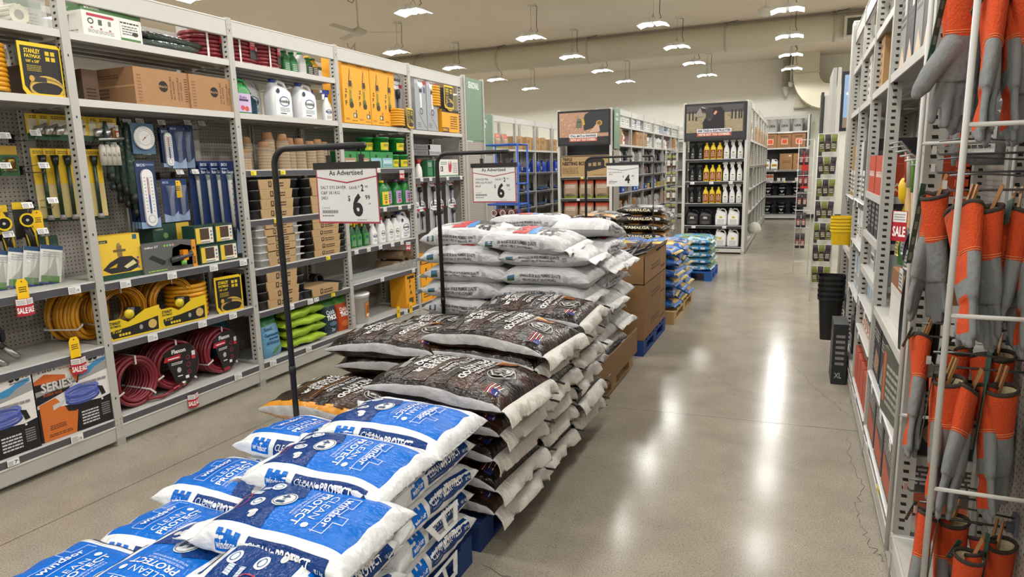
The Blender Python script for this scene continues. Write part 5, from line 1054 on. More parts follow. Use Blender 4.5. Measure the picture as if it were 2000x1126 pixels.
def salt_print(b):
    W, L, H = b.W, b.L, b.half; e = W*.345; I = []
    # text blocks: baseline along -y, up along +x  => helper turns them a quarter
    def T(s, x, y, w_, h, col, bo=0): V, F, wd = text2d(s, bo); I.append(('raw', [(x+yy/.7*h, y-xx/wd*w_) for xx, yy in V], F, col))
    I.append(('p', [(-L*.44, -e), (-L*.1, -e), (-L*.13, -e*.3), (-L*.05, e*.4), (-L*.11, e), (-L*.44, e)], SN))
    o = [(L*.19, -e*.78), (L*.19, e*.78), (L*.28, e*.78), (L*.28, e*.35), (L*.26, e*.35), (L*.26, -e*.1), (L*.33, -e*.1), (L*.33, -e*.35), (L*.27, -e*.35), (L*.27, -e*.78)]
    for (x0, y0), (x1, y1) in zip(o, o[1:]+o[:1]):
        if x0 == x1: I.append(('r', x0-.0012, min(y0, y1), x0+.0012, max(y0, y1), 'c8ddf4'))
        else: I.append(('r', min(x0, x1), y0-.0012, max(x0, x1), y0+.0012, 'c8ddf4'))
    T('windsor', L*.21, e*.65, e*1.2, .03, 'f4f8fc', .01)
    T('CLEAN', L*.1, e*.75, e*1.1, .027, 'e6f0fa', -.01); I.append(('e', L*.127, -e*.62, .012, .012, 'e6f0fa'))
    T('PROTECT', L*.035, e*.8, e*1.5, .027, 'ffffff', .015)
    T('WATER SOFTENING SALT PELLETS', L*.005, e*.8, e*1.2, .009, 'd6e6f6'); T('PASTILLES DE SEL POUR ADOUCISSEUR', -L*.02, e*.8, e*1.2, .008, 'd6e6f6')
    I.append(('e', -L*.14, e*.1, .042, .042, 'dfe3e6')); I.append(('o', -L*.14, e*.1, .038, .038, .003, '5a6a7a')); T('4', -L*.17, e*.32, .02, .03, '2a4a72', .03); T('1', -L*.17, 0, .014, .03, '2a4a72', .03); T('in', -L*.15, e*.14, .014, .012, '2a4a72', .02)
    for yy in (e*.7, -e*.1): I.append(('e', -L*.3, yy, .026, .022, 'e8ecef')); I.append(('o', -L*.3, yy, .018, .014, .003, '3a6aa0'))
    I.append(('e', -L*.24, -e*.55, .018, .012, 'd9dcde')); I.append(('e', -L*.22, -e*.7, .012, .014, 'c9cccf')); I.append(('l', -L*.4, e*.2, -L*.34, e*.8, 2, 'c9d6e6')); I.append(('o', -L*.41, -e*.1, .018, .04, .004, 'b03a4a'))
    # side strips, both long sides
    hs = W/2
    for sd in (-1, 1):
        def S(s, x, y, w_, h, col, bo=0):
            V, F, wd = text2d(s, bo); s0 = -sd
            I.append(('raw', [(s0*(x+xx/wd*w_) if sd < 0 else -(x+xx/wd*w_), (-1 if sd < 0 else 1)*(y-yy/.7*h)) for xx, yy in V], F, col))
        c = H*.445; t = .031
        y0, y1 = c-t, c+t
        sg = -1 if sd < 0 else 1
        def RR(a, b_, c0, d0, col): xs = sorted(((-sg)*a, (-sg)*b_)); ys = sorted((sg*c0, sg*d0)); I.append(('r', xs[0], ys[0], xs[1], ys[1], col))
        RR(-L*.13, L*.4, y0-.004, y1+.002, SN); RR(-L*.33, -L*.18, y0+.01, y1, SB)
        for k in (0, 1, 2): RR(-L*.33+k*L*.057, -L*.33+k*L*.057+L*.036, y0-.002, y0+.012, SB)
        S('windsor', -L*.32, y1-.012, L*.13, .024, 'f2f6fa', .02); S('CLEAN', -L*.11, y1-.022, L*.15, .028, 'f2f6fa', 0); S('PROTECT', L*.08, y1-.022, L*.22, .028, 'ffffff', .03)
        I.append(('e', -sg*L*.06, sg*(y1-.035), .009, .009, 'f2f6fa')); S('18.1 kg', L*.33, y1-.012, L*.06, .014, 'e2ecf6', .02); S('WATER SOFTENING SALT PELLETS', -L*.1, y1-.008, L*.16, .007, 'a9c2e0')
    return I
_old_shape = shape2d
def shape2d(it):
    if it[0] == 'raw': return it[1], it[2], it[3]
    return _old_shape(it)
def salt(seed, droop=.0, L=.57, W=.37, T=.135, handle=False):
    def f():
        b = Bag(L, W, T, seed, droop, pe=.62, te=.62, ear=.05); H = b.half
        def cf(x, s_):
            a = abs(s_)
            if a < W*.36 and abs(x) < L*.44: return SB
            return SW
        t = sackmesh(b, cf, salt_print(b), 'film').obj('salt_sack')
        seam(b, -1, .065, 'eceeee', seed, .35, stripe=None, up=.1).obj('tear_strip', t)
        if handle:
            m = M(); m.m = 'matfilm'; q = b.pt(.05, -PI*.5)
            m.T = Matrix.Translation((0, -W/2*.96, T*.15)) @ Matrix.Rotation(rad(74), 4, 'X')
            def P(pts, c): m.prism(pts, 0, .002, c)
            m.m = 'matfilm'
            for pts in ([(-.12, 0), (.12, 0), (.075, -.075), (.055, -.055), (.08, -.012), (-.08, -.012)], [(-.12, 0), (-.08, -.012), (-.05, -.06), (.06, -.06), (.075, -.075), (-.07, -.075)], [(-.012, -.06), (-.012, -.01), (.01, -.01), (.01, -.06)]):
                v0 = [m.v((x, z, 0)) for x, z in pts]; v1 = [m.v((x, z, .003)) for x, z in pts]; m.f(v0[::-1], 'e6e8ea'); m.f(v1, 'e6e8ea')
            m.obj('carry_handle', t)
        return t
    return f
def pallet(col, name, label, x0, x1, y0, y1):
    t = thing(name, label, 'pallet', ((x0+x1)/2, (y0+y1)/2, 0)); w_, d = (x1-x0)/2, (y1-y0)/2
    for k in range(7):
        m = M(); m.m = 'wood'; y = -d+k*(2*d-.1)/6; m.box(-w_, w_, y, y+.1, .115, .135, col); m.obj('deck_board', t)
    for k in range(3):
        m = M(); m.m = 'wood'; x = -w_+k*(2*w_-.1)/2
        m.box(x, x+.1, -d, d, .095, .115, col)
        for j in range(3): y = -d+j*(2*d-.14)/2; m.box(x, x+.1, y, y+.14, .02, .095, col)
        m.box(x, x+.1, -d, d, 0, .02, col); m.obj('stringer', t)
    return t
pallet('143a78', 'pallet', 'blue pallet under the salt sacks', -2.3, -1.2, 1.05, 2.28)
pallet('12346c', 'pallet', 'blue pallet under the dark pellet sacks', -2.42, -1.2, 2.36, 4.0)
pallet('b79a6e', 'pallet', 'bare wood pallet under the white sacks', -2.42, -1.2, 4.05, 5.3)
pallet('153e80', 'pallet', 'blue pallet under the stacked brown cartons', -2.2, -1.17, 5.58, 6.62)
pallet('b79a6e', 'pallet', 'bare wood pallet under the yellow and blue sacks', -2.2, -1.12, 6.85, 8.2)
pallet('2a62b4', 'pallet', 'small blue pallet under the light blue sacks by the cattle display', -1.75, -1.06, 9.62, 10.45)
pallet('a98f66', 'pallet', 'wood pallet under the black and orange sacks at the back of the display row', -2.7, -1.5, 8.35, 9.6)
SALT = [salt(1), salt(2), salt(3, .012), salt(4, .0, handle=True)]
def putsalt(v, x, y, z, rz, label, rx=0, ry=0, group=None):
    return inst(('salt', v), SALT[v], label, 'salt sack', (x, y, z), 0, group, rot=(rad(rx), rad(ry), rad(rz)))
# right column: long axis along y, print head away
for k in range(4):
    for j, y in enumerate((2.0, 1.44)):
        z = .135+.112*k-(.02 if j else 0)
        putsalt(3 if k in (0, 2) and j == 0 else (1 if (k+j) % 2 else 0), -1.36+R.uniform(-.012, .012), y, z, 90+R.uniform(-2, 2), 'salt sack in the right-hand column, %s layer, %s' % (lay(k, 4), ('far end', 'near end')[j]))
putsalt(0, -1.45, .9, .36, 90, 'salt sack at the near end just below the frame', 0)
# left block
for k, (z) in enumerate((.135, .25)):
    for j, y in enumerate((2.1, 1.73, 1.36, .99)): putsalt((k+j) % 3, -1.93, y, z, 180, 'salt sack in the lower left block, %s layer, %s row from the back' % (('bottom', 'second')[k], ORD[j]))
putsalt(0, -1.86, 2.13, .45, 178, 'flat salt sack at the back left beside the sign pole', 3)
putsalt(1, -1.86, 2.13, .36, 180, 'salt sack under the back left one beside the sign pole')
putsalt(2, -1.95, 1.8, .37, 179, 'salt sack at the left with its corner poking over the floor', 0, -2)
putsalt(0, -1.9, 1.5, .335, 181, 'salt sack low on the left, mostly covered by its neighbours')
putsalt(1, -1.93, 1.17, .34, 180, 'salt sack at the bottom left corner, print reading away from the aisle')
putsalt(2, -1.7, 1.24, .395, -90, 'salt sack at the bottom centre with upside-down print')
putsalt(0, -1.36, 1.2, .41, -91, 'salt sack at the bottom right of the near pile with upside-down 4 in 1 mark')
putsalt(2, -1.42, 2.13, .585, -2, 'salt sack lying across the top, farthest of the three crosswise ones', 2)
putsalt(0, -1.44, 1.78, .555, -1, 'salt sack lying across the top, middle of the three crosswise ones', 3)
putsalt(1, -1.37, 1.49, .5, -1, 'salt sack lying across the top, nearest of the three crosswise ones', 3)

# ---- dark barbecue pellet sacks
def dark_print(b, orange=False):
    W, L, H = b.W, b.L, b.half; e = W*.46; I = []
    def T(s, x, y, w_, h, col, bo=0): V, F, wd = text2d(s, bo); I.append(('raw', [(x+yy/.7*h, y-xx/wd*w_) for xx, yy in V], F, col))
    wc = 'dcdcda'
    for k, (x, c) in enumerate(((-.32, '1a1412'), (-.15, '3a2418'), (0, '1a1412'), (.16, '3c2519'))): I.append(('r', L*x, -e, L*(x+.09), e, c))
    for k in range(14): x = R.uniform(-.42, .42)*L; y = R.uniform(-e, e*.6); I.append(('r', x, y, x+R.uniform(.004, .012), min(e, y+R.uniform(.05, .16)), R.choice(('2c1a12', '4a2c1c', '120e0d', '5c3722'))))
    cx, cy_ = L*.33, -e*.05
    I += [('p', [(cx-.09, cy_+.12), (cx-.1, cy_+.2), (cx-.03, cy_+.16), (cx+.01, cy_+.2), (cx, cy_+.1)], '8a4a1c'), ('p', [(cx-.08, cy_+.14), (cx-.07, cy_+.18), (cx-.02, cy_+.15)], 'd89a3c')]
    I += [('o', cx, cy_, .062, .075, .006, '9a9a98'), ('o', cx, cy_, .07, .084, .002, '6a6a68'), ('p', [(cx-.055, cy_), (cx-.02, cy_+.055), (cx+.04, cy_+.05), (cx+.04, cy_-.05), (cx-.02, cy_-.055)], 'b4b4b2'), ('p', [(cx-.045, cy_), (cx-.015, cy_+.045), (cx+.032, cy_+.042), (cx+.032, cy_-.042), (cx-.015, cy_-.045)], '211a18'),
          ('e', cx-.008, cy_+.018, .018, .012, 'a8a8a6'), ('e', cx-.008, cy_-.018, .018, .012, 'a8a8a6'), ('r', cx+.012, cy_-.05, cx+.03, cy_+.05, 'c4c4c2')]
    T('BEAR', cx+.014, cy_+.045, .09, .014, '1a1614', .04)
    T('100% NATURAL', L*.2, e*.7, e*1.1, .016, wc, .02); T('HARDWOOD', L*.12, e*.8, e*1.5, .034, 'ececea', .03); T('PELLETS', L*.055, e*.8, e*1.05, .034, 'ececea', .03)
    I.append(('r', L*.035, -e*.7, L*.038, e*.8, 'b9b9b7')); T('MASTER BLEND', -L*.03, e*.8, e*1.3, .026, wc, .02); T('MELANGE MAITRE', -L*.07, e*.8, e*1.2, .013, wc, .02)
    I.append(('r', -L*.095, -e*.8, -L*.092, e*.8, 'e0962c' if orange else '6a6a68')); T('GRANULES', -L*.165, e*.8, e*1.2, .03, 'ececea', .03); T('DE BOIS DUR', -L*.22, e*.8, e*1.45, .03, 'ececea', .03); T('POUR BBQ' if not orange else 'WHISKEY', -L*.275, e*.8, e*1.1, .03, 'ececea', .03)
    I.append(('r', -L*.3, -e*.6, -L*.297, e*.8, 'e0962c' if orange else '8a8a88')); I.append(('l', -L*.36, -e*.5, -L*.32, e*.8, 2, '8a8a88')); I.append(('r', -L*.44, -e*.2, -L*.385, e*.7, '6a6a6a')); I.append(('l', -L*.435, -e*.15, -L*.39, e*.65, 3, 'd0d0ce'))
    fx, fy = cx+.045, -e*.72
    for k in range(6): I.append(('r', fx-.028+k*.0095, fy-.04, fx-.0235+k*.0095, fy+.045, ('b02c38', 'e0dcd8')[k % 2]))
    I.append(('r', fx-.002, fy-.045, fx+.03, fy-.01, '2c3a7a'))
    return I
def darkbag(seed, droop=.01, orange=False, L=.68, W=.5, T=.16):
    def f():
        b = Bag(L, W, T, seed, droop, wr=.014)
        e = W*.46; H = b.half
        def cf(x, s_):
            a = abs(s_); q = noise.noise(Vector((x*5, s_*14, seed)))
            if H*.45 < a < H*.52: return 'b9b9bc'
            if orange and H*.38 < a < H*.58: return 'd8932c' if a < H*.44 else 'c49a72'
            if a > H*.54: return '201715' if q < .1 else '2e1e18'
            return '19120f' if q < 0 else ('2a1a14' if q < .25 else '3a2418')
        t = sackmesh(b, cf, dark_print(b, orange), 'darkfilm', grid=.035).obj('pellet_sack')
        seam(b, 1, .07, 'd2cfc8', seed+.5, .75, up=.0).obj('sewn_strip', t)
        m = M(); m.m = 'matfilm'; m.m = 'plastic'; p = b.pt(L/2, PI*.47); m.tube([p, p+Vector((.03, .02, -.01)), p+Vector((.045, .06, -.03))], .006, 5, '1a1a1c'); m.obj('stitch_cord', t)
        return t
    return f
DK = [darkbag(11), darkbag(12, .02), darkbag(13, .0)]; OR = darkbag(14, .01, True)
def putdark(v, x, y, z, rz, label, rx=0, ry=0, sc=1): return inst(('dark', v), DK[v] if v < 9 else OR, label, 'wood pellet sack', (x, y, z), 0, None, rot=(rad(rx), rad(ry), rad(rz)), scale=sc)
rows3 = (('near', 2.62), ('middle', 3.13), ('far', 3.66))
for j, (nm, y) in enumerate(rows3):
    for k in range(4+(j > 0)):
        z = .135+.118*k+(.0 if j == 0 else .01); putdark((j+k) % 3, -1.46+R.uniform(-.02, .035), y+R.uniform(-.01, .01), z, R.uniform(-4, 3), 'dark barbecue pellet sack in the %s column of the aisle side, %s' % (nm, lay(k, 4+(j > 0))), 0, 0)
putdark(0, -1.42, 2.62, .6, -3, 'dark barbecue pellet sack on top of the near column, its print facing up', -2, 1, 1.04)
putdark(1, -1.42, 3.14, .715, -4, 'dark barbecue pellet sack on top of the middle column, white end strip over the aisle', 0, 2, 1.02)
putdark(2, -1.43, 3.66, .72, 2, 'dark barbecue pellet sack on top of the far column against the white sacks', 2)
for k in range(3):
    putdark(9, -2.12, 2.66, .135+.14*k, R.uniform(-3, 3), 'orange-edged dark pellet sack, %s of three beside the salt' % ('lowest', 'middle', 'topmost')[k])
    putdark((k+1) % 3, -2.1, 3.66, .14+.125*k, 1, 'dark pellet sack in the back left column, %s' % lay(k, 4))
for k in range(4): putdark(k % 3, -2.08+.02*k, 3.16, .14+.125*k, R.uniform(-3, 3), 'dark pellet sack in the left middle column, %s' % (lay(k, 5)))
putdark(0, -2.05, 3.12, .63, 2, 'dark pellet sack on top at the left, its pale side edge toward the shelving', 0, -2)
putdark(2, -2.05, 3.66, .55, 1, 'dark pellet sack on top at the back left by the second sign pole')

# ---- white spruce pellet sacks
def white_print(b):
    W, L, H = b.W, b.L, b.half; e = W*.36; I = []
    def T(s, x, y, w_, h, col, bo=0): V, F, wd = text2d(s, bo); I.append(('raw', [(x+yy/.7*h, y-xx/wd*w_) for xx, yy in V], F, col))
    # pictures and names run along the short way, head at +x
    I += [('p', [(L*.12, e), (L*.2, e*.5), (L*.17, -e*.2), (L*.1, -e), (L*.06, -e*.2), (L*.06, e*.6)], '2b2d2e'), ('p', [(L*.03, e*.8), (L*.1, e*.1), (L*.14, -e*.95), (L*.05, -e*1.0), (L*.03, -e*.2)], '2f86cc')]
    T('SPRUCE', L*.19, e*1.0, e*2, .07, '26282a', .06); T('POINTE', -L*.12, e*1.0, e*2, .085, 'c42a30', .09); T('WOOD PELLETS', -L*.17, e*.85, e*1.6, .02, '33363a', .03)
    I.append(('l', -L*.3, -e*.7, -L*.2, e*.7, 3, 'a8a8aa')); I.append(('l', L*.3, -e*.6, L*.36, e*.4, 2, 'b4b4b6')); I.append(('r', L*.27, e*.2, L*.34, e*.6, '8a8c90'))
    for sd in (-1, 1):
        sg = sd
        def S(s, x, y, w_, h, col, bo=0):
            V, F, wd = text2d(s, bo); I.append(('raw', [((-sg)*(x+xx/wd*w_), sg*(y-yy/.7*h)) for xx, yy in V], F, col))
        c = H*.49
        S('GRANULES DE BOIS PREMIERE QUALITE', -L*.27, c, L*.46, .019, '3a3c40', .03); S('100% NATUREL ET RENOUVELABLE', -L*.24, c+.026, L*.38, .015, '4a4c50', .02)
        xs = sorted(((-sg)*(-L*.41), (-sg)*(-L*.33))); ys = sorted((sg*(c-.02), sg*(c+.025))); I += [('r', xs[0], ys[0], xs[1], ys[1], '3a6a8a'), ('r', xs[0], sg*(c+.005) if sg > 0 else ys[0], xs[1], ys[1] if sg > 0 else sg*(c+.005), '2f4a34')]
        xs = sorted(((-sg)*(L*.22), (-sg)*(L*.27))); I.append(('r', xs[0], ys[0]+.004, xs[1], ys[1]-.004, '9a9ca0'))
    return I
def whitebag(seed, droop=.012, L=.62, W=.43, T=.16, pr=True):
    def f():
        b = Bag(L, W, T, seed, droop, pe=.72, te=.72, wr=.02)
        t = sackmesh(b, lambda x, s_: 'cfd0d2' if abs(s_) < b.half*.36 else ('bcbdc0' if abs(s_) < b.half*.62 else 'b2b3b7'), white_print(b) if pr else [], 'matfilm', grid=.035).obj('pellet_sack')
        m = seam(b, 1, .05, 'e2e2e0', seed+.2, .5); m.obj('sealed_edge', t); return t
    return f
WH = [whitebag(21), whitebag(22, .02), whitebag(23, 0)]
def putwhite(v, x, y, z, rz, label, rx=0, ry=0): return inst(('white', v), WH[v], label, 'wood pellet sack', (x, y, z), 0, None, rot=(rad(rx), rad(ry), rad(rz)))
for k in range(8):
    z = .145+.121*k; n_ = 8
    if k % 2 == 0:
        for j, y in enumerate((4.2, 4.6, 5.0)):
            for i, x in enumerate((-2.1, -1.5)):
                if j and i == 0 and k < 7: continue
                putwhite((j+k+i) % 3, x+R.uniform(-.015, .02), y+R.uniform(-.012, .012), z, (180 if ((j+k) % 3 == 0 or k < 2) else 0)+R.uniform(-3, 3), 'white spruce pellet sack laid crosswise, %s layer, %s row, %s side' % (lay(k, n_), ('near', 'middle', 'far')[j], ('left', 'aisle')[i]))
    else:
        for i, x in enumerate((-2.1, -1.5)): putwhite((k+i) % 3, x-.03+R.uniform(-.02, .02), 4.21, z, (0 if i else 180)+R.uniform(-3, 3), 'white spruce pellet sack across the front, %s layer, %s side' % (lay(k, n_), ('left', 'aisle')[i]))
        for i, x in enumerate((-2.22, -1.81, -1.41)):
            if i == 0 and k < 7: continue
            putwhite((k+i+1) % 3, x, 4.74, z, 90+R.uniform(-3, 3), 'white spruce pellet sack laid lengthwise behind the front row, %s layer, %s' % (lay(k, n_), ('left', 'middle', 'aisle side')[i]))
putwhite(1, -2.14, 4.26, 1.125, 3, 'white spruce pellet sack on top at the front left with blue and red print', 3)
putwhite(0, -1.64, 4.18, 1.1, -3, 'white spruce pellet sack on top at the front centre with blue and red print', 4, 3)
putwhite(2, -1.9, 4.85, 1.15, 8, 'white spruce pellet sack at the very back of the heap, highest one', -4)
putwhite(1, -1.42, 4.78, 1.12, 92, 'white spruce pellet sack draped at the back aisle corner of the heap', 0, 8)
m = M(); m.m = 'card'
for a in ((-2.41, -1.16, 4.0, 4.01), (-1.17, -1.16, 4.0, 5.28)): m.box(a[0], a[1], a[2], a[3], .13, .33, '8a6c48')
m.box(-2.41, -1.19, 4.03, 5.28, .136, .142, '8a6c48'); tag(m.obj('cardboard_tray'), 'brown corrugated tray wrapped round the bottom of the white sacks', 'tray')

# ---- stacked cartons with black goods
def bigbox(open_=False):
    def f():
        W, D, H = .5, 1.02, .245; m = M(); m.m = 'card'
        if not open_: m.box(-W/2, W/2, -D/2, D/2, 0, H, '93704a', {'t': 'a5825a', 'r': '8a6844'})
        else:
            for a in ((-W/2, W/2, -D/2, -D/2+.006), (-W/2, W/2, D/2-.006, D/2), (-W/2, -W/2+.006, -D/2, D/2), (W/2-.006, W/2, -D/2, D/2)): m.box(a[0], a[1], a[2], a[3], 0, H, '93704a')
            m.box(-W/2, W/2, -D/2, D/2, 0, .006, '93704a')
        m.m = 'plastic'; m.dec((-W/2, -D/2, 0), (1, 0, 0), (0, 0, 1), [('r', .19, H-.07, .31, H, 'a88a62')]); m.m = 'card'
        m.dec((W/2, -D/2, 0), (0, 1, 0), (0, 0, 1), [('l', .3, .09, .7, .15, 2, '5c4228'), ('r', .2, .0, .205, H, '7a5a38'), ('r', .8, 0, .82, H, 'a58a66'), ('l', .75, .05, .95, .09, 1, '5c4228')]); t = m.obj('carton')
        if open_:
            for s_ in (-1, 1):
                m = M(); m.m = 'card'; x = s_*W/2; m.quad((x, -D/2, H), (x, D/2, H), (x+s_*.02, D/2-.02, H+.05), (x+s_*.02, -D/2+.02, H+.05), '9c7a52'); m.obj('flap', t)
        return t
    return f
for k in range(3):
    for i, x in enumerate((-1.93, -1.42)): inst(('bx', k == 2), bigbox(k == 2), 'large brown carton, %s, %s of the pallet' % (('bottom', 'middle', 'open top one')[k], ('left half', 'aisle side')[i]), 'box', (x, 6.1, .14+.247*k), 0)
def strap():
    m = M(); m.m = 'rubber'; m.box(-.012, .012, -.22, .22, 0, .012, '1c1c1e'); m.box(-.03, .03, -.25, -.2, -.004, .018, '131315'); m.cyl((0, .22, .006), (0, .3, .05), .008, 6, '26262a'); t = m.obj('black_bracket')
    m = M(); m.m = 'steel'; m.cyl((0, -.24, .02), (0, -.24, .04), .008, 8, 'a0a0a2'); m.obj('bolt', t); return t
for k in range(22):
    inst('strap', strap, 'black metal bracket heaped in the open top cartons', 'bracket', (-1.58+.3*((k*37) % 22)/22, 5.84+.5*((k*13) % 22)/22, .825+.04*((k*7) % 5)/5), 0, 'black brackets in the open cartons', rot=(rad(R.uniform(0, 9)), rad(R.uniform(-20, 20)), rad(R.uniform(-40, 10))))
# ---- coloured feed sacks further back
def feedbag(cols, seed, L=.5, W=.36, T=.11, txt=None, tc='f0e6c0', mt='darkfilm'):
    def f():
        b = Bag(L, W, T, seed, .008)
        def cf(x, s_):
            q = noise.noise(Vector((x*7+seed, s_*7, 3))); a = abs(s_)/b.half
            if a > .38: return cols[0] if q < .18 else cols[2]
            return cols[1] if q < .05 else (cols[2] if q < .28 else cols[0])
        I = []
        if txt:
            for sg in (-1, 1):
                V, F, wd = text2d(txt, .04); c = b.half*.5; I.append(('raw', [((-sg)*(-L*.3+xx/wd*L*.55), sg*(c+.012-yy/.7*.03)) for xx, yy in V], F, tc))
                I.append(('raw', [((-sg)*x, sg*y) for x, y in ((L*.3, c-.02), (L*.4, c-.02), (L*.4, c+.015), (L*.3, c+.015))], [(0, 1, 2, 3)], 'dddddd'))
        m = sackmesh(b, cf, I, mt, 26, 30, .05); t = m.obj('feed_sack'); seam(b, 1, .03, cols[2], seed, .4).obj('sewn_strip', t); return t
    return f
YB_ = [feedbag(('24569c', 'c9a53a', '2f6ab8'), 31), feedbag(('1f4c92', '3c78c4', 'b8a050'), 32)]
for k in range(6):
    for j, y in enumerate((7.1, 7.5, 7.9)):
        inst(('yb', (k+j) % 2), YB_[(k+j) % 2], 'yellow and blue feed sack on the aisle side, %s layer, %s' % (lay(k, 6), ('near', 'middle', 'far')[j]), 'feed sack', (-1.38+R.uniform(-.02, .02), y, .14+.112*k), rad(R.uniform(-5, 5)))
for k in range(2):
    for j, y in enumerate((7.05, 7.42, 7.8)): inst(('yb', (k+j) % 2), None, 'yellow and blue feed sack in the inner column, %s, %s' % (('below', 'on top')[k], ('near', 'middle', 'far')[j]), 'feed sack', (-1.86, y, .59+.112*k), rad(R.uniform(-5, 5)))
YA = [feedbag(('2a2422', '8c8f92', '5a5552'), 41, .6, .42, .12, 'YAMALGA'), feedbag(('241f1d', 'b98a50', '4c4642'), 42, .6, .42, .12, 'YAMALGA')]
for k in range(9):
    for j, (x, y) in enumerate(((-2.42, 8.6), (-1.83, 8.6), (-2.42, 9.1), (-1.83, 9.1))):
        if k < 5 and j in (0, 2, 3): continue
        if k == 8 and j != 1: continue
        v = 0 if k == 8 or (k == 7 and j > 1) else 1
        inst(('ya', v), YA[v], 'black feed sack with %s top print, %s layer, %s' % (('silver', 'orange')[v], lay(k, 9), ('near left', 'near right', 'far left', 'far right')[j]), 'feed sack', (x+R.uniform(-.03, .03), y, .14+.112*k), rad(R.uniform(-6, 6)))
BL = [feedbag(('4a9ad0', '6a8a4a', 'b8d8e8'), 51, .62, .38, .1, 'LITE', 'e8f4fa', 'film'), feedbag(('3a8ac8', '5c9ac8', '7a9a5c'), 52, .62, .38, .1, 'LITE', 'e8f4fa', 'film')]
for k in range(5):
    for j, y in enumerate((9.83, 10.22)): inst(('bl', (k+j) % 2), BL[(k+j) % 2], 'light blue sack on the small blue pallet, %s layer, %s' % (lay(k, 5), ('near', 'far')[j]), 'feed sack', (-1.4, y, .14+.095*k), rad(R.uniform(-3, 3)))

# ---- sign stands
def signstand(ztop=1.76, arm=.48):
    def f():
        t = empty('sign_stand'); m = M(); m.m = 'rubber'
        pts = [(0, 0, .01), (0, 0, ztop-.07)]+[(.07-.07*cos(a), 0, ztop-.07+.07*sin(a)) for a in [PI/2*k/6 for k in range(1, 7)]]+[(arm, 0, ztop)]
        m.tube(pts, .0135, 8, '121213'); m.obj('pole', t)
        m = M(); m.m = 'rubber'; m.cyl((0, 0, .74), (0, 0, .78), .016, 8, '0e0e0f'); m.obj('collar', t)
        m = M(); m.m = 'rubber'; m.box(-.15, .3, -.015, .015, 0, .01, '121213'); m.obj('foot', t); return t
    return f
def adsign(lines, save, dollars, cents, red=True, w=.31, h=.235):
    def f():
        t = empty('price_sign'); m = M(); m.m = 'rubber'; m.box(-w/2-.01, w/2+.01, -.008, .008, -.028, 0, '161617'); m.obj('sign_rail', t)
        m = M(); m.m = 'rubber'
        for x in (-w*.28, w*.25): m.box(x-.009, x+.009, -.006, .006, 0, .03, '1a1a1b'); m.cyl((x, 0, .02), (x, 0, .062), .002, 5, '2a2a2a')
        m.obj('hanging_clip', t)
        m = M(); m.m = 'paper'; n_ = 8; rc = 'a03a4c' if red else 'e8e8ea'
        def fn(x, y, hh): return Vector((x, -.004-hh+.006*sin(x*9+1)*(-y/h), y-.02))
        V = [[m.v(fn(-w/2+w*i/n_, -h*j/4, 0)) for i in range(n_+1)] for j in range(5)]
        for j in range(4):
            for i in range(n_): m.f([V[j+1][i], V[j+1][i+1], V[j][i+1], V[j][i]], 'ccccca')
        a, b = -w/2, -h
        its = [('r', a, b, a+w, 0, rc), ('r', a+.006, b+.008, -a-.006, -.0, 'dcdcdb'), ('p', [(a+.006, -.038), (0, -.062), (-a-.006, -.038), (-a-.006, -.043), (0, -.068), (a+.006, -.043)], 'a03a4c' if red else '55555a'), ('T', 'As Advertised' if red else '', a+w*.22, -.033, w*.55, .02, '333335', .02) if red else ('l', a+.01, -.02, a+.05, -.012, 1, 'cccccc')]
        for k, s_ in enumerate(lines): its.append(('t', s_, a+.02, -.09-.022*k, .013, '3a3a3c', 'l', w*.42, .01))
        if save: its += [('T', save[0], a+w*.53, -.092, w*.13, .012, '3a3a3c', .01), ('T', '$', a+w*.68, -.086, .006, .01, '3a3a3c'), ('T', save[1], a+w*.72, -.1, .014, .026, '222224', .04), ('T', '00', a+w*.79, -.086, .014, .009, '3a3a3c', .01)]
        its += [('T', '$', a+w*.5, -.14, .012, .022, '333335', .02), ('T', dollars, a+w*.57, -.2, .05, .085, '1c1c1e', .04), ('T', cents, a+w*.78, -.135, .024, .018, '333335', .02), ('T', 'EA', a+w*.83, -.155, .012, .007, '333335', .01)]
        its += [('T', '1131818', a+.02, b+.062, .04, .007, '555558'), ('r', a+.02, b+.043, a+.1, b+.056, '6a6a6c')]+[('r', a+.02+.008*k, b+.043, a+.023+.008*k, b+.056, 'c8c8c8') for k in range(10)]+[('l', a+.02, b+.03, a+.08, b+.04, 1, '777777'), ('l', a+w*.62, b+.014, a+w*.78, b+.02, 1, '666666')]
        m.wrap(its, fn, .05, .0003, .0004); m.obj('paper_sheet', t); return t
    return f
ST = signstand()
inst('stand', ST, 'black arched sign stand behind the salt sacks, nearest of the stands', 'sign stand', (-2.11, 2.3, 0), 0)
inst('stand', ST, 'black arched sign stand in front of the white sacks', 'sign stand', (-2.24, 3.97, 0), 0, scale=(1.1, 1, 1))
inst('stand', ST, 'black arched sign stand in front of the black feed sacks', 'sign stand', (-2.4, 7.95, 0), 0, scale=(1.2, 1, 1))
inst('stand', ST, 'black sign stand without a sign, right of the small 4 dollar sign', 'sign stand', (-1.6, 8.12, 0), rad(170), scale=(.3, 1, 1))
tag(adsign(['SALT SYS SAVER', 'C&P 18.1KG', '2421'], ('SAVE', '2'), '6', '99')(), 'white As Advertised price sign for salt, 6.99, nearest of the hanging signs', 'price sign').location = (-1.73, 2.3, 1.695)
s2 = tag(adsign(['WOOD PEL', 'SPRUCE POINT', '40LB'], ('SAVE', '2'), '6', '99')(), 'white As Advertised price sign for wood pellets, 6.99, above the white sacks', 'price sign'); s2.location = (-1.82, 3.97, 1.69)
s3 = tag(adsign(['SOIL PLANT MULCH', '40LB'], None, '4', '49', False)(), 'small white price sign reading 4, hanging over the black feed sacks', 'price sign'); s3.location = (-1.94, 7.95, 1.69); s3.scale = (1.25, 1, 1.1)
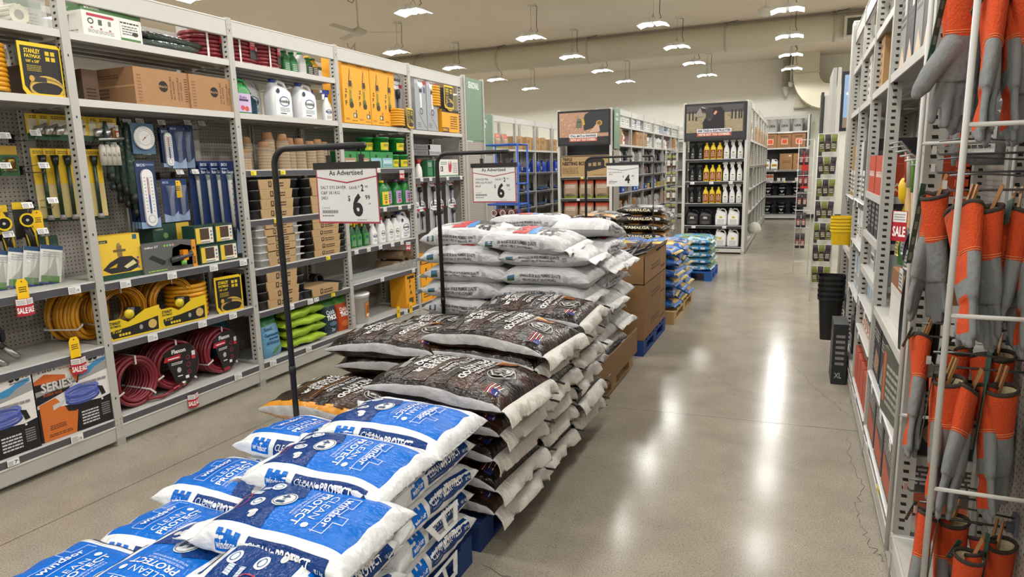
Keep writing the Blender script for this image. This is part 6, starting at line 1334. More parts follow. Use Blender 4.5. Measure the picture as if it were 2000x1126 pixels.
# ------------------------------------------------------------------ right-hand shelving
XR = .41; RR_ = -PI/2
def RP(y, z, dx=.1): return (XR+dx, y, z)
KR = dict(rear=False)
bay('shelving_bay', 'grey pegboard bay at the right edge where the work gloves hang', (XR, 2.80, 0), RR_, 1.6, 2.77, [(.2, dict(rail=False, y0=.0))], D=.31, peg=(.2, 2.7), last=True, rear=False)
bay('shelving_bay', 'grey shelving bay with rakes and dark boxes behind the gloves', (XR, 4.02, 0), RR_, 1.22, 2.77, [(2.07, up), (.87, dict(rail=False)), (.51, dict(tags=[('w', .3), ('W', .7), ('w', 1.05)])), (.19, dict(tags=[('W', .3), ('y', .8)]))], D=.46, peg=(.19, 2.03), rear=False)
bay('shelving_bay', 'grey shelving bay with an orange box and blue bags on the right', (XR, 4.93, 0), RR_, .91, 2.77, [(2.42, up), (2.06, up), (1.45, dict(rail=False)), (1.2, dict(rail=False)), (.97, dict(rail=False)), (.77, dict(tags=[('w', .2), ('w', .6)])), (.57, dict(tags=[('w', .3)])), (.19, dict(tags=[('W', .4)]))], D=.46, peg=(.19, 2.03), rear=False)
bay('shelving_bay', 'grey shelving bay with white cartons, third from the gloves', (XR, 5.85, 0), RR_, .92, 2.77, [(2.42, up), (2.05, up), (1.36, dict(tags=[('w', .2), ('w', .5)])), (1.05, dict(tags=[('w', .3)])), (.7, dict(tags=[('w', .2), ('w', .6)])), (.19, up)], D=.46, peg=(.19, 2.03), rear=False)
bay('shelving_bay', 'grey shelving bay with brown cartons, farthest on the right before the end panels', (XR, 6.78, 0), RR_, .93, 2.77, [(2.42, up), (2.05, up), (1.35, dict(tags=[('w', .4)])), (.9, up), (.19, up)], D=.46, peg=(.19, 2.03), rear=False)
t = thing('gondola_end', 'tall grey rounded end panel closing the right-hand shelving', 'panel', (XR, 6.8, 0), RR_)
for k, x in enumerate((-.14, -.09, -.04)):
    m = M(); m.m = 'paint'; m.loft([(x, .02, 0, .024, .04, 5), (x, .02, 2.84-.02*k, .024, .04, 5), (x, .02, 2.87-.02*k, .016, .03, 4)], 16, ('d3d2cd', 'a3a29d', 'b9b8b3')[k]); m.obj('end_post', t)
m = M(); m.m = 'paint'; m.box(-.14, -.02, .06, .8, 0, 2.8, 'b1b0ab'); m.obj('side_sheet', t)

def ladder(x0, x1, H0, H1, step=.53):
    def f():
        t = empty('wire_divider'); m = M(); m.m = 'paint'; m.cyl((0, 0, H0), (0, 0, H1), .0085, 10, 'c2c1bd'); m.obj('front_rod', t)
        m = M(); m.m = 'paint'; m.cyl((x1, 0, H0), (x1, 0, H1), .007, 8, 'b5b4b0'); m.obj('rear_rod', t)
        z = H0+.06
        while z < H1:
            m = M(); m.m = 'paint'; m.cyl((0, 0, z), (x1, 0, z), .0065, 8, 'c9c8c4'); m.obj('rung', t); z += step
        return t
    return f
inst('ladA', ladder(0, .28, .14, 2.7, .5), 'white wire side divider behind the hanging gloves, against the slotted upright', 'divider', (XR-.02, 2.745, 0), 0)
inst('ladB', ladder(0, .28, .1, 2.72, .525), 'white wire side divider in front of the hanging gloves, nearest the camera', 'divider', (XR+.0, 2.16, 0), 0)
# gloves ------------------------------------------------------------
def remesh(m, name, voxel, colf, mt, decim=1):
    me = m.mesh('tmp'); o = bpy.data.objects.new('tmp', me); COL.objects.link(o)
    r = o.modifiers.new('r', 'REMESH'); r.mode = 'VOXEL'; r.voxel_size = voxel; r.use_smooth_shade = True
    s_ = o.modifiers.new('s', 'SMOOTH'); s_.iterations = 6; s_.factor = .5
    dg = bpy.context.evaluated_depsgraph_get(); me2 = bpy.data.meshes.new_from_object(o.evaluated_get(dg)); me2.name = name
    me2.materials.clear(); me2.materials.append(MATS[mt])
    for a in list(me2.color_attributes): me2.color_attributes.remove(a)
    at = me2.color_attributes.new('Col', 'FLOAT_COLOR', 'CORNER'); d = []
    for p in me2.polygons: d += list(lin(colf(p.center, p.normal)))*p.loop_total
    at.data.foreach_set('color', d); me2.polygons.foreach_set('use_smooth', [True]*len(me2.polygons)); me2.polygons.foreach_set('material_index', [0]*len(me2.polygons))
    bpy.data.objects.remove(o); bpy.data.meshes.remove(me); return me2
OG = 'c8491e'
def glovemesh(seed=0, thumb=1, spread=1.0):
    m = M(); m.m = 'leather'; rr = random.Random(seed); c = '7c7f7f'
    m.loft([(0, 0, -.12, .045, .03, 2.2), (0, .002, -.155, .05, .029, 2.2), (.002*thumb, .004, -.2, .054, .026, 2.4), (0, .006, -.245, .048, .022, 2.6)], 20, c)
    L = [.105, .125, .12, .095]
    for i in range(4):
        x = (-.034+.0225*i)*spread; dx = (-.006+.004*i)*spread*1.6; l = L[i]*rr.uniform(.95, 1.03); by = rr.uniform(.0, .02)
        m.tube([(x, .004, -.21), (x+dx*.4, .004+by*.2, -.25), (x+dx, .004+by, -.25-l*.5), (x+dx*1.1, .0+by*1.3, -.25-l*.85)], .0145, 10, c, r1=.0125)
        m.loft([(x+dx*1.1, by*1.3, -.25-l*.98, .006, .006, 2), (x+dx*1.1, by*1.3, -.25-l*.93, .0115, .0115, 2), (x+dx*1.1, by*1.3, -.25-l*.8, .0125, .0125, 2)], 10, c)
    if thumb:
        m.tube([(thumb*.02, 0, -.15), (thumb*.045, -.005, -.185), (thumb*.075, -.01, -.225), (thumb*.095, -.014, -.265)], .034, 12, c, r1=.024)
        m.loft([(thumb*.104, -.014, -.29, .01, .009, 2), (thumb*.102, -.014, -.28, .019, .017, 2), (thumb*.095, -.014, -.26, .023, .021, 2)], 10, c)
    def cf(p, n):
        if n.y > .55 and p.z > -.33 and p.z < -.12 and abs(p.x) < .03: return OG if not (-.235 < p.z < -.195) else c
        if abs(p.z+.247) < .0022 and n.y < 0: return '6e706f'
        return c
    return remesh(m, 'hand', .0052, cf, 'leather')
GM = [glovemesh(1, 1), glovemesh(2, -1), glovemesh(3, 1, .8), glovemesh(4, 0, .7), glovemesh(5, 0, .85)]
def glovepair(kinds, gap=.035, tw=(6, -8), card=False, tagc='35564a'):
    def f():
        t = empty('work_gloves')
        for i, k in enumerate(kinds):
            g = bpy.data.objects.new('glove', GM[k]); COL.objects.link(g); g.parent = t; g.location = (0, gap*(i-.5)*2, -.01*i); g.rotation_euler = (rad(3-6*i), rad(tw[i]*.3), rad(tw[i]))
            m = M(); m.m = 'fabric'; n = 22
            m.loft([(0, 0, -.132, .044, .029, 2.2), (0, 0, -.08, .049, .031, 2.2), (0, 0, -.004, .055, .034, 2.3)], n, OG, cap=False)
            m.loft([(0, 0, -.004, .053, .032, 2.3), (0, 0, -.05, .047, .028, 2.2), (0, 0, -.13, .04, .025, 2.2)], n, 'd6c8a0', cap=False)
            for zz in (-.118, -.124): m.tube([(.0475*cos(a), .0305*sin(a), zz) for a in [2*PI*q/26 for q in range(26)]], .0012, 4, 'e08a5a', closed=True)
            m.obj('cuff', g)
            m = M(); m.m = 'fabric'; m.tube([(.0545*cos(a), .0335*sin(a), -.003+.006*sin(a)) for a in [2*PI*q/26 for q in range(26)]], .006, 6, '3c332d', closed=True); m.obj('trim', g)
        m = M(); m.m = 'paper'; m.T = Matrix.Translation((-.052, -.005, .01)) @ Matrix.Rotation(rad(8 if card else 30), 4, 'Y') @ Matrix.Rotation(rad(50), 4, 'Z'); q = -.21 if card else -.05; m.box(-.014, .014, -.002, 0, q, .02, tagc); m.dec((-.014, -.002, q), (1, 0, 0), (0, 0, 1), [('l', .006, .01, .022, -q*.9, 4, '7f9a8c')]); m.obj('green_header', t)
        m = M(); m.m = 'plastic'; m.T = Matrix.Translation((.012, 0, .0)) @ Matrix.Rotation(rad(24), 4, 'Y'); m.box(-.006, .006, -.02, -.012, -.03, .06, 'a5764c'); m.box(-.006, .006, .0, .008, -.03, .06, '99703f'); m.obj('clip', t)
        return t
    return f
GP = [glovepair((1, 4), .035, (6, -8), True), glovepair((3, 4), .03, (70, 80)), glovepair((4, 3), .034, (-20, 60), True), glovepair((4, 3), .03, (15, -60))]
GL = []
def putglove(v, x, y, z, rz, s, where): inst(('gp', v), GP[v], 'grey work gloves with orange cuffs, '+where, 'gloves', (x, y, z), 0, 'work gloves on the right pegboard', rot=(0, 0, rad(rz)), scale=(1.08, 1, 1.15) if v == 0 else (.76, .86, 1.2))
G = [(1, .43, 2.66, 1.03, 10, 'leftmost of the middle-height cluster'), (2, .465, 2.42, .955, 20, 'front left of the middle-height cluster'), (1, .535, 2.42, .93, -10, 'front centre of the middle-height cluster'), (2, .6, 2.42, .94, 35, 'front right of the middle-height cluster'), (3, .55, 2.66, 1.0, -30, 'behind the centre of the middle-height cluster'), (2, .63, 2.6, 1.0, 60, 'rearmost right of the middle-height cluster'),
     (2, .43, 2.62, 1.53, -15, 'left one with dark green card under the top cluster'), (1, .475, 2.42, 1.5, 30, 'second row, centre left behind the wire rod'), (2, .54, 2.42, 1.5, -20, 'second row, centre'), (3, .6, 2.44, 1.49, 60, 'second row, right'), (2, .66, 2.42, 1.48, 15, 'second row, at the picture edge'),
     (0, .445, 2.5, 2.16, 4, 'top left with the broad thumb toward the aisle'), (1, .5, 2.42, 2.1, 10, 'top row, centre left'), (2, .56, 2.42, 2.12, 30, 'top row, centre'), (3, .62, 2.46, 2.12, -20, 'top row, right'), (1, .67, 2.42, 2.1, 40, 'top row, at the picture edge'),
     (1, .455, 2.45, .47, 0, 'bottom row, left'), (2, .53, 2.5, .44, 30, 'bottom row, middle'), (3, .57, 2.35, .4, -20, 'bottom row, lower front'), (2, .64, 2.42, .42, 50, 'bottom row, right')]
for v, x, y, z, rz, wh in G: putglove(v, x, y, z, rz, 1.12, wh)
def longhook():
    m = M(); m.m = 'steel'; m.tube([(0, 0, 0), (0, -.27, 0), (0, -.285, .018)], .0042, 6, '7e7e80'); m.tube([(0, 0, .035), (0, -.2, .05), (0, -.275, .045)], .0035, 6, '747476'); t = m.obj('peg_hook')
    m = M(); m.m = 'paint'; m.box(-.02, .02, -.012, 0, -.02, .05, '5c6068'); m.box(-.008, .008, -.03, -.01, -.012, .02, '4a4e56'); m.obj('hook_plate', t); m = M(); m.m = 'steel'; m.box(-.005, .005, -.292, -.28, .004, .03, 'd8d8d8'); m.obj('tip', t); return t
for i, (y, z) in enumerate(((2.66, 1.03), (2.44, .985), (2.66, 1.6), (2.44, 1.55), (2.66, .44), (2.44, .46), (2.5, 2.16), (2.66, 1.66))):
    inst('lh', longhook, 'heavy grey double peg hook holding gloves, %s' % ('middle cluster rear', 'middle cluster front', 'second row rear', 'second row front', 'bottom row rear', 'bottom row front', 'top cluster', 'second row, upper rear')[i], 'hook', (XR+.31-.012, y, z), RR_)
# ---- goods of the rake bay
def puffpack(w, h, d, c1, c2):
    def f():
        t = pouch(w, d, h, c1, seed=int(w*100), mt='film', name='fabric_pack')()
        m = M(); m.m = 'paper'; m.box(-w*.3, w*.3, -d*.5-.004, -d*.5, h*.15, h*.75, c2); m.dec((-w*.3, -d*.5-.004, h*.15), (1, 0, 0), (0, 0, 1), [('l', .02, .05, w*.5, h*.5, 6, '8a8a88'), ('T', '5X7', .02, h*.45, w*.3, .03, '2a2a2c', .02)]); m.obj('insert', t); return t
    return f
for i, y in enumerate((3.86, 3.62, 3.38, 3.15, 2.95)): inst(('gb2', i % 2), carton('light_carton', .2, .36, .42-.03*(i % 2), ('b9b8b4', '3a3b3f')[i % 2] if i else '8b8a86', front=[('l', .02, .2, .18, .36, 5, '55534f'), ('p', [(.02, .02), (.1, .12), (.18, .04), (.18, .0), (.02, 0)], 'd8c0a8'), ('r', .12, .25, .18, .36, 'd9d8d4')], side=[('r', .02, .2, .34, .36, '77767a'), ('p', [(.02, .02), (.3, .16), (.34, .03)], 'cfc6ba')]), 'grey light fixture carton on the upper shelf of the rake bay, %s' % pos(i, 5), 'box', RP(y, 2.07, .21), RR_)
def folded():
    m = M(); m.m = 'fabric'; m.sm = True; n = 26; rings = []
    for k in range(5):
        z = .004+.028*k; r = []
        for i in range(n): a = 2*PI*i/n; q = 1+.09*noise.noise(Vector((cos(a)*2, sin(a)*2, k*3.1))); r.append(m.v((.19*q*math.copysign(abs(cos(a))**.6, cos(a)), .14*q*math.copysign(abs(sin(a))**.6, sin(a)), z+.012*noise.noise(Vector((cos(a)*3, sin(a)*3, k))))))
        rings.append(r)
    for k in range(4):
        for i in range(n): j = (i+1) % n; m.f([rings[k][i], rings[k][j], rings[k+1][j], rings[k+1][i]], ('1e1f22', '2b2c30')[(k+i//5) % 2])
    m.f(rings[-1], '232428'); m.f(rings[0][::-1], '232428'); t = m.obj('folded_garment')
    m = M(); m.m = 'paper'; m.box(-.02, .02, -.155, -.152, .05, .07, 'd4d4d2'); m.obj('label', t); return t
for i in range(3): inst('fold', folded, 'black folded garment pack on the second bay top shelf, %s of three' % lay(i, 3), 'garment', RP(4.3, 2.062+.115*i, .2), RR_, 'folded black garments')
for i, (y, c) in enumerate(((4.75, 'b08a5c'), (5.05, 'c4c2bc'), (5.25, 'a88458'), (5.5, 'c9c8c4'))): inst(('rc', c), carton('tall_carton', .2, .34, .33, c, front=[('l', .03, .05, .1, .3, 5, '6a5a48')], side=[('r', .1, 0, .2, .33, 'd8d4ca'), ('l', .03, .2, .3, .3, 3, '6a5a48')], mt='card'), '%s tall carton on the second shelf down, %s on the right side' % ('brown' if c[0] in 'ba' else 'white', pos(i, 4)), 'box', RP(y, 2.06, .2), RR_)
for i, y in enumerate((6.0, 6.25, 6.5)): inst('wp3', puffpack(.2, .2, .18, 'd8d8d6', 'ecece8'), 'white plastic-wrapped pack on the far right bay, %s of three' % pos(i, 3), 'pack', RP(y, 2.055, .16), RR_)
for i, y in enumerate((4.2, 4.5, 4.8, 5.15, 5.5, 5.95, 6.3)): inst('bag_w', puffpack(.22, .28, .2, 'd9dadb', 'c9cacc'), 'clear-wrapped white bundle on the highest right shelf, %s' % pos(i, 7), 'bundle', RP(y, 2.425, .17), RR_, 'white bundles on the top right shelf')
def rake(head='b02a22', wood='b99a6a', H=1.1):
    def f():
        m = M(); m.m = 'wood'; m.cyl((0, 0, -H), (0, 0, 0), .012, 8, wood); t = m.obj('handled_tool'); m = M(); m.m = 'paint'; m.loft([(0, 0, -.1, .014, .014, 2), (0, 0, .0, .02, .012, 2), (0, 0, .05, .035, .01, 3)], 10, head)
        for k in range(4): m.tube([(-.03+.02*k, 0, .05), (-.035+.022*k, -.03, .09), (-.035+.022*k, -.07, .085)], .004, 5, '9c9a96')
        m.obj('head', t); m = M(); m.m = 'plastic'; m.cyl((0, 0, -H), (0, 0, -H+.06), .016, 8, '2a2a2c'); m.obj('grip', t); return t
    return f
for i, (y, x, c) in enumerate(((3.62, .06, 'a83a28'), (3.55, .06, 'b9b5a8'), (3.48, .07, '5c8a3a'), (3.4, .08, 'b9b5a8'), (3.32, .09, 'd06a28'), (3.45, .13, '5c8a3a'))): inst(('rk', c), rake(c), 'long wooden-handled garden tool with a %s head, %s of six' % ({'a': 'red', 'b': 'metal', '5': 'green', 'd': 'orange'}[c[0]], pos(i, 6)), 'garden tool', RP(y, 1.64-.02*i, x), RR_, rot=(rad(4), rad(R.uniform(-2, 2)), RR_))
inst('stag', None, 'red and white SALE tag hanging in front of the long garden tools', 'tag', (XR+.005, 3.26, 1.46), RR_+.3, scale=1.35)
for i, (y, z, c) in enumerate(((3.5, 1.17, '3f6a3a'), (3.32, 1.2, '2a2c30'), (3.2, 1.15, '23252a'))): inst(('tp', c), pouch(.12, .06, .17, c, [('r', -.04, .04, .04, .12, 'c9b84a' if c[0] == '3' else 'a9aaad'), ('l', -.03, .05, .03, .11, 4, '55565a')], seed=i+3, name='tool_pack'), 'packaged hand tool at the lower ends of the long tools, %s of three' % pos(i, 3), 'hand tool', RP(y, z, .06), RR_)
for i, (y, z) in enumerate(((3.64, 1.5), (3.66, 1.32))): inst('yg', lambda: (lambda m: (setattr(m, 'm', 'plastic'), m.loft([(0, 0, -.06, .01, .01, 2), (0, 0, -.03, .03, .025, 2), (0, 0, .03, .035, .028, 2), (0, 0, .06, .015, .015, 2)], 14, 'e0b81a'), m.obj('yellow_grip'))[-1])(M()), 'yellow plastic tool grip beside the rake handles, %s' % ('upper', 'lower')[i], 'grip', RP(y, z, .06), RR_)
n_ = 0
for r_, z in enumerate((1.97, 1.83)):
    for i in range(6):
        y = 3.9-.14*i-.05*r_; c = ('2a2c30', '3a3230', '24385c', '303236', 'a02a26', '2a2c30')[(i+r_*2) % 6]
        inst(('sp', c), blister(.1, .13, c, [('r', .02, .02, .08, .08, '8f9296'), ('l', .015, .09, .09, .12, 2, 'c9cacc')], [('clear_shell', 'clear', lambda q: q.loft([(0, -.015, -.1, .03, .012, 3), (0, -.02, -.04, .03, .014, 3)], 12, 'c9ced2'))]), 'small blister pack on hooks above the long tools, %s row, %s' % (('upper', 'lower')[r_], pos(i, 6)), 'blister pack', RP(y, z, .16+.02*(i % 3)), RR_)
for i in range(7): inst('lh', None, 'grey peg hook above the long garden tools, %s of seven' % pos(i, 7), 'hook', (XR+.44, 3.92-.13*i, 1.98), RR_)
DKB = lambda c, ac: carton('black_carton', .26, .36, .29, c, cols={'t': '26292f'}, front=[('l', .02, .2, .2, .26, 3, 'a9a8a4'), ('p', [(.02, .03), (.2, .03), (.24, .12), (.1, .15)], ac)], side=[('l', .03, .2, .3, .27, 3, 'bdbcb8'), ('e', .12, .09, .06, .05, ac), ('e', .25, .09, .05, .05, '8a7a6a')], top=[('o', .13, .18, .1, .07, .012, 'd8b01e'), ('T', 'DEWALT', .06, .165, .14, .03, 'dddcd8', .03)])
for i, (y, ac) in enumerate(((3.86, '9a7a62'), (3.56, '8f8a84'), (3.26, '7a8a8c'), (2.97, '9a7a62'))): inst(('dk2', ac), DKB('23262c', ac), 'black carton with yellow-ringed lid behind the gloves, %s of four' % pos(i, 4), 'box', RP(y, .512, .2), RR_)
inst('clamp', carton('flat_package', .34, .05, .3, '55584e', front=[('r', .02, .05, .06, .28, 'c0603a'), ('l', .08, .05, .3, .25, 6, 'a9a89a')], side=[('l', .0, .05, .05, .25, 4, 'a9a89a')]), 'flat grey-green package standing in front of the black cartons', 'package', RP(3.2, .512, .035), RR_+.1)
DKL = lambda: carton('grey_carton', .3, .36, .27, '4c4a48', cols={'t': '5a5856'}, front=[('p', [(.02, .02), (.28, .02), (.28, .1), (.02, .16)], 'b0563a'), ('l', .03, .17, .26, .25, 4, 'a9a7a3')], side=[('p', [(.02, .02), (.32, .02), (.32, .06), (.02, .12)], 'b0563a'), ('l', .03, .14, .3, .24, 5, 'b9b7b3')])
for i, y in enumerate((3.8, 3.46, 3.12)): inst('dkl', DKL(), 'dark grey carton with an orange band on the lowest shelf, %s of three' % pos(i, 3), 'box', RP(y, .192, .19), RR_)
def obx():
    t = empty('open_carton'); m = M(); m.m = 'card'; m.box(-.25, .25, -.17, .17, 0, .16, 'd4d0cc'); m.box(-.25, .25, -.17, .17, .16, .25, '8a5a34', {'t': 'a8764a'}); m.obj('box', t); m = M(); m.m = 'card'; m.box(-.25, .25, -.172, -.168, .14, .17, 'c9c5c0'); m.obj('tape', t); return t
inst('obx', obx, 'white and brown carton with a filled top below the long tools', 'box', RP(3.5, .872, .22), RR_)
bbx = lambda: flatbag(.4, .26, .09, '3f7ab8', 'd4dce4', 3, name='blue_bag')()
for i, (y, z) in enumerate(((4.3, .972), (4.6, .972), (3.72, 1.125))): inst('bbx', bbx, 'blue and white bag on a right-hand shelf, %s' % ('nearer of the two in the second bay', 'farther of the two in the second bay', 'on top of the brown carton')[i], 'bag', RP(y, z, .2), RR_)
def loops():
    m = M(); m.m = 'rubber'
    for j in range(5): m.tube([(.13*cos(a), -.02*j, -.2+.2*sin(a)) for a in [2*PI*k/24 for k in range(24)]], .012, 7, '1b1b1d', closed=True)
    t = m.obj('black_cable_loops'); m = M(); m.m = 'paper'; m.box(-.04, .04, -.115, -.112, -.06, .02, 'c9cbcb'); m.dec((-.04, -.115, -.06), (1, 0, 0), (0, 0, 1), [('l', .01, .01, .07, .07, 4, '6a6a6a')]); m.obj('tag', t); return t
inst('loops', loops, 'coiled black cable hanging just behind the upper work gloves', 'cable', RP(2.95, 1.42, .12), RR_)
inst('loops', loops, 'coiled black cable hanging lower behind the work gloves', 'cable', RP(2.98, 1.2, .1), RR_)
m = M(); m.m = 'plastic'
for k in range(12): m.box(-.02, .02, -.006, .006, -.035*k-.03, -.035*k-.004, 'd9531c'); m.box(-.006, .006, -.004, .004, -.035*k-.035, -.035*k, 'd9531c')
tag(m.obj('orange_strap', None, (.55, 2.88, 1.75)), 'ribbed orange plastic strap behind the top row of gloves', 'strap')
for i, (x, z) in enumerate(((.6, 1.62), (.66, 1.66))): inst(('gen', 'gr'), pouch(.17, .08, .22, '6c6f70', [('r', -.05, .04, .05, .15, 'd0d2cc'), ('l', -.04, .06, .04, .13, 3, '4a4c4e')], seed=5, name='grey_pack'), 'grey blister pack behind the glove hooks, %s' % ('left', 'right')[i], 'pack', (x, 2.9, z), rad(-20))
# second bay
GBX = carton('orange_carton', .34, .38, .22, 'b8401c', cols={'t': 'c9c8c4'}, side=[('T', 'GARBAGE', .04, .05, .14, .02, 'f0e8e0', .02), ('T', 'BAGS', .04, .025, .08, .018, 'f0e8e0', .02), ('p', [(.1, .1), (.2, .1), (.18, .15), (.12, .15)], 'c9c4c0'), ('r', 0, .17, .38, .175, 'd86a3a')], front=[('T', 'GARBAGE BAGS', .04, .1, .26, .03, 'f0e8e0', .03)])
inst('obg', GBX, 'orange carton printed GARBAGE BAGS, nearest of two', 'box', RP(4.28, 1.452, .2), RR_); inst('obg', GBX, 'orange carton printed GARBAGE BAGS, set behind the nearer one', 'box', RP(4.66, 1.452, .2), RR_)
tl = lambda c: carton('tall_package', .16, .3, .24, c, side=[('p', [(.05, .02), (.09, .02), (.13, .22), (.1, .22)], 'd8b81e'), ('o', .18, .18, .03, .03, .006, '6a6a6c')], front=[('l', .02, .05, .14, .2, 5, '8a8a8c')])
for i, y in enumerate((4.14, 4.34, 4.54, 4.74)): inst('tlp', tl('232326'), 'black package with a yellow stripe below the orange cartons, %s of four' % pos(i, 4), 'package', RP(y, 1.202, .17), RR_)
for i, y in enumerate((4.16, 4.42, 4.7)): inst('brk', carton('clear_tub', .22, .3, .17, 'a9abab', front=[('r', .02, .04, .2, .1, 'e6e6e2'), ('T', 'BERNARDIN', .03, .055, .16, .03, '222222', .03)], side=[('r', .04, .04, .24, .1, 'e6e6e2'), ('T', 'BERNARDIN', .05, .055, .18, .03, '222222', .03)], cols={'t': '8a8c8c'}), 'grey carton with a white name band, %s of three' % pos(i, 3), 'box', RP(y, .972, .2), RR_)
for i in range(6): inst('opl', jug(.09, .09, .15, 'd0622c', 'e4e2de', 'e9e2d8', [('l', -.03, .03, .03, .07, 3, 'b05a30')], handle=False, capx=0, capr=.035, name='orange_tub'), 'orange lidded tub on a low right-hand shelf, %s of six' % pos(i, 6), 'tub', RP(4.85-.12*i, .572, .08), RR_, 'orange tubs')
for i in range(5): inst('wpl', jug(.11, .1, .16, 'dcdcda', 'b9b9b7', '9ab8c9', handle=False, capx=0, capr=.03, name='white_tub'), 'white tub above the orange ones, %s of five' % pos(i, 5), 'tub', RP(4.82-.15*i, .772, .1), RR_, 'white tubs')
for i in range(4): inst('dgc', carton('red_carton', .18, .3, .22, 'b0482e', side=[('r', .03, .04, .2, .18, 'd8cfc4'), ('l', .05, .06, .18, .16, 4, '7a4a3a')]), 'rust red carton on the base of the second right-hand bay, %s' % pos(i, 4), 'box', RP(4.82-.2*i, .192, .16), RR_)
# third and fourth bays
for i, (y, z, c) in enumerate(((5.7, 1.36, 'c4c3bf'), (5.45, 1.36, '2c3a34'), (5.2, 1.36, '8f7048'), (5.05, 1.36, '2a2a2c'), (5.65, 1.05, 'd9d9dc'), (5.4, 1.05, 'd9d9dc'), (5.15, 1.05, 'd0d0d4'), (5.6, .7, 'a9b8c4'), (5.35, .7, 'a9b8c4'), (5.1, .7, 'c4ccd0'), (5.6, .192, '3a3a3c'), (5.25, .192, '6a3a2c'), (6.6, 1.35, '9a7a4e'), (6.35, 1.35, 'a5855a'), (6.1, 1.35, 'b9b6ae'), (6.55, .9, '9a7a4e'), (6.2, .9, 'a5855a'), (6.5, .192, '2c2c2e'))):
    h = .42 if z > 1.3 else (.28 if z > 1 else .26)
    inst(('mis', c, h), carton('shelf_carton', .19, .26, h, c, side=[('l', .03, .05, .23, h-.05, 6, '6a6a68')], front=[('r', .02, .03, .17, h*.5, 'd8d6d0'), ('l', .03, .05, .16, h*.45, 4, '6a6a68')]), '%s carton on the right-hand shelving, %s counted away from the gloves' % ({'c': 'pale', '2': 'black', '8': 'brown', 'd': 'white', 'a': 'pale blue' if z < 1 else 'tan', '3': 'charcoal', '6': 'rust', '9': 'kraft', 'b': 'light grey'}[c[0]], ('nearest', 'second', 'third', 'fourth', 'fifth', 'sixth', 'seventh', 'eighth', 'ninth', 'tenth', 'eleventh', 'twelfth', 'thirteenth', 'fourteenth', 'fifteenth', 'sixteenth', 'seventeenth', 'eighteenth')[i]), 'box', RP(y, z+.002, .16), RR_)
# yellow and black bins clipped to the front
yb = bucket(.075, .05, 'e8c414', None, (), None, .9, 'yellow_bowl')
def ybowl():
    m = M(); m.m = 'plastic'; m.loft([(0, 0, 0, .07, .06, 4), (0, 0, .12, .082, .075, 4)], 20, 'dfb512', cap=False); m.loft([(0, 0, .108, .088, .08, 4), (0, 0, .122, .088, .08, 4)], 20, 'f0cc1c', cap=False); m.loft([(0, 0, .0, .07, .06, 4), (0, 0, .003, .07, .06, 4)], 20, 'dfb512'); return m.obj('yellow_pail')
for i in range(5): inst('ybw', ybowl, 'yellow nested pail sticking out of the right shelving, %s of five' % lay(i, 5), 'pail', (XR-.055, 6.05, .97+.027*i), 0, 'nested yellow pails')
def bbin():
    m = M(); m.m = 'plastic'; m.loft([(0, 0, 0, .07, .06, 5), (0, 0, .36, .095, .085, 5)], 20, '17181a', cap=False); m.loft([(0, 0, .35, .105, .093, 5), (0, 0, .375, .105, .093, 5)], 20, '202124', cap=False); m.loft([(0, 0, 0, .07, .06, 5), (0, 0, .004, .07, .06, 5)], 20, '101012'); return m.obj('black_bin')
for i in range(5): inst('bbn', bbin, 'black nested waste bin on the floor by the right shelving, %s of five' % lay(i, 5), 'bin', (XR-.1, 6.15, .14+.045*i), 0, 'nested black bins')
inst('bcs', carton('black_case', .3, .1, .46, '232427', cols={'l': '5a5c5e', 't': '3a3b3d'}, front=[('l', .03, .1, .25, .4, 5, '6a6a6c')], side=[('T', 'XL', .02, .05, .05, .04, 'a9a9ab', .02), ('l', .02, .15, .08, .4, 6, '8a8a8c')]), 'black boxed item standing on the floor against the kick plate', 'box', (XR-.06, 5.45, .0), RR_)
# clip racks beyond the end panels
def wirerack(W, H, rows):
    def f():
        t = empty('wire_rack'); m = M(); m.m = 'paint'
        for x in (0, W): m.cyl((x, 0, -.2), (x, 0, H), .005, 6, 'd0d0cc'); m.cyl((x, -.12, 0), (x, -.12, H), .0035, 6, 'd0d0cc')
        m.obj('side_rod', t)
        for k in range(rows+1):
            z = H*k/rows; m = M(); m.m = 'paint'; m.tube([(0, 0, z), (0, -.12, z), (W, -.12, z), (W, 0, z)], .0035, 5, 'd4d4d0'); m.cyl((0, 0, z), (W, 0, z), .0035, 5, 'd4d4d0'); m.obj('wire_shelf', t)
        return t
    return f
inst('wr', wirerack(.2, 1.75, 7), 'white wire clip rack with green snack packs, nearer of two', 'rack', (.2, 8.5, .2), 0)
inst('wr', wirerack(.2, 1.75, 7), 'white wire clip rack with dark packs, farther of two toward the back wall', 'rack', (.0, 10.6, .2), 0)
def tpack(c1, c2, w=.07, h=.2):
    return pouch(w, .03, h, c1, [('r', -w*.35, h*.15, w*.35, h*.6, c2), ('l', -w*.3, h*.2, w*.3, h*.5, 3, 'c9c9b0')], seed=int(h*31), name='snack_pack', top='7c8434' if c1[0] != '2' else '3a3038', mt='matfilm')
for r_ in range(7):
    for i in range(3): inst(('tpk', (i+r_) % 2), tpack(('6d7430', '2c2226')[(i+r_) % 2], ('2c2028', '4a2c3c')[(i+r_) % 2], .065, .19), 'hanging snack pack on the nearer wire rack, %s tier from top, %s' % (ORD[r_], pos(i, 3)), 'pack', (.245+.055*i, 8.44, 1.75-.25*r_), rad(R.uniform(-20, 20)), 'packs on the wire rack', rot=(0, rad(-6+5*i), 0))
for r_ in range(5):
    for i in range(2): inst('tpd', tpack('2c2630', '7a2a30', .06, .22), 'dark narrow pack on the farther wire rack, %s tier from top, %s' % (ORD[r_], ('left', 'right')[i]), 'pack', (.04+.07*i, 10.52, 1.6-.3*r_), 0, 'packs on the farther wire rack')
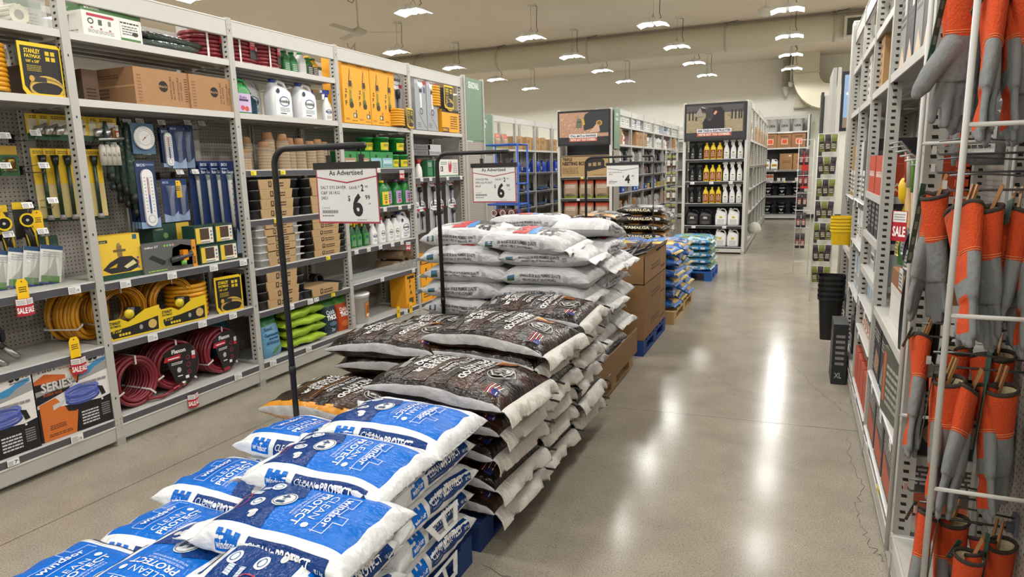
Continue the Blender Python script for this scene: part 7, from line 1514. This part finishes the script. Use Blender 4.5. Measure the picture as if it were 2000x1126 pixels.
t = thing('video_display', 'tall end display with a blue sky picture beyond the right shelving', 'display', (.34, 9.2, 0))
m = M(); m.m = 'paint'; m.box(0, .04, -.03, 1.0, 0, 2.75, 'b4b3ae'); m.box(.05, .09, -.03, .02, 0, 2.75, 'c9c8c3'); m.obj('side_post', t)
m = M(); m.m = 'plastic'; m.box(.1, .9, 0, .05, 2.0, 2.7, '1c1c20'); m.obj('frame', t); m = M(); m.m = 'screen'; m.box(.13, .87, -.004, 0, 2.04, 2.66, '8fb0dc'); m.dec((.13, -.004, 2.04), (1, 0, 0), (0, 0, 1), [('r', 0, 0, .74, .12, '8a7a68'), ('e', .1, .4, .08, .03, 'dfe8f4'), ('e', .3, .5, .12, .04, 'e6eef8')]); m.obj('picture', t)
t = thing('gondola_end', 'thin dark-edged panel farthest along the right side near the back wall', 'panel', (.3, 12.3, 0)); m = M(); m.m = 'paint'; m.box(0, .04, -.02, .6, 0, 2.75, '2c2c2e'); m.box(.05, .3, 0, .6, 0, 2.7, 'b9b8b3'); m.obj('sheet', t)
m = M(); m.m = 'plastic'; m.prism([(-.06, 0), (.06, 0), (.05, .5), (.02, .62), (-.05, .62)], -.01, .01, 'b82a26'); tag(m.obj('red_pouch', None, (.11, 12.26, 1.2)), 'red hanging item on the back right side near the far shelf', 'pouch')

# ------------------------------------------------------------------ displays beyond the cross aisle
def endcap(x, y, W, label, posterits, shelves, poster_h=.62, name='end_display', sidebase=0):
    t = thing(name, label, 'display shelving', (x, y, 0)); H = 2.74
    for xx in (0, W): cached(('postd', H), lambda: post_mesh(H, LG, slots=False), 'upright', t, (xx, 0, 0))
    for xx in (-.03, W-.0):
        m = M(); m.m = 'paint'; m.box(xx, xx+.03, .02, .5, .03, H, 'a9a8a3'); m.obj('side_panel', t)
    m = M(); m.m = 'pegdark'; m.box(.03, W-.03, .44, .45, .1, 2.15, 'ffffff'); m.obj('back_panel', t)
    m = M(); m.m = 'paint'; m.box(.02, W-.02, 0, .03, .03, .12, LG); m.obj('kick_plate', t)
    m = M(); m.m = 'plastic'; m.box(.0, W, -.03, .02, H-poster_h-.06, H-.02, '1f1f22'); m.obj('poster_frame', t)
    m = M(); m.m = 'paper'; z0 = H-poster_h-.03; m.box(.035, W-.035, -.033, -.03, z0, H-.05, '2c2c2f'); m.dec((.035, -.033, z0), (1, 0, 0), (0, 0, 1), posterits, lift=.001, base=.001); m.obj('poster', t)
    for z, kw in shelves: shelf(t, W, z, .44, **kw)
    return t
PW, PH = .98, .59
rr = random.Random(5)
stall = [('r', 0, .13, PW, PH, 'b08a72')]+[('e', rr.uniform(.02, .96), rr.uniform(.14, .57), .012, .008, rr.choice(('c8a890', '98735c', 'd8bca4', 'a07a62'))) for _ in range(90)]
stall += [('p', [(.5, .25), (.48, .42), (.52, .55), (.6, .59), (.98, .59), (.98, .2), (.8, .2), (.72, .3), (.6, .27)], '2d3136'), ('p', [(.33, .3), (.45, .3), (.46, .47), (.36, .48)], '6c6a58'), ('r', .36, .4, .45, .42, '4a4a3c'), ('p', [(.44, .47), (.5, .46), (.52, .36), (.48, .34)], 'c9a04a'), ('e', .8, .38, .06, .05, 'c9a04a'), ('e', .8, .38, .042, .036, '7a5a3c'), ('p', [(.6, .2), (.74, .36), (.8, .33), (.82, .22)], 'c4a088')]
stall += [('r', 0, 0, PW, .13, '2a2a2d'), ('r', .2, .115, .76, .185, 'e6e4e4'), ('T', 'STALL MATS to SHAVINGS', .22, .13, .52, .04, '2c3440', .04), ('r', .2, .045, .76, .115, 'b0543e'), ('T', "WE'VE GOT YOU COVERED.", .22, .06, .52, .04, 'f0dcd4', .04)]
endcap(-4.36, 12.6, 1.05, 'end display under the STALL MATS poster with nesting box carton', stall, [(1.46, dict(col='5a5a5c', railc='3a3b3f', tags=[('y', .48), ('w', .56)])), (1.04, dict(col='5a5a5c', railc='3a3b3f', tags=[('w', .4)])), (.6, dict(col='5a5a5c', railc='3a3b3f')), (.16, dict(col='5a5a5c', railc='3a3b3f'))])
rr = random.Random(6)
cow = [('r', 0, .12, PW, PH, '93876a')]+[('e', rr.uniform(.02, .96), rr.uniform(.14, .45), .02, .006, rr.choice(('a3977c', '786d56', 'b0a588', '645b48'))) for _ in range(90)]+[('r', 0, .46, PW, PH, '4c474a')]
for x in (.04, .1, .16, .78, .84, .9, .94): cow.append(('r', x, .34, x+.025, .5, '232126'))
cow += [('p', [(.13, .4), (.24, .56), (.3, .4)], '8a847c'), ('p', [(.3, .12), (.29, .3), (.34, .38), (.35, .5), (.42, .55), (.6, .56), (.66, .48), (.67, .12)], '17161a'), ('p', [(.33, .5), (.35, .38), (.38, .32), (.44, .32), (.47, .4), (.46, .54), (.4, .56)], '343036'), ('p', [(.25, .56), (.33, .53), (.34, .49), (.28, .5)], '1d1c20'), ('p', [(.26, .575), (.33, .55), (.33, .535), (.27, .55)], 'a9a49c'), ('e', .41, .345, .03, .02, '4a464a'), ('p', [(.47, .44), (.51, .5), (.54, .47), (.5, .42)], 'd08a74'), ('e', .39, .45, .006, .006, '0c0c0e'), ('e', .45, .45, .006, .006, '0c0c0e')]
cow += [('r', 0, 0, PW, .12, '2b2b2f'), ('r', .19, .115, .79, .18, 'd9dbe4'), ('T', 'EAR TAGS to ELECTROLYTES', .21, .13, .56, .038, '20222a', .04), ('r', .19, .05, .79, .115, 'a8502e'), ('T', "WE'VE GOT YOU COVERED.", .21, .064, .56, .038, 'ecd8d0', .04)]
dk = dict(col='4a4b4e', railc='3c3d42')
endcap(-1.95, 12.72, 1.08, 'end display under the EAR TAGS poster with black, yellow and white bottles', cow, [(1.73, dict(dk)), (1.33, dict(dk, tags=[('W', .16), ('W', .5), ('W', .84)])), (.93, dict(dk)), (.52, dict(dk, tags=[('W', .2), ('W', .75)])), (.13, dict(dk))])
EX, EY = -1.95, 12.86
bkb = spray(.3, '1b1b1d', '1b1b1d', '222224', .042, label='2c2c2f', lc='c9c9c4')
whs = spray(.36, 'e9e9ea', 'f0f0f0', 'f4f4f4', .05, label='f2f2f0', lc='8a7a3a')
ylb = jug(.1, .08, .3, 'e8c81c', 'f0d428', '8a2a22', [('l', -.03, .05, .03, .13, 4, 'd8b8a0'), ('e', 0, .14, .012, .012, 'e8d0b0')], handle=False, capx=0, capr=.017, name='yellow_bottle')
names = {1.73: 'top', 1.33: 'second', .93: 'third'}
for z in (1.73, 1.33, .93):
    for i in range(2): inst('bkb', bkb, 'black spray bottle on the %s shelf of the cattle display, %s' % (names[z], ('left', 'right')[i]), 'spray bottle', (EX+.14+.14*i, EY-.02, z+.002), 0, scale=(1, 1, 1.05))
    for i in range(3): inst('ylb', ylb, 'yellow bottle with a dark red label, %s shelf of the cattle display, %s' % (names[z], pos(i, 3)), 'bottle', (EX+.39+.115*i, EY-.02, z+.002), 0)
    for i in range(3): inst('whs', whs, 'white spray bottle on the %s shelf of the cattle display, %s' % (names[z], pos(i, 3)), 'spray bottle', (EX+.74+.12*i, EY-.02, z+.002), 0)
bjug = jug(.24, .14, .3, '1c1c1f', '1c1c1f', '232326', [('p', [(-.04, .12), (.04, .12), (.03, .16), (-.03, .16)], 'b9b8b2'), ('e', 0, .05, .08, .03, '4a4644')], name='black_jug')
wjug = jug(.21, .14, .32, 'e8e8e8', 'f0f0f0', 'eeeeec', [('e', 0, .15, .03, .02, 'c9b03a'), ('l', -.06, .03, .06, .12, 6, '8a8a8c')], name='white_jug')
for z, nm in ((.52, 'second lowest'), (.13, 'lowest')):
    for i in range(2): inst('bjg', bjug, 'black jug on the %s shelf of the cattle display, %s' % (nm, ('left', 'right')[i]), 'jug', (EX+.16+.24*i, EY-.02, z+.002), 0)
    for i in range(2): inst('wjg', wjug, 'white jug on the %s shelf of the cattle display, %s' % (nm, ('left', 'right')[i]), 'jug', (EX+.68+.22*i, EY-.02, z+.002), 0)
NX, NY = -4.36, 12.75
nest = [('T', 'TRIPLE', .03, .31, .2, .055, '2c241c', .04), ('T', 'NESTING BOX', .03, .225, .5, .065, '2c241c', .05), ('l', .03, .06, .36, .19, 6, '6a5236'), ('r', .0, .385, .95, .4, '3a2e22'), ('p', [(.52, .33), (.62, .37), (.82, .36), (.88, .3), (.88, .2), (.93, .17), (.55, .1), (.52, .14)], '2c2b2a'), ('r', .56, .2, .62, .26, '9a8460'), ('r', .65, .2, .72, .27, '9a8460'), ('r', .75, .21, .81, .27, '9a8460'), ('l', .66, .03, .9, .05, 1, '6a5236')]
inst('nest', carton('nesting_box_carton', .96, .4, .41, 'a98c62', front=nest, mt='card'), 'brown TRIPLE NESTING BOX carton under the stall mats poster', 'box', (NX+.525, NY+.06, 1.462), 0)
fpk = pouch(.3, .14, .36, 'a58c74', [('e', 0, .06, .1, .035, '6a5a48'), ('l', -.1, .2, .1, .27, 3, 'e0d4c4'), ('r', -.12, .0, .12, .04, '8a9a3a')], seed=4, name='shavings_bag', mt='matfilm', cols=lambda v: 'd0583a' if v > .78 else ('8f9c3e' if v < .12 else 'a58c74'))
for z, nm in ((1.042, 'upper'), (.602, 'lower')):
    for i in range(3): inst('fpk', fpk, 'tan bag with an orange top on the stall mats display, %s row, %s' % (nm, pos(i, 3)), 'feed bag', (NX+.2+.325*i, NY, z), 0)
# green department board beside the first display
t = thing('department_board', 'narrow green board with pale lettering on the side of the stall mats display', 'sign', (-3.25, 12.62, 0), RL); m = M(); m.m = 'paint'; m.box(0, .42, -.012, 0, 1.98, 2.74, '6f8a74'); m.dec((0, -.012, 1.98), (1, 0, 0), (0, 0, 1), [('T', 'ANIMAL', .1, .62, .2, .05, 'dfe6df', .03), ('T', 'HEALTH', .1, .53, .2, .05, 'dfe6df', .03)]); m.obj('board', t)
m = M(); m.m = 'peg'; m.box(0, .42, .0, .008, .1, 1.95, 'ffffff'); m.obj('pegboard', t)
t = thing('department_board', 'small green board reading ANIMAL FEED beyond the SEASONAL board', 'sign', (-5.93, 12.35, 0), RL+.0); m = M(); m.m = 'paint'; m.box(-.35, .55, -.012, 0, 1.95, 2.76, '6a8670'); m.dec((-.35, -.012, 1.95), (1, 0, 0), (0, 0, 1), [('T', 'ANIMAL', .25, .64, .4, .06, 'dfe6df', .03), ('T', 'FEED', .3, .54, .28, .06, 'dfe6df', .03)]); m.obj('board', t)
m = M(); m.m = 'paint'; m.box(-.35, .55, 0, .03, 0, 1.95, 'a9a8a3'); m.obj('panel', t)
# blue wire stand in the cross aisle
t = thing('blue_rack', 'blue metal stand with striped rolls in the cross aisle', 'rack', (-4.5, 9.5, 0))
for x in (0, .55):
    for y in (0, .4):
        m = M(); m.m = 'paint'; m.cyl((x, y, 0), (x, y, 2.02), .016, 8, '1f4fa8'); m.obj('post', t)
for z in (.5, 1.1, 1.42, 2.02):
    m = M(); m.m = 'paint'; m.tube([(0, 0, z), (.55, 0, z), (.55, .4, z), (0, .4, z)], .014, 6, '2456b0', closed=True); m.obj('rail', t)
for k in range(5):
    for i in range(3): inst('rollr', lambda: (lambda m: (setattr(m, 'm', 'fabric'), m.cyl((0, -.17, .05), (0, .17, .05), .05, 14, '5a2c2a'), m.dec((0, -.171, .05), (1, 0, 0), (0, 0, 1), [('o', 0, 0, .05, .05, .012, 'e0dcd6'), ('o', 0, 0, .025, .025, .008, 'c9a8a0')]), m.obj('fabric_roll'))[-1])(M()), 'maroon and white roll in the blue stand, %s row, %s' % (lay(k, 5), pos(i, 3)), 'roll', (-4.38+.15*i, 9.68, .52+.1*k), 0, 'rolls in the blue stand')

# ---- generic stocked runs in the distance
def stocked(xf, rz, ys, W, shelves, desc, seed, kinds, facing=1, H=2.77, D=.45, low=None, pg=(.15, 2.05)):
    rr = random.Random(seed)
    for bi, y0 in enumerate(ys):
        bay('shelving_bay', 'grey shelving bay %s, %s bay' % (desc, ORD[bi] if bi < 12 else 'far'), (xf, y0, 0), rz, W, H, [(z, dict(rail=z < 2)) for z in shelves], D=D, peg=pg, rear=False, last=(bi == len(ys)-1))
        for si, z in enumerate(shelves):
            x = .07; i = 0
            while x < W-.1:
                kd = rr.choice(kinds[si] if isinstance(kinds, dict) else kinds)
                wd = GEN[kd][1]
                if x+wd > W-.03: break
                p = Vector((xf, y0, 0))+Matrix.Rotation(rz, 3, 'Z') @ Vector((x+wd/2, .16, z+.002))
                inst(('gen', kd), GEN[kd][0], '%s in place %s, %s shelf from top, %s bay %s' % (GEN[kd][2], ('one', 'two', 'three', 'four', 'five', 'six', 'seven', 'eight', 'nine')[min(i, 8)], ORD[si], ORD[bi], desc), GEN[kd][3], p, rz)
                x += wd+rr.uniform(.004, .03); i += 1
                if rr.random() < .1: x += .1
GEN = {
 'wb': (jug(.12, .09, .25, 'e4e4e2', 'd8d8d6', 'f0efec', [('l', -.04, .04, .04, .12, 4, '8a8aa0')], handle=False, capx=0, name='white_bottle'), .14, 'white bottle', 'bottle'),
 'wj': (jug(.2, .12, .29, 'e6e6e4', '2a4a8a', 'efeeea', [('e', 0, .1, .05, .03, 'b8322c')], name='white_jug'), .22, 'red-marked white jug', 'jug'),
 'wc': (carton('white_carton', .28, .26, .22, 'dddcd8', front=[('l', .03, .08, .25, .15, 2, '4a4a4c'), ('r', .05, .02, .23, .05, 'a9a9a6')]), .3, 'white carton', 'box'),
 'bc': (carton('brown_carton', .32, .3, .3, 'a9855a', front=[('l', .04, .15, .2, .25, 3, '5c4428'), ('r', 0, .14, .32, .15, 'bd9a70')], mt='card'), .34, 'brown carton', 'box'),
 'bl': (carton('blue_carton', .2, .2, .26, 'b9c4d4', front=[('r', .0, .1, .2, .26, '3a5f9c'), ('e', .1, .17, .05, .04, 'e6e8ec'), ('l', .03, .02, .17, .08, 3, '5a6a8a')]), .22, 'blue and white carton', 'box'),
 'rd': (carton('red_package', .16, .14, .2, 'b89a92', front=[('r', 0, .1, .16, .2, '9c3238'), ('l', .02, .02, .14, .09, 4, '6a4a4a')]), .18, 'red topped package', 'package'),
 'dk': (pouch(.15, .07, .24, '34363a', [('r', -.04, .05, .04, .14, 'a9aaac')], seed=2, name='dark_pack'), .17, 'dark hanging pack', 'pack'),
 'gr': (pouch(.17, .08, .22, '6c6f70', [('r', -.05, .04, .05, .15, 'd0d2cc'), ('l', -.04, .06, .04, .13, 3, '4a4c4e')], seed=5, name='grey_pack'), .19, 'grey hanging pack', 'pack'),
 'tl': (jug(.14, .1, .26, '3c8c84', 'e4e4e2', 'dfe8e6', handle=False, capx=0, name='teal_bottle'), .16, 'teal bottle', 'bottle'),
 'yl': (carton('yellow_bin', .22, .2, .12, 'c9a83a', front=[('l', .02, .03, .2, .09, 2, '7a5a1c')]), .24, 'yellow bin', 'bin'),
 'bb': (carton('blue_bin', .24, .22, .12, '2248a0', front=[('r', .06, .03, .18, .08, 'c9d0dc')]), .26, 'blue plastic bin', 'bin'),
 'jn': (flatbag(.34, .3, .08, '2c4464', '3a587c', 4, name='folded_blue_sack'), .36, 'folded blue sack', 'sack'),
 'rb': (jug(.2, .14, .26, '8f2a2c', '7a2224', 'd9c8c0', name='red_jug'), .22, 'red jug', 'jug'),
 'bs': (jug(.2, .14, .3, '2448b0', '1c3a90', name='blue_scoop'), .22, 'blue plastic scoop', 'scoop'),
 'sh': (pouch(.3, .16, .34, 'a58c74', [('r', -.1, .24, .1, .32, 'd0583a'), ('r', -.12, .0, .12, .05, '8a9a3a')], seed=8, name='shavings_bag', mt='matfilm'), .32, 'tan shavings bag', 'feed bag'),
}
run1 = {0: ['wc', 'wc', 'bl', 'wc'], 1: ['wb', 'wc', 'wc', 'rd', 'bc', 'wj'], 2: ['dk', 'gr', 'wb', 'gr'], 3: ['gr', 'dk', 'wb', 'rd'], 4: ['bl', 'gr', 'yl', 'wb', 'bb'], 5: ['wb', 'wb', 'bc', 'wj', 'wb'], 6: ['wb', 'wj', 'rd', 'wb', 'tl']}
stocked(-3.3, RL, [13.1+1.22*k for k in range(6)], 1.22, [2.45, 2.08, 1.75, 1.45, 1.1, .65, .17], 'behind stall mats', 3, run1)
run2 = {0: ['bc', 'wj', 'bc', 'sh', 'wj'], 1: ['rb', 'bs', 'bb', 'bs', 'dk'], 2: ['jn', 'jn', 'dk', 'jn'], 3: ['jn', 'dk', 'jn'], 4: ['jn', 'bc']}
stocked(-5.92, RL, [12.95+1.22*k for k in range(6)], 1.22, [2.08, 1.55, 1.1, .72, .17], 'behind ANIMAL FEED', 4, run2)
run3 = {0: ['wc', 'bc'], 1: ['wb', 'rd', 'gr'], 2: ['dk', 'gr'], 3: ['rd', 'dk', 'wb'], 4: ['gr', 'dk']}
stocked(-.83, RL, [13.25+1.22*k for k in range(6)], 1.22, [2.08, 1.6, 1.15, .7, .17], 'behind cattle poster', 5, run3, D=.5)
inst('wjg2', jug(.26, .16, .4, 'e4e4e2', '1c1c1e', 'e8c820', [('l', -.07, .05, .07, .18, 3, '3a3a1c')], name='big_white_jug', capr=.035), 'large white jug with black cap and yellow label behind the blue stand', 'jug', (-6.15, 13.35, 2.085), RL)
# clip strips with dark bottles left of the cattle display
inst('wr', None, 'white wire clip rack with brown hanging items left of the cattle display', 'rack', (-2.3, 12.9, .2), 0)
for k in range(5):
    for i in range(2): inst('tpk2', tpack('4a2c24', 'b9b4ac', .08, .22), 'brown hanging item on the rack left of the cattle display, %s tier, %s' % (ORD[k], ('left', 'right')[i]), 'pack', (-2.24+.1*i, 12.8, 1.6-.3*k), 0, 'brown hanging items')
# white fluffy bundle on the floor by the far run
m = M(); m.m = 'fabric'; m.loft([(0, 0, 0, .1, .12, 2), (0, 0, .08, .13, .14, 2), (0, 0, .18, .09, .1, 2), (0, 0, .22, .03, .03, 2)], 14, 'd9d7d0'); tag(m.obj('mop_head', None, (-.72, 13.6, .3)), 'white fluffy bundle low on the corner of the cattle display run', 'mop')
# ---- far shelf against the back wall
t = thing('back_shelving', 'grey shelving against the back wall with UFA pails and black buckets', 'shelving', (-1.0, 20.9, 0))
FW = 1.22
for x in (0, FW): cached(('postd', 2.95), lambda: post_mesh(2.95, LG, slots=False), 'upright', t, (x, 0, 0))
m = M(); m.m = 'pegdark'; m.box(.02, FW-.02, .5, .51, .1, 2.1, 'ffffff'); m.obj('back_panel', t)
m = M(); m.m = 'paint'; m.box(.02, FW-.02, .49, .5, 2.1, 2.9, 'b9b8b3'); m.obj('upper_back', t)
m = M(); m.m = 'paint'; m.box(.02, FW-.02, 0, .03, .03, .13, LG); m.obj('kick_plate', t)
m = M(); m.m = 'paint'; m.box(.02, FW-.02, .0, .03, 2.85, 2.93, 'a9a8a3'); m.obj('top_beam', t)
m = M(); m.m = 'paint'; m.box(FW+.03, FW+.06, 0, .5, 2.1, 2.95, '4a4a4c'); m.obj('dark_side', t)
for z in (2.5, 2.05): shelf(t, FW, z, .5, rail=False)
for z, tg in ((1.42, [('w', .1), ('w', .4), ('w', 1.0)]), (1.1, [('y', .66), ('w', .3), ('w', .9)]), (.68, []), (.15, [])): shelf(t, FW, z, .5, tags=tg, col='5a5b5e', railc='8a8a8c')
FX = -1.0
ufa = bucket(.15, .36, 'e9e9e8', 'f0f0ee', [('T', 'UFA', -.1, .13, .2, .06, '2a2c30', .04)], 'dddddd', .88, 'ufa_pail')
for i in range(3): inst('ufa', ufa, 'white UFA pail on the top shelf of the back wall shelving, %s' % pos(i, 3), 'pail', (FX+.26+.34*i, 21.08, 2.502), 0)
for i in range(3): inst('cof', carton('carton', .37, .36, .4, '9a6f4c', front=[('r', .12, .1, .27, .24, 'd8552c'), ('r', .115, .095, .275, .245, 'e8ddd0'), ('r', .13, .11, .26, .23, 'd8552c'), ('l', .08, .3, .3, .35, 1, '5a3a22')], mt='card'), 'brown carton with an orange square label on the back wall shelving, %s' % pos(i, 3), 'box', (FX+.22+.38*i, 21.12, 2.052), 0)
inst('lidp', carton('white_strip', .4, .1, .03, 'e2e0dc'), 'thin white strip lying across the orange-labelled cartons', 'strip', (FX+.62, 20.95, 2.455), 0)
for i in range(2): inst('jgy', jug(.2, .14, .32, 'e9e9e7', 'f2f2f0', 'f2f2ee', [('r', -.07, .1, .07, .17, 'd0a820'), ('l', -.05, .115, .05, .155, 2, '3a3010'), ('r', -.07, .02, .07, .04, '3a3c40')], name='white_jug'), 'white jug with a yellow label on the back wall shelving, %s' % ('left', 'right')[i], 'jug', (FX+.14+.22*i, 21.04, 1.422), 0)
for i in range(2): inst('cbx', carton('carton', .34, .3, .46, 'a07a52', front=[('l', .08, .2, .28, .28, 2, '6a4e30'), ('r', .24, .38, .3, .41, 'e6e4de')], mt='card'), 'plain brown carton beside the yellow-labelled jugs, %s' % ('left', 'right')[i], 'box', (FX+.67+.36*i, 21.07, 1.422), 0)
for i in range(4): inst('sbx', carton('medicine_box', .07, .07, .2, 'd9d4cc', front=[('r', 0, .1, .07, .18, 'b0583a'), ('l', .01, .02, .06, .08, 3, '8a8a88')]), 'small red and white upright box on the back wall shelving, %s of four' % pos(i, 4), 'box', (FX+.08+.08*i, 20.98, 1.102), 0)
for i, x in enumerate((.5, .63, .98, 1.04, 1.12)): inst('smb', carton('small_box', .09 if i < 2 else .05, .06, .09, 'dcdcda' if i < 2 else 'b4b4b4', front=[('l', .01, .02, .04, .07, 3, '8a8a88')]), 'tiny white box on the back wall shelving, %s of five' % pos(i, 5), 'box', (FX+x, 20.97, 1.102), 0)
bkt = bucket(.145, .33, '19191b', None, [('r', -.09, .2, .09, .24, '77777a'), ('p', [(-.06, .15), (.06, .15), (0, .08)], 'b4b4b6'), ('r', -.09, .02, .09, .05, '8a8a8c')], 'c9c9cb', .84, 'black_bucket')
for z, nm in ((.682, 'upper'), (.152, 'lower')):
    for i in range(3): inst('bkt', bkt, 'black bucket with a wire handle, %s row on the back wall shelving, %s' % (nm, pos(i, 3)), 'bucket', (FX+.22+.38*i, 21.08, z), 0)
# wall shelving run continuing left behind the far end of the aisles
for k in range(3):
    bay('shelving_bay', 'shelving bay against the back wall seen above the far runs, %s from the UFA pails' % ORD[k], (-2.35-1.25*k, 20.95, 0), 0, 1.22, 2.77, [(2.45, up), (2.05, up), (1.5, up), (1.0, up), (.5, up), (.15, up)], rear=False)
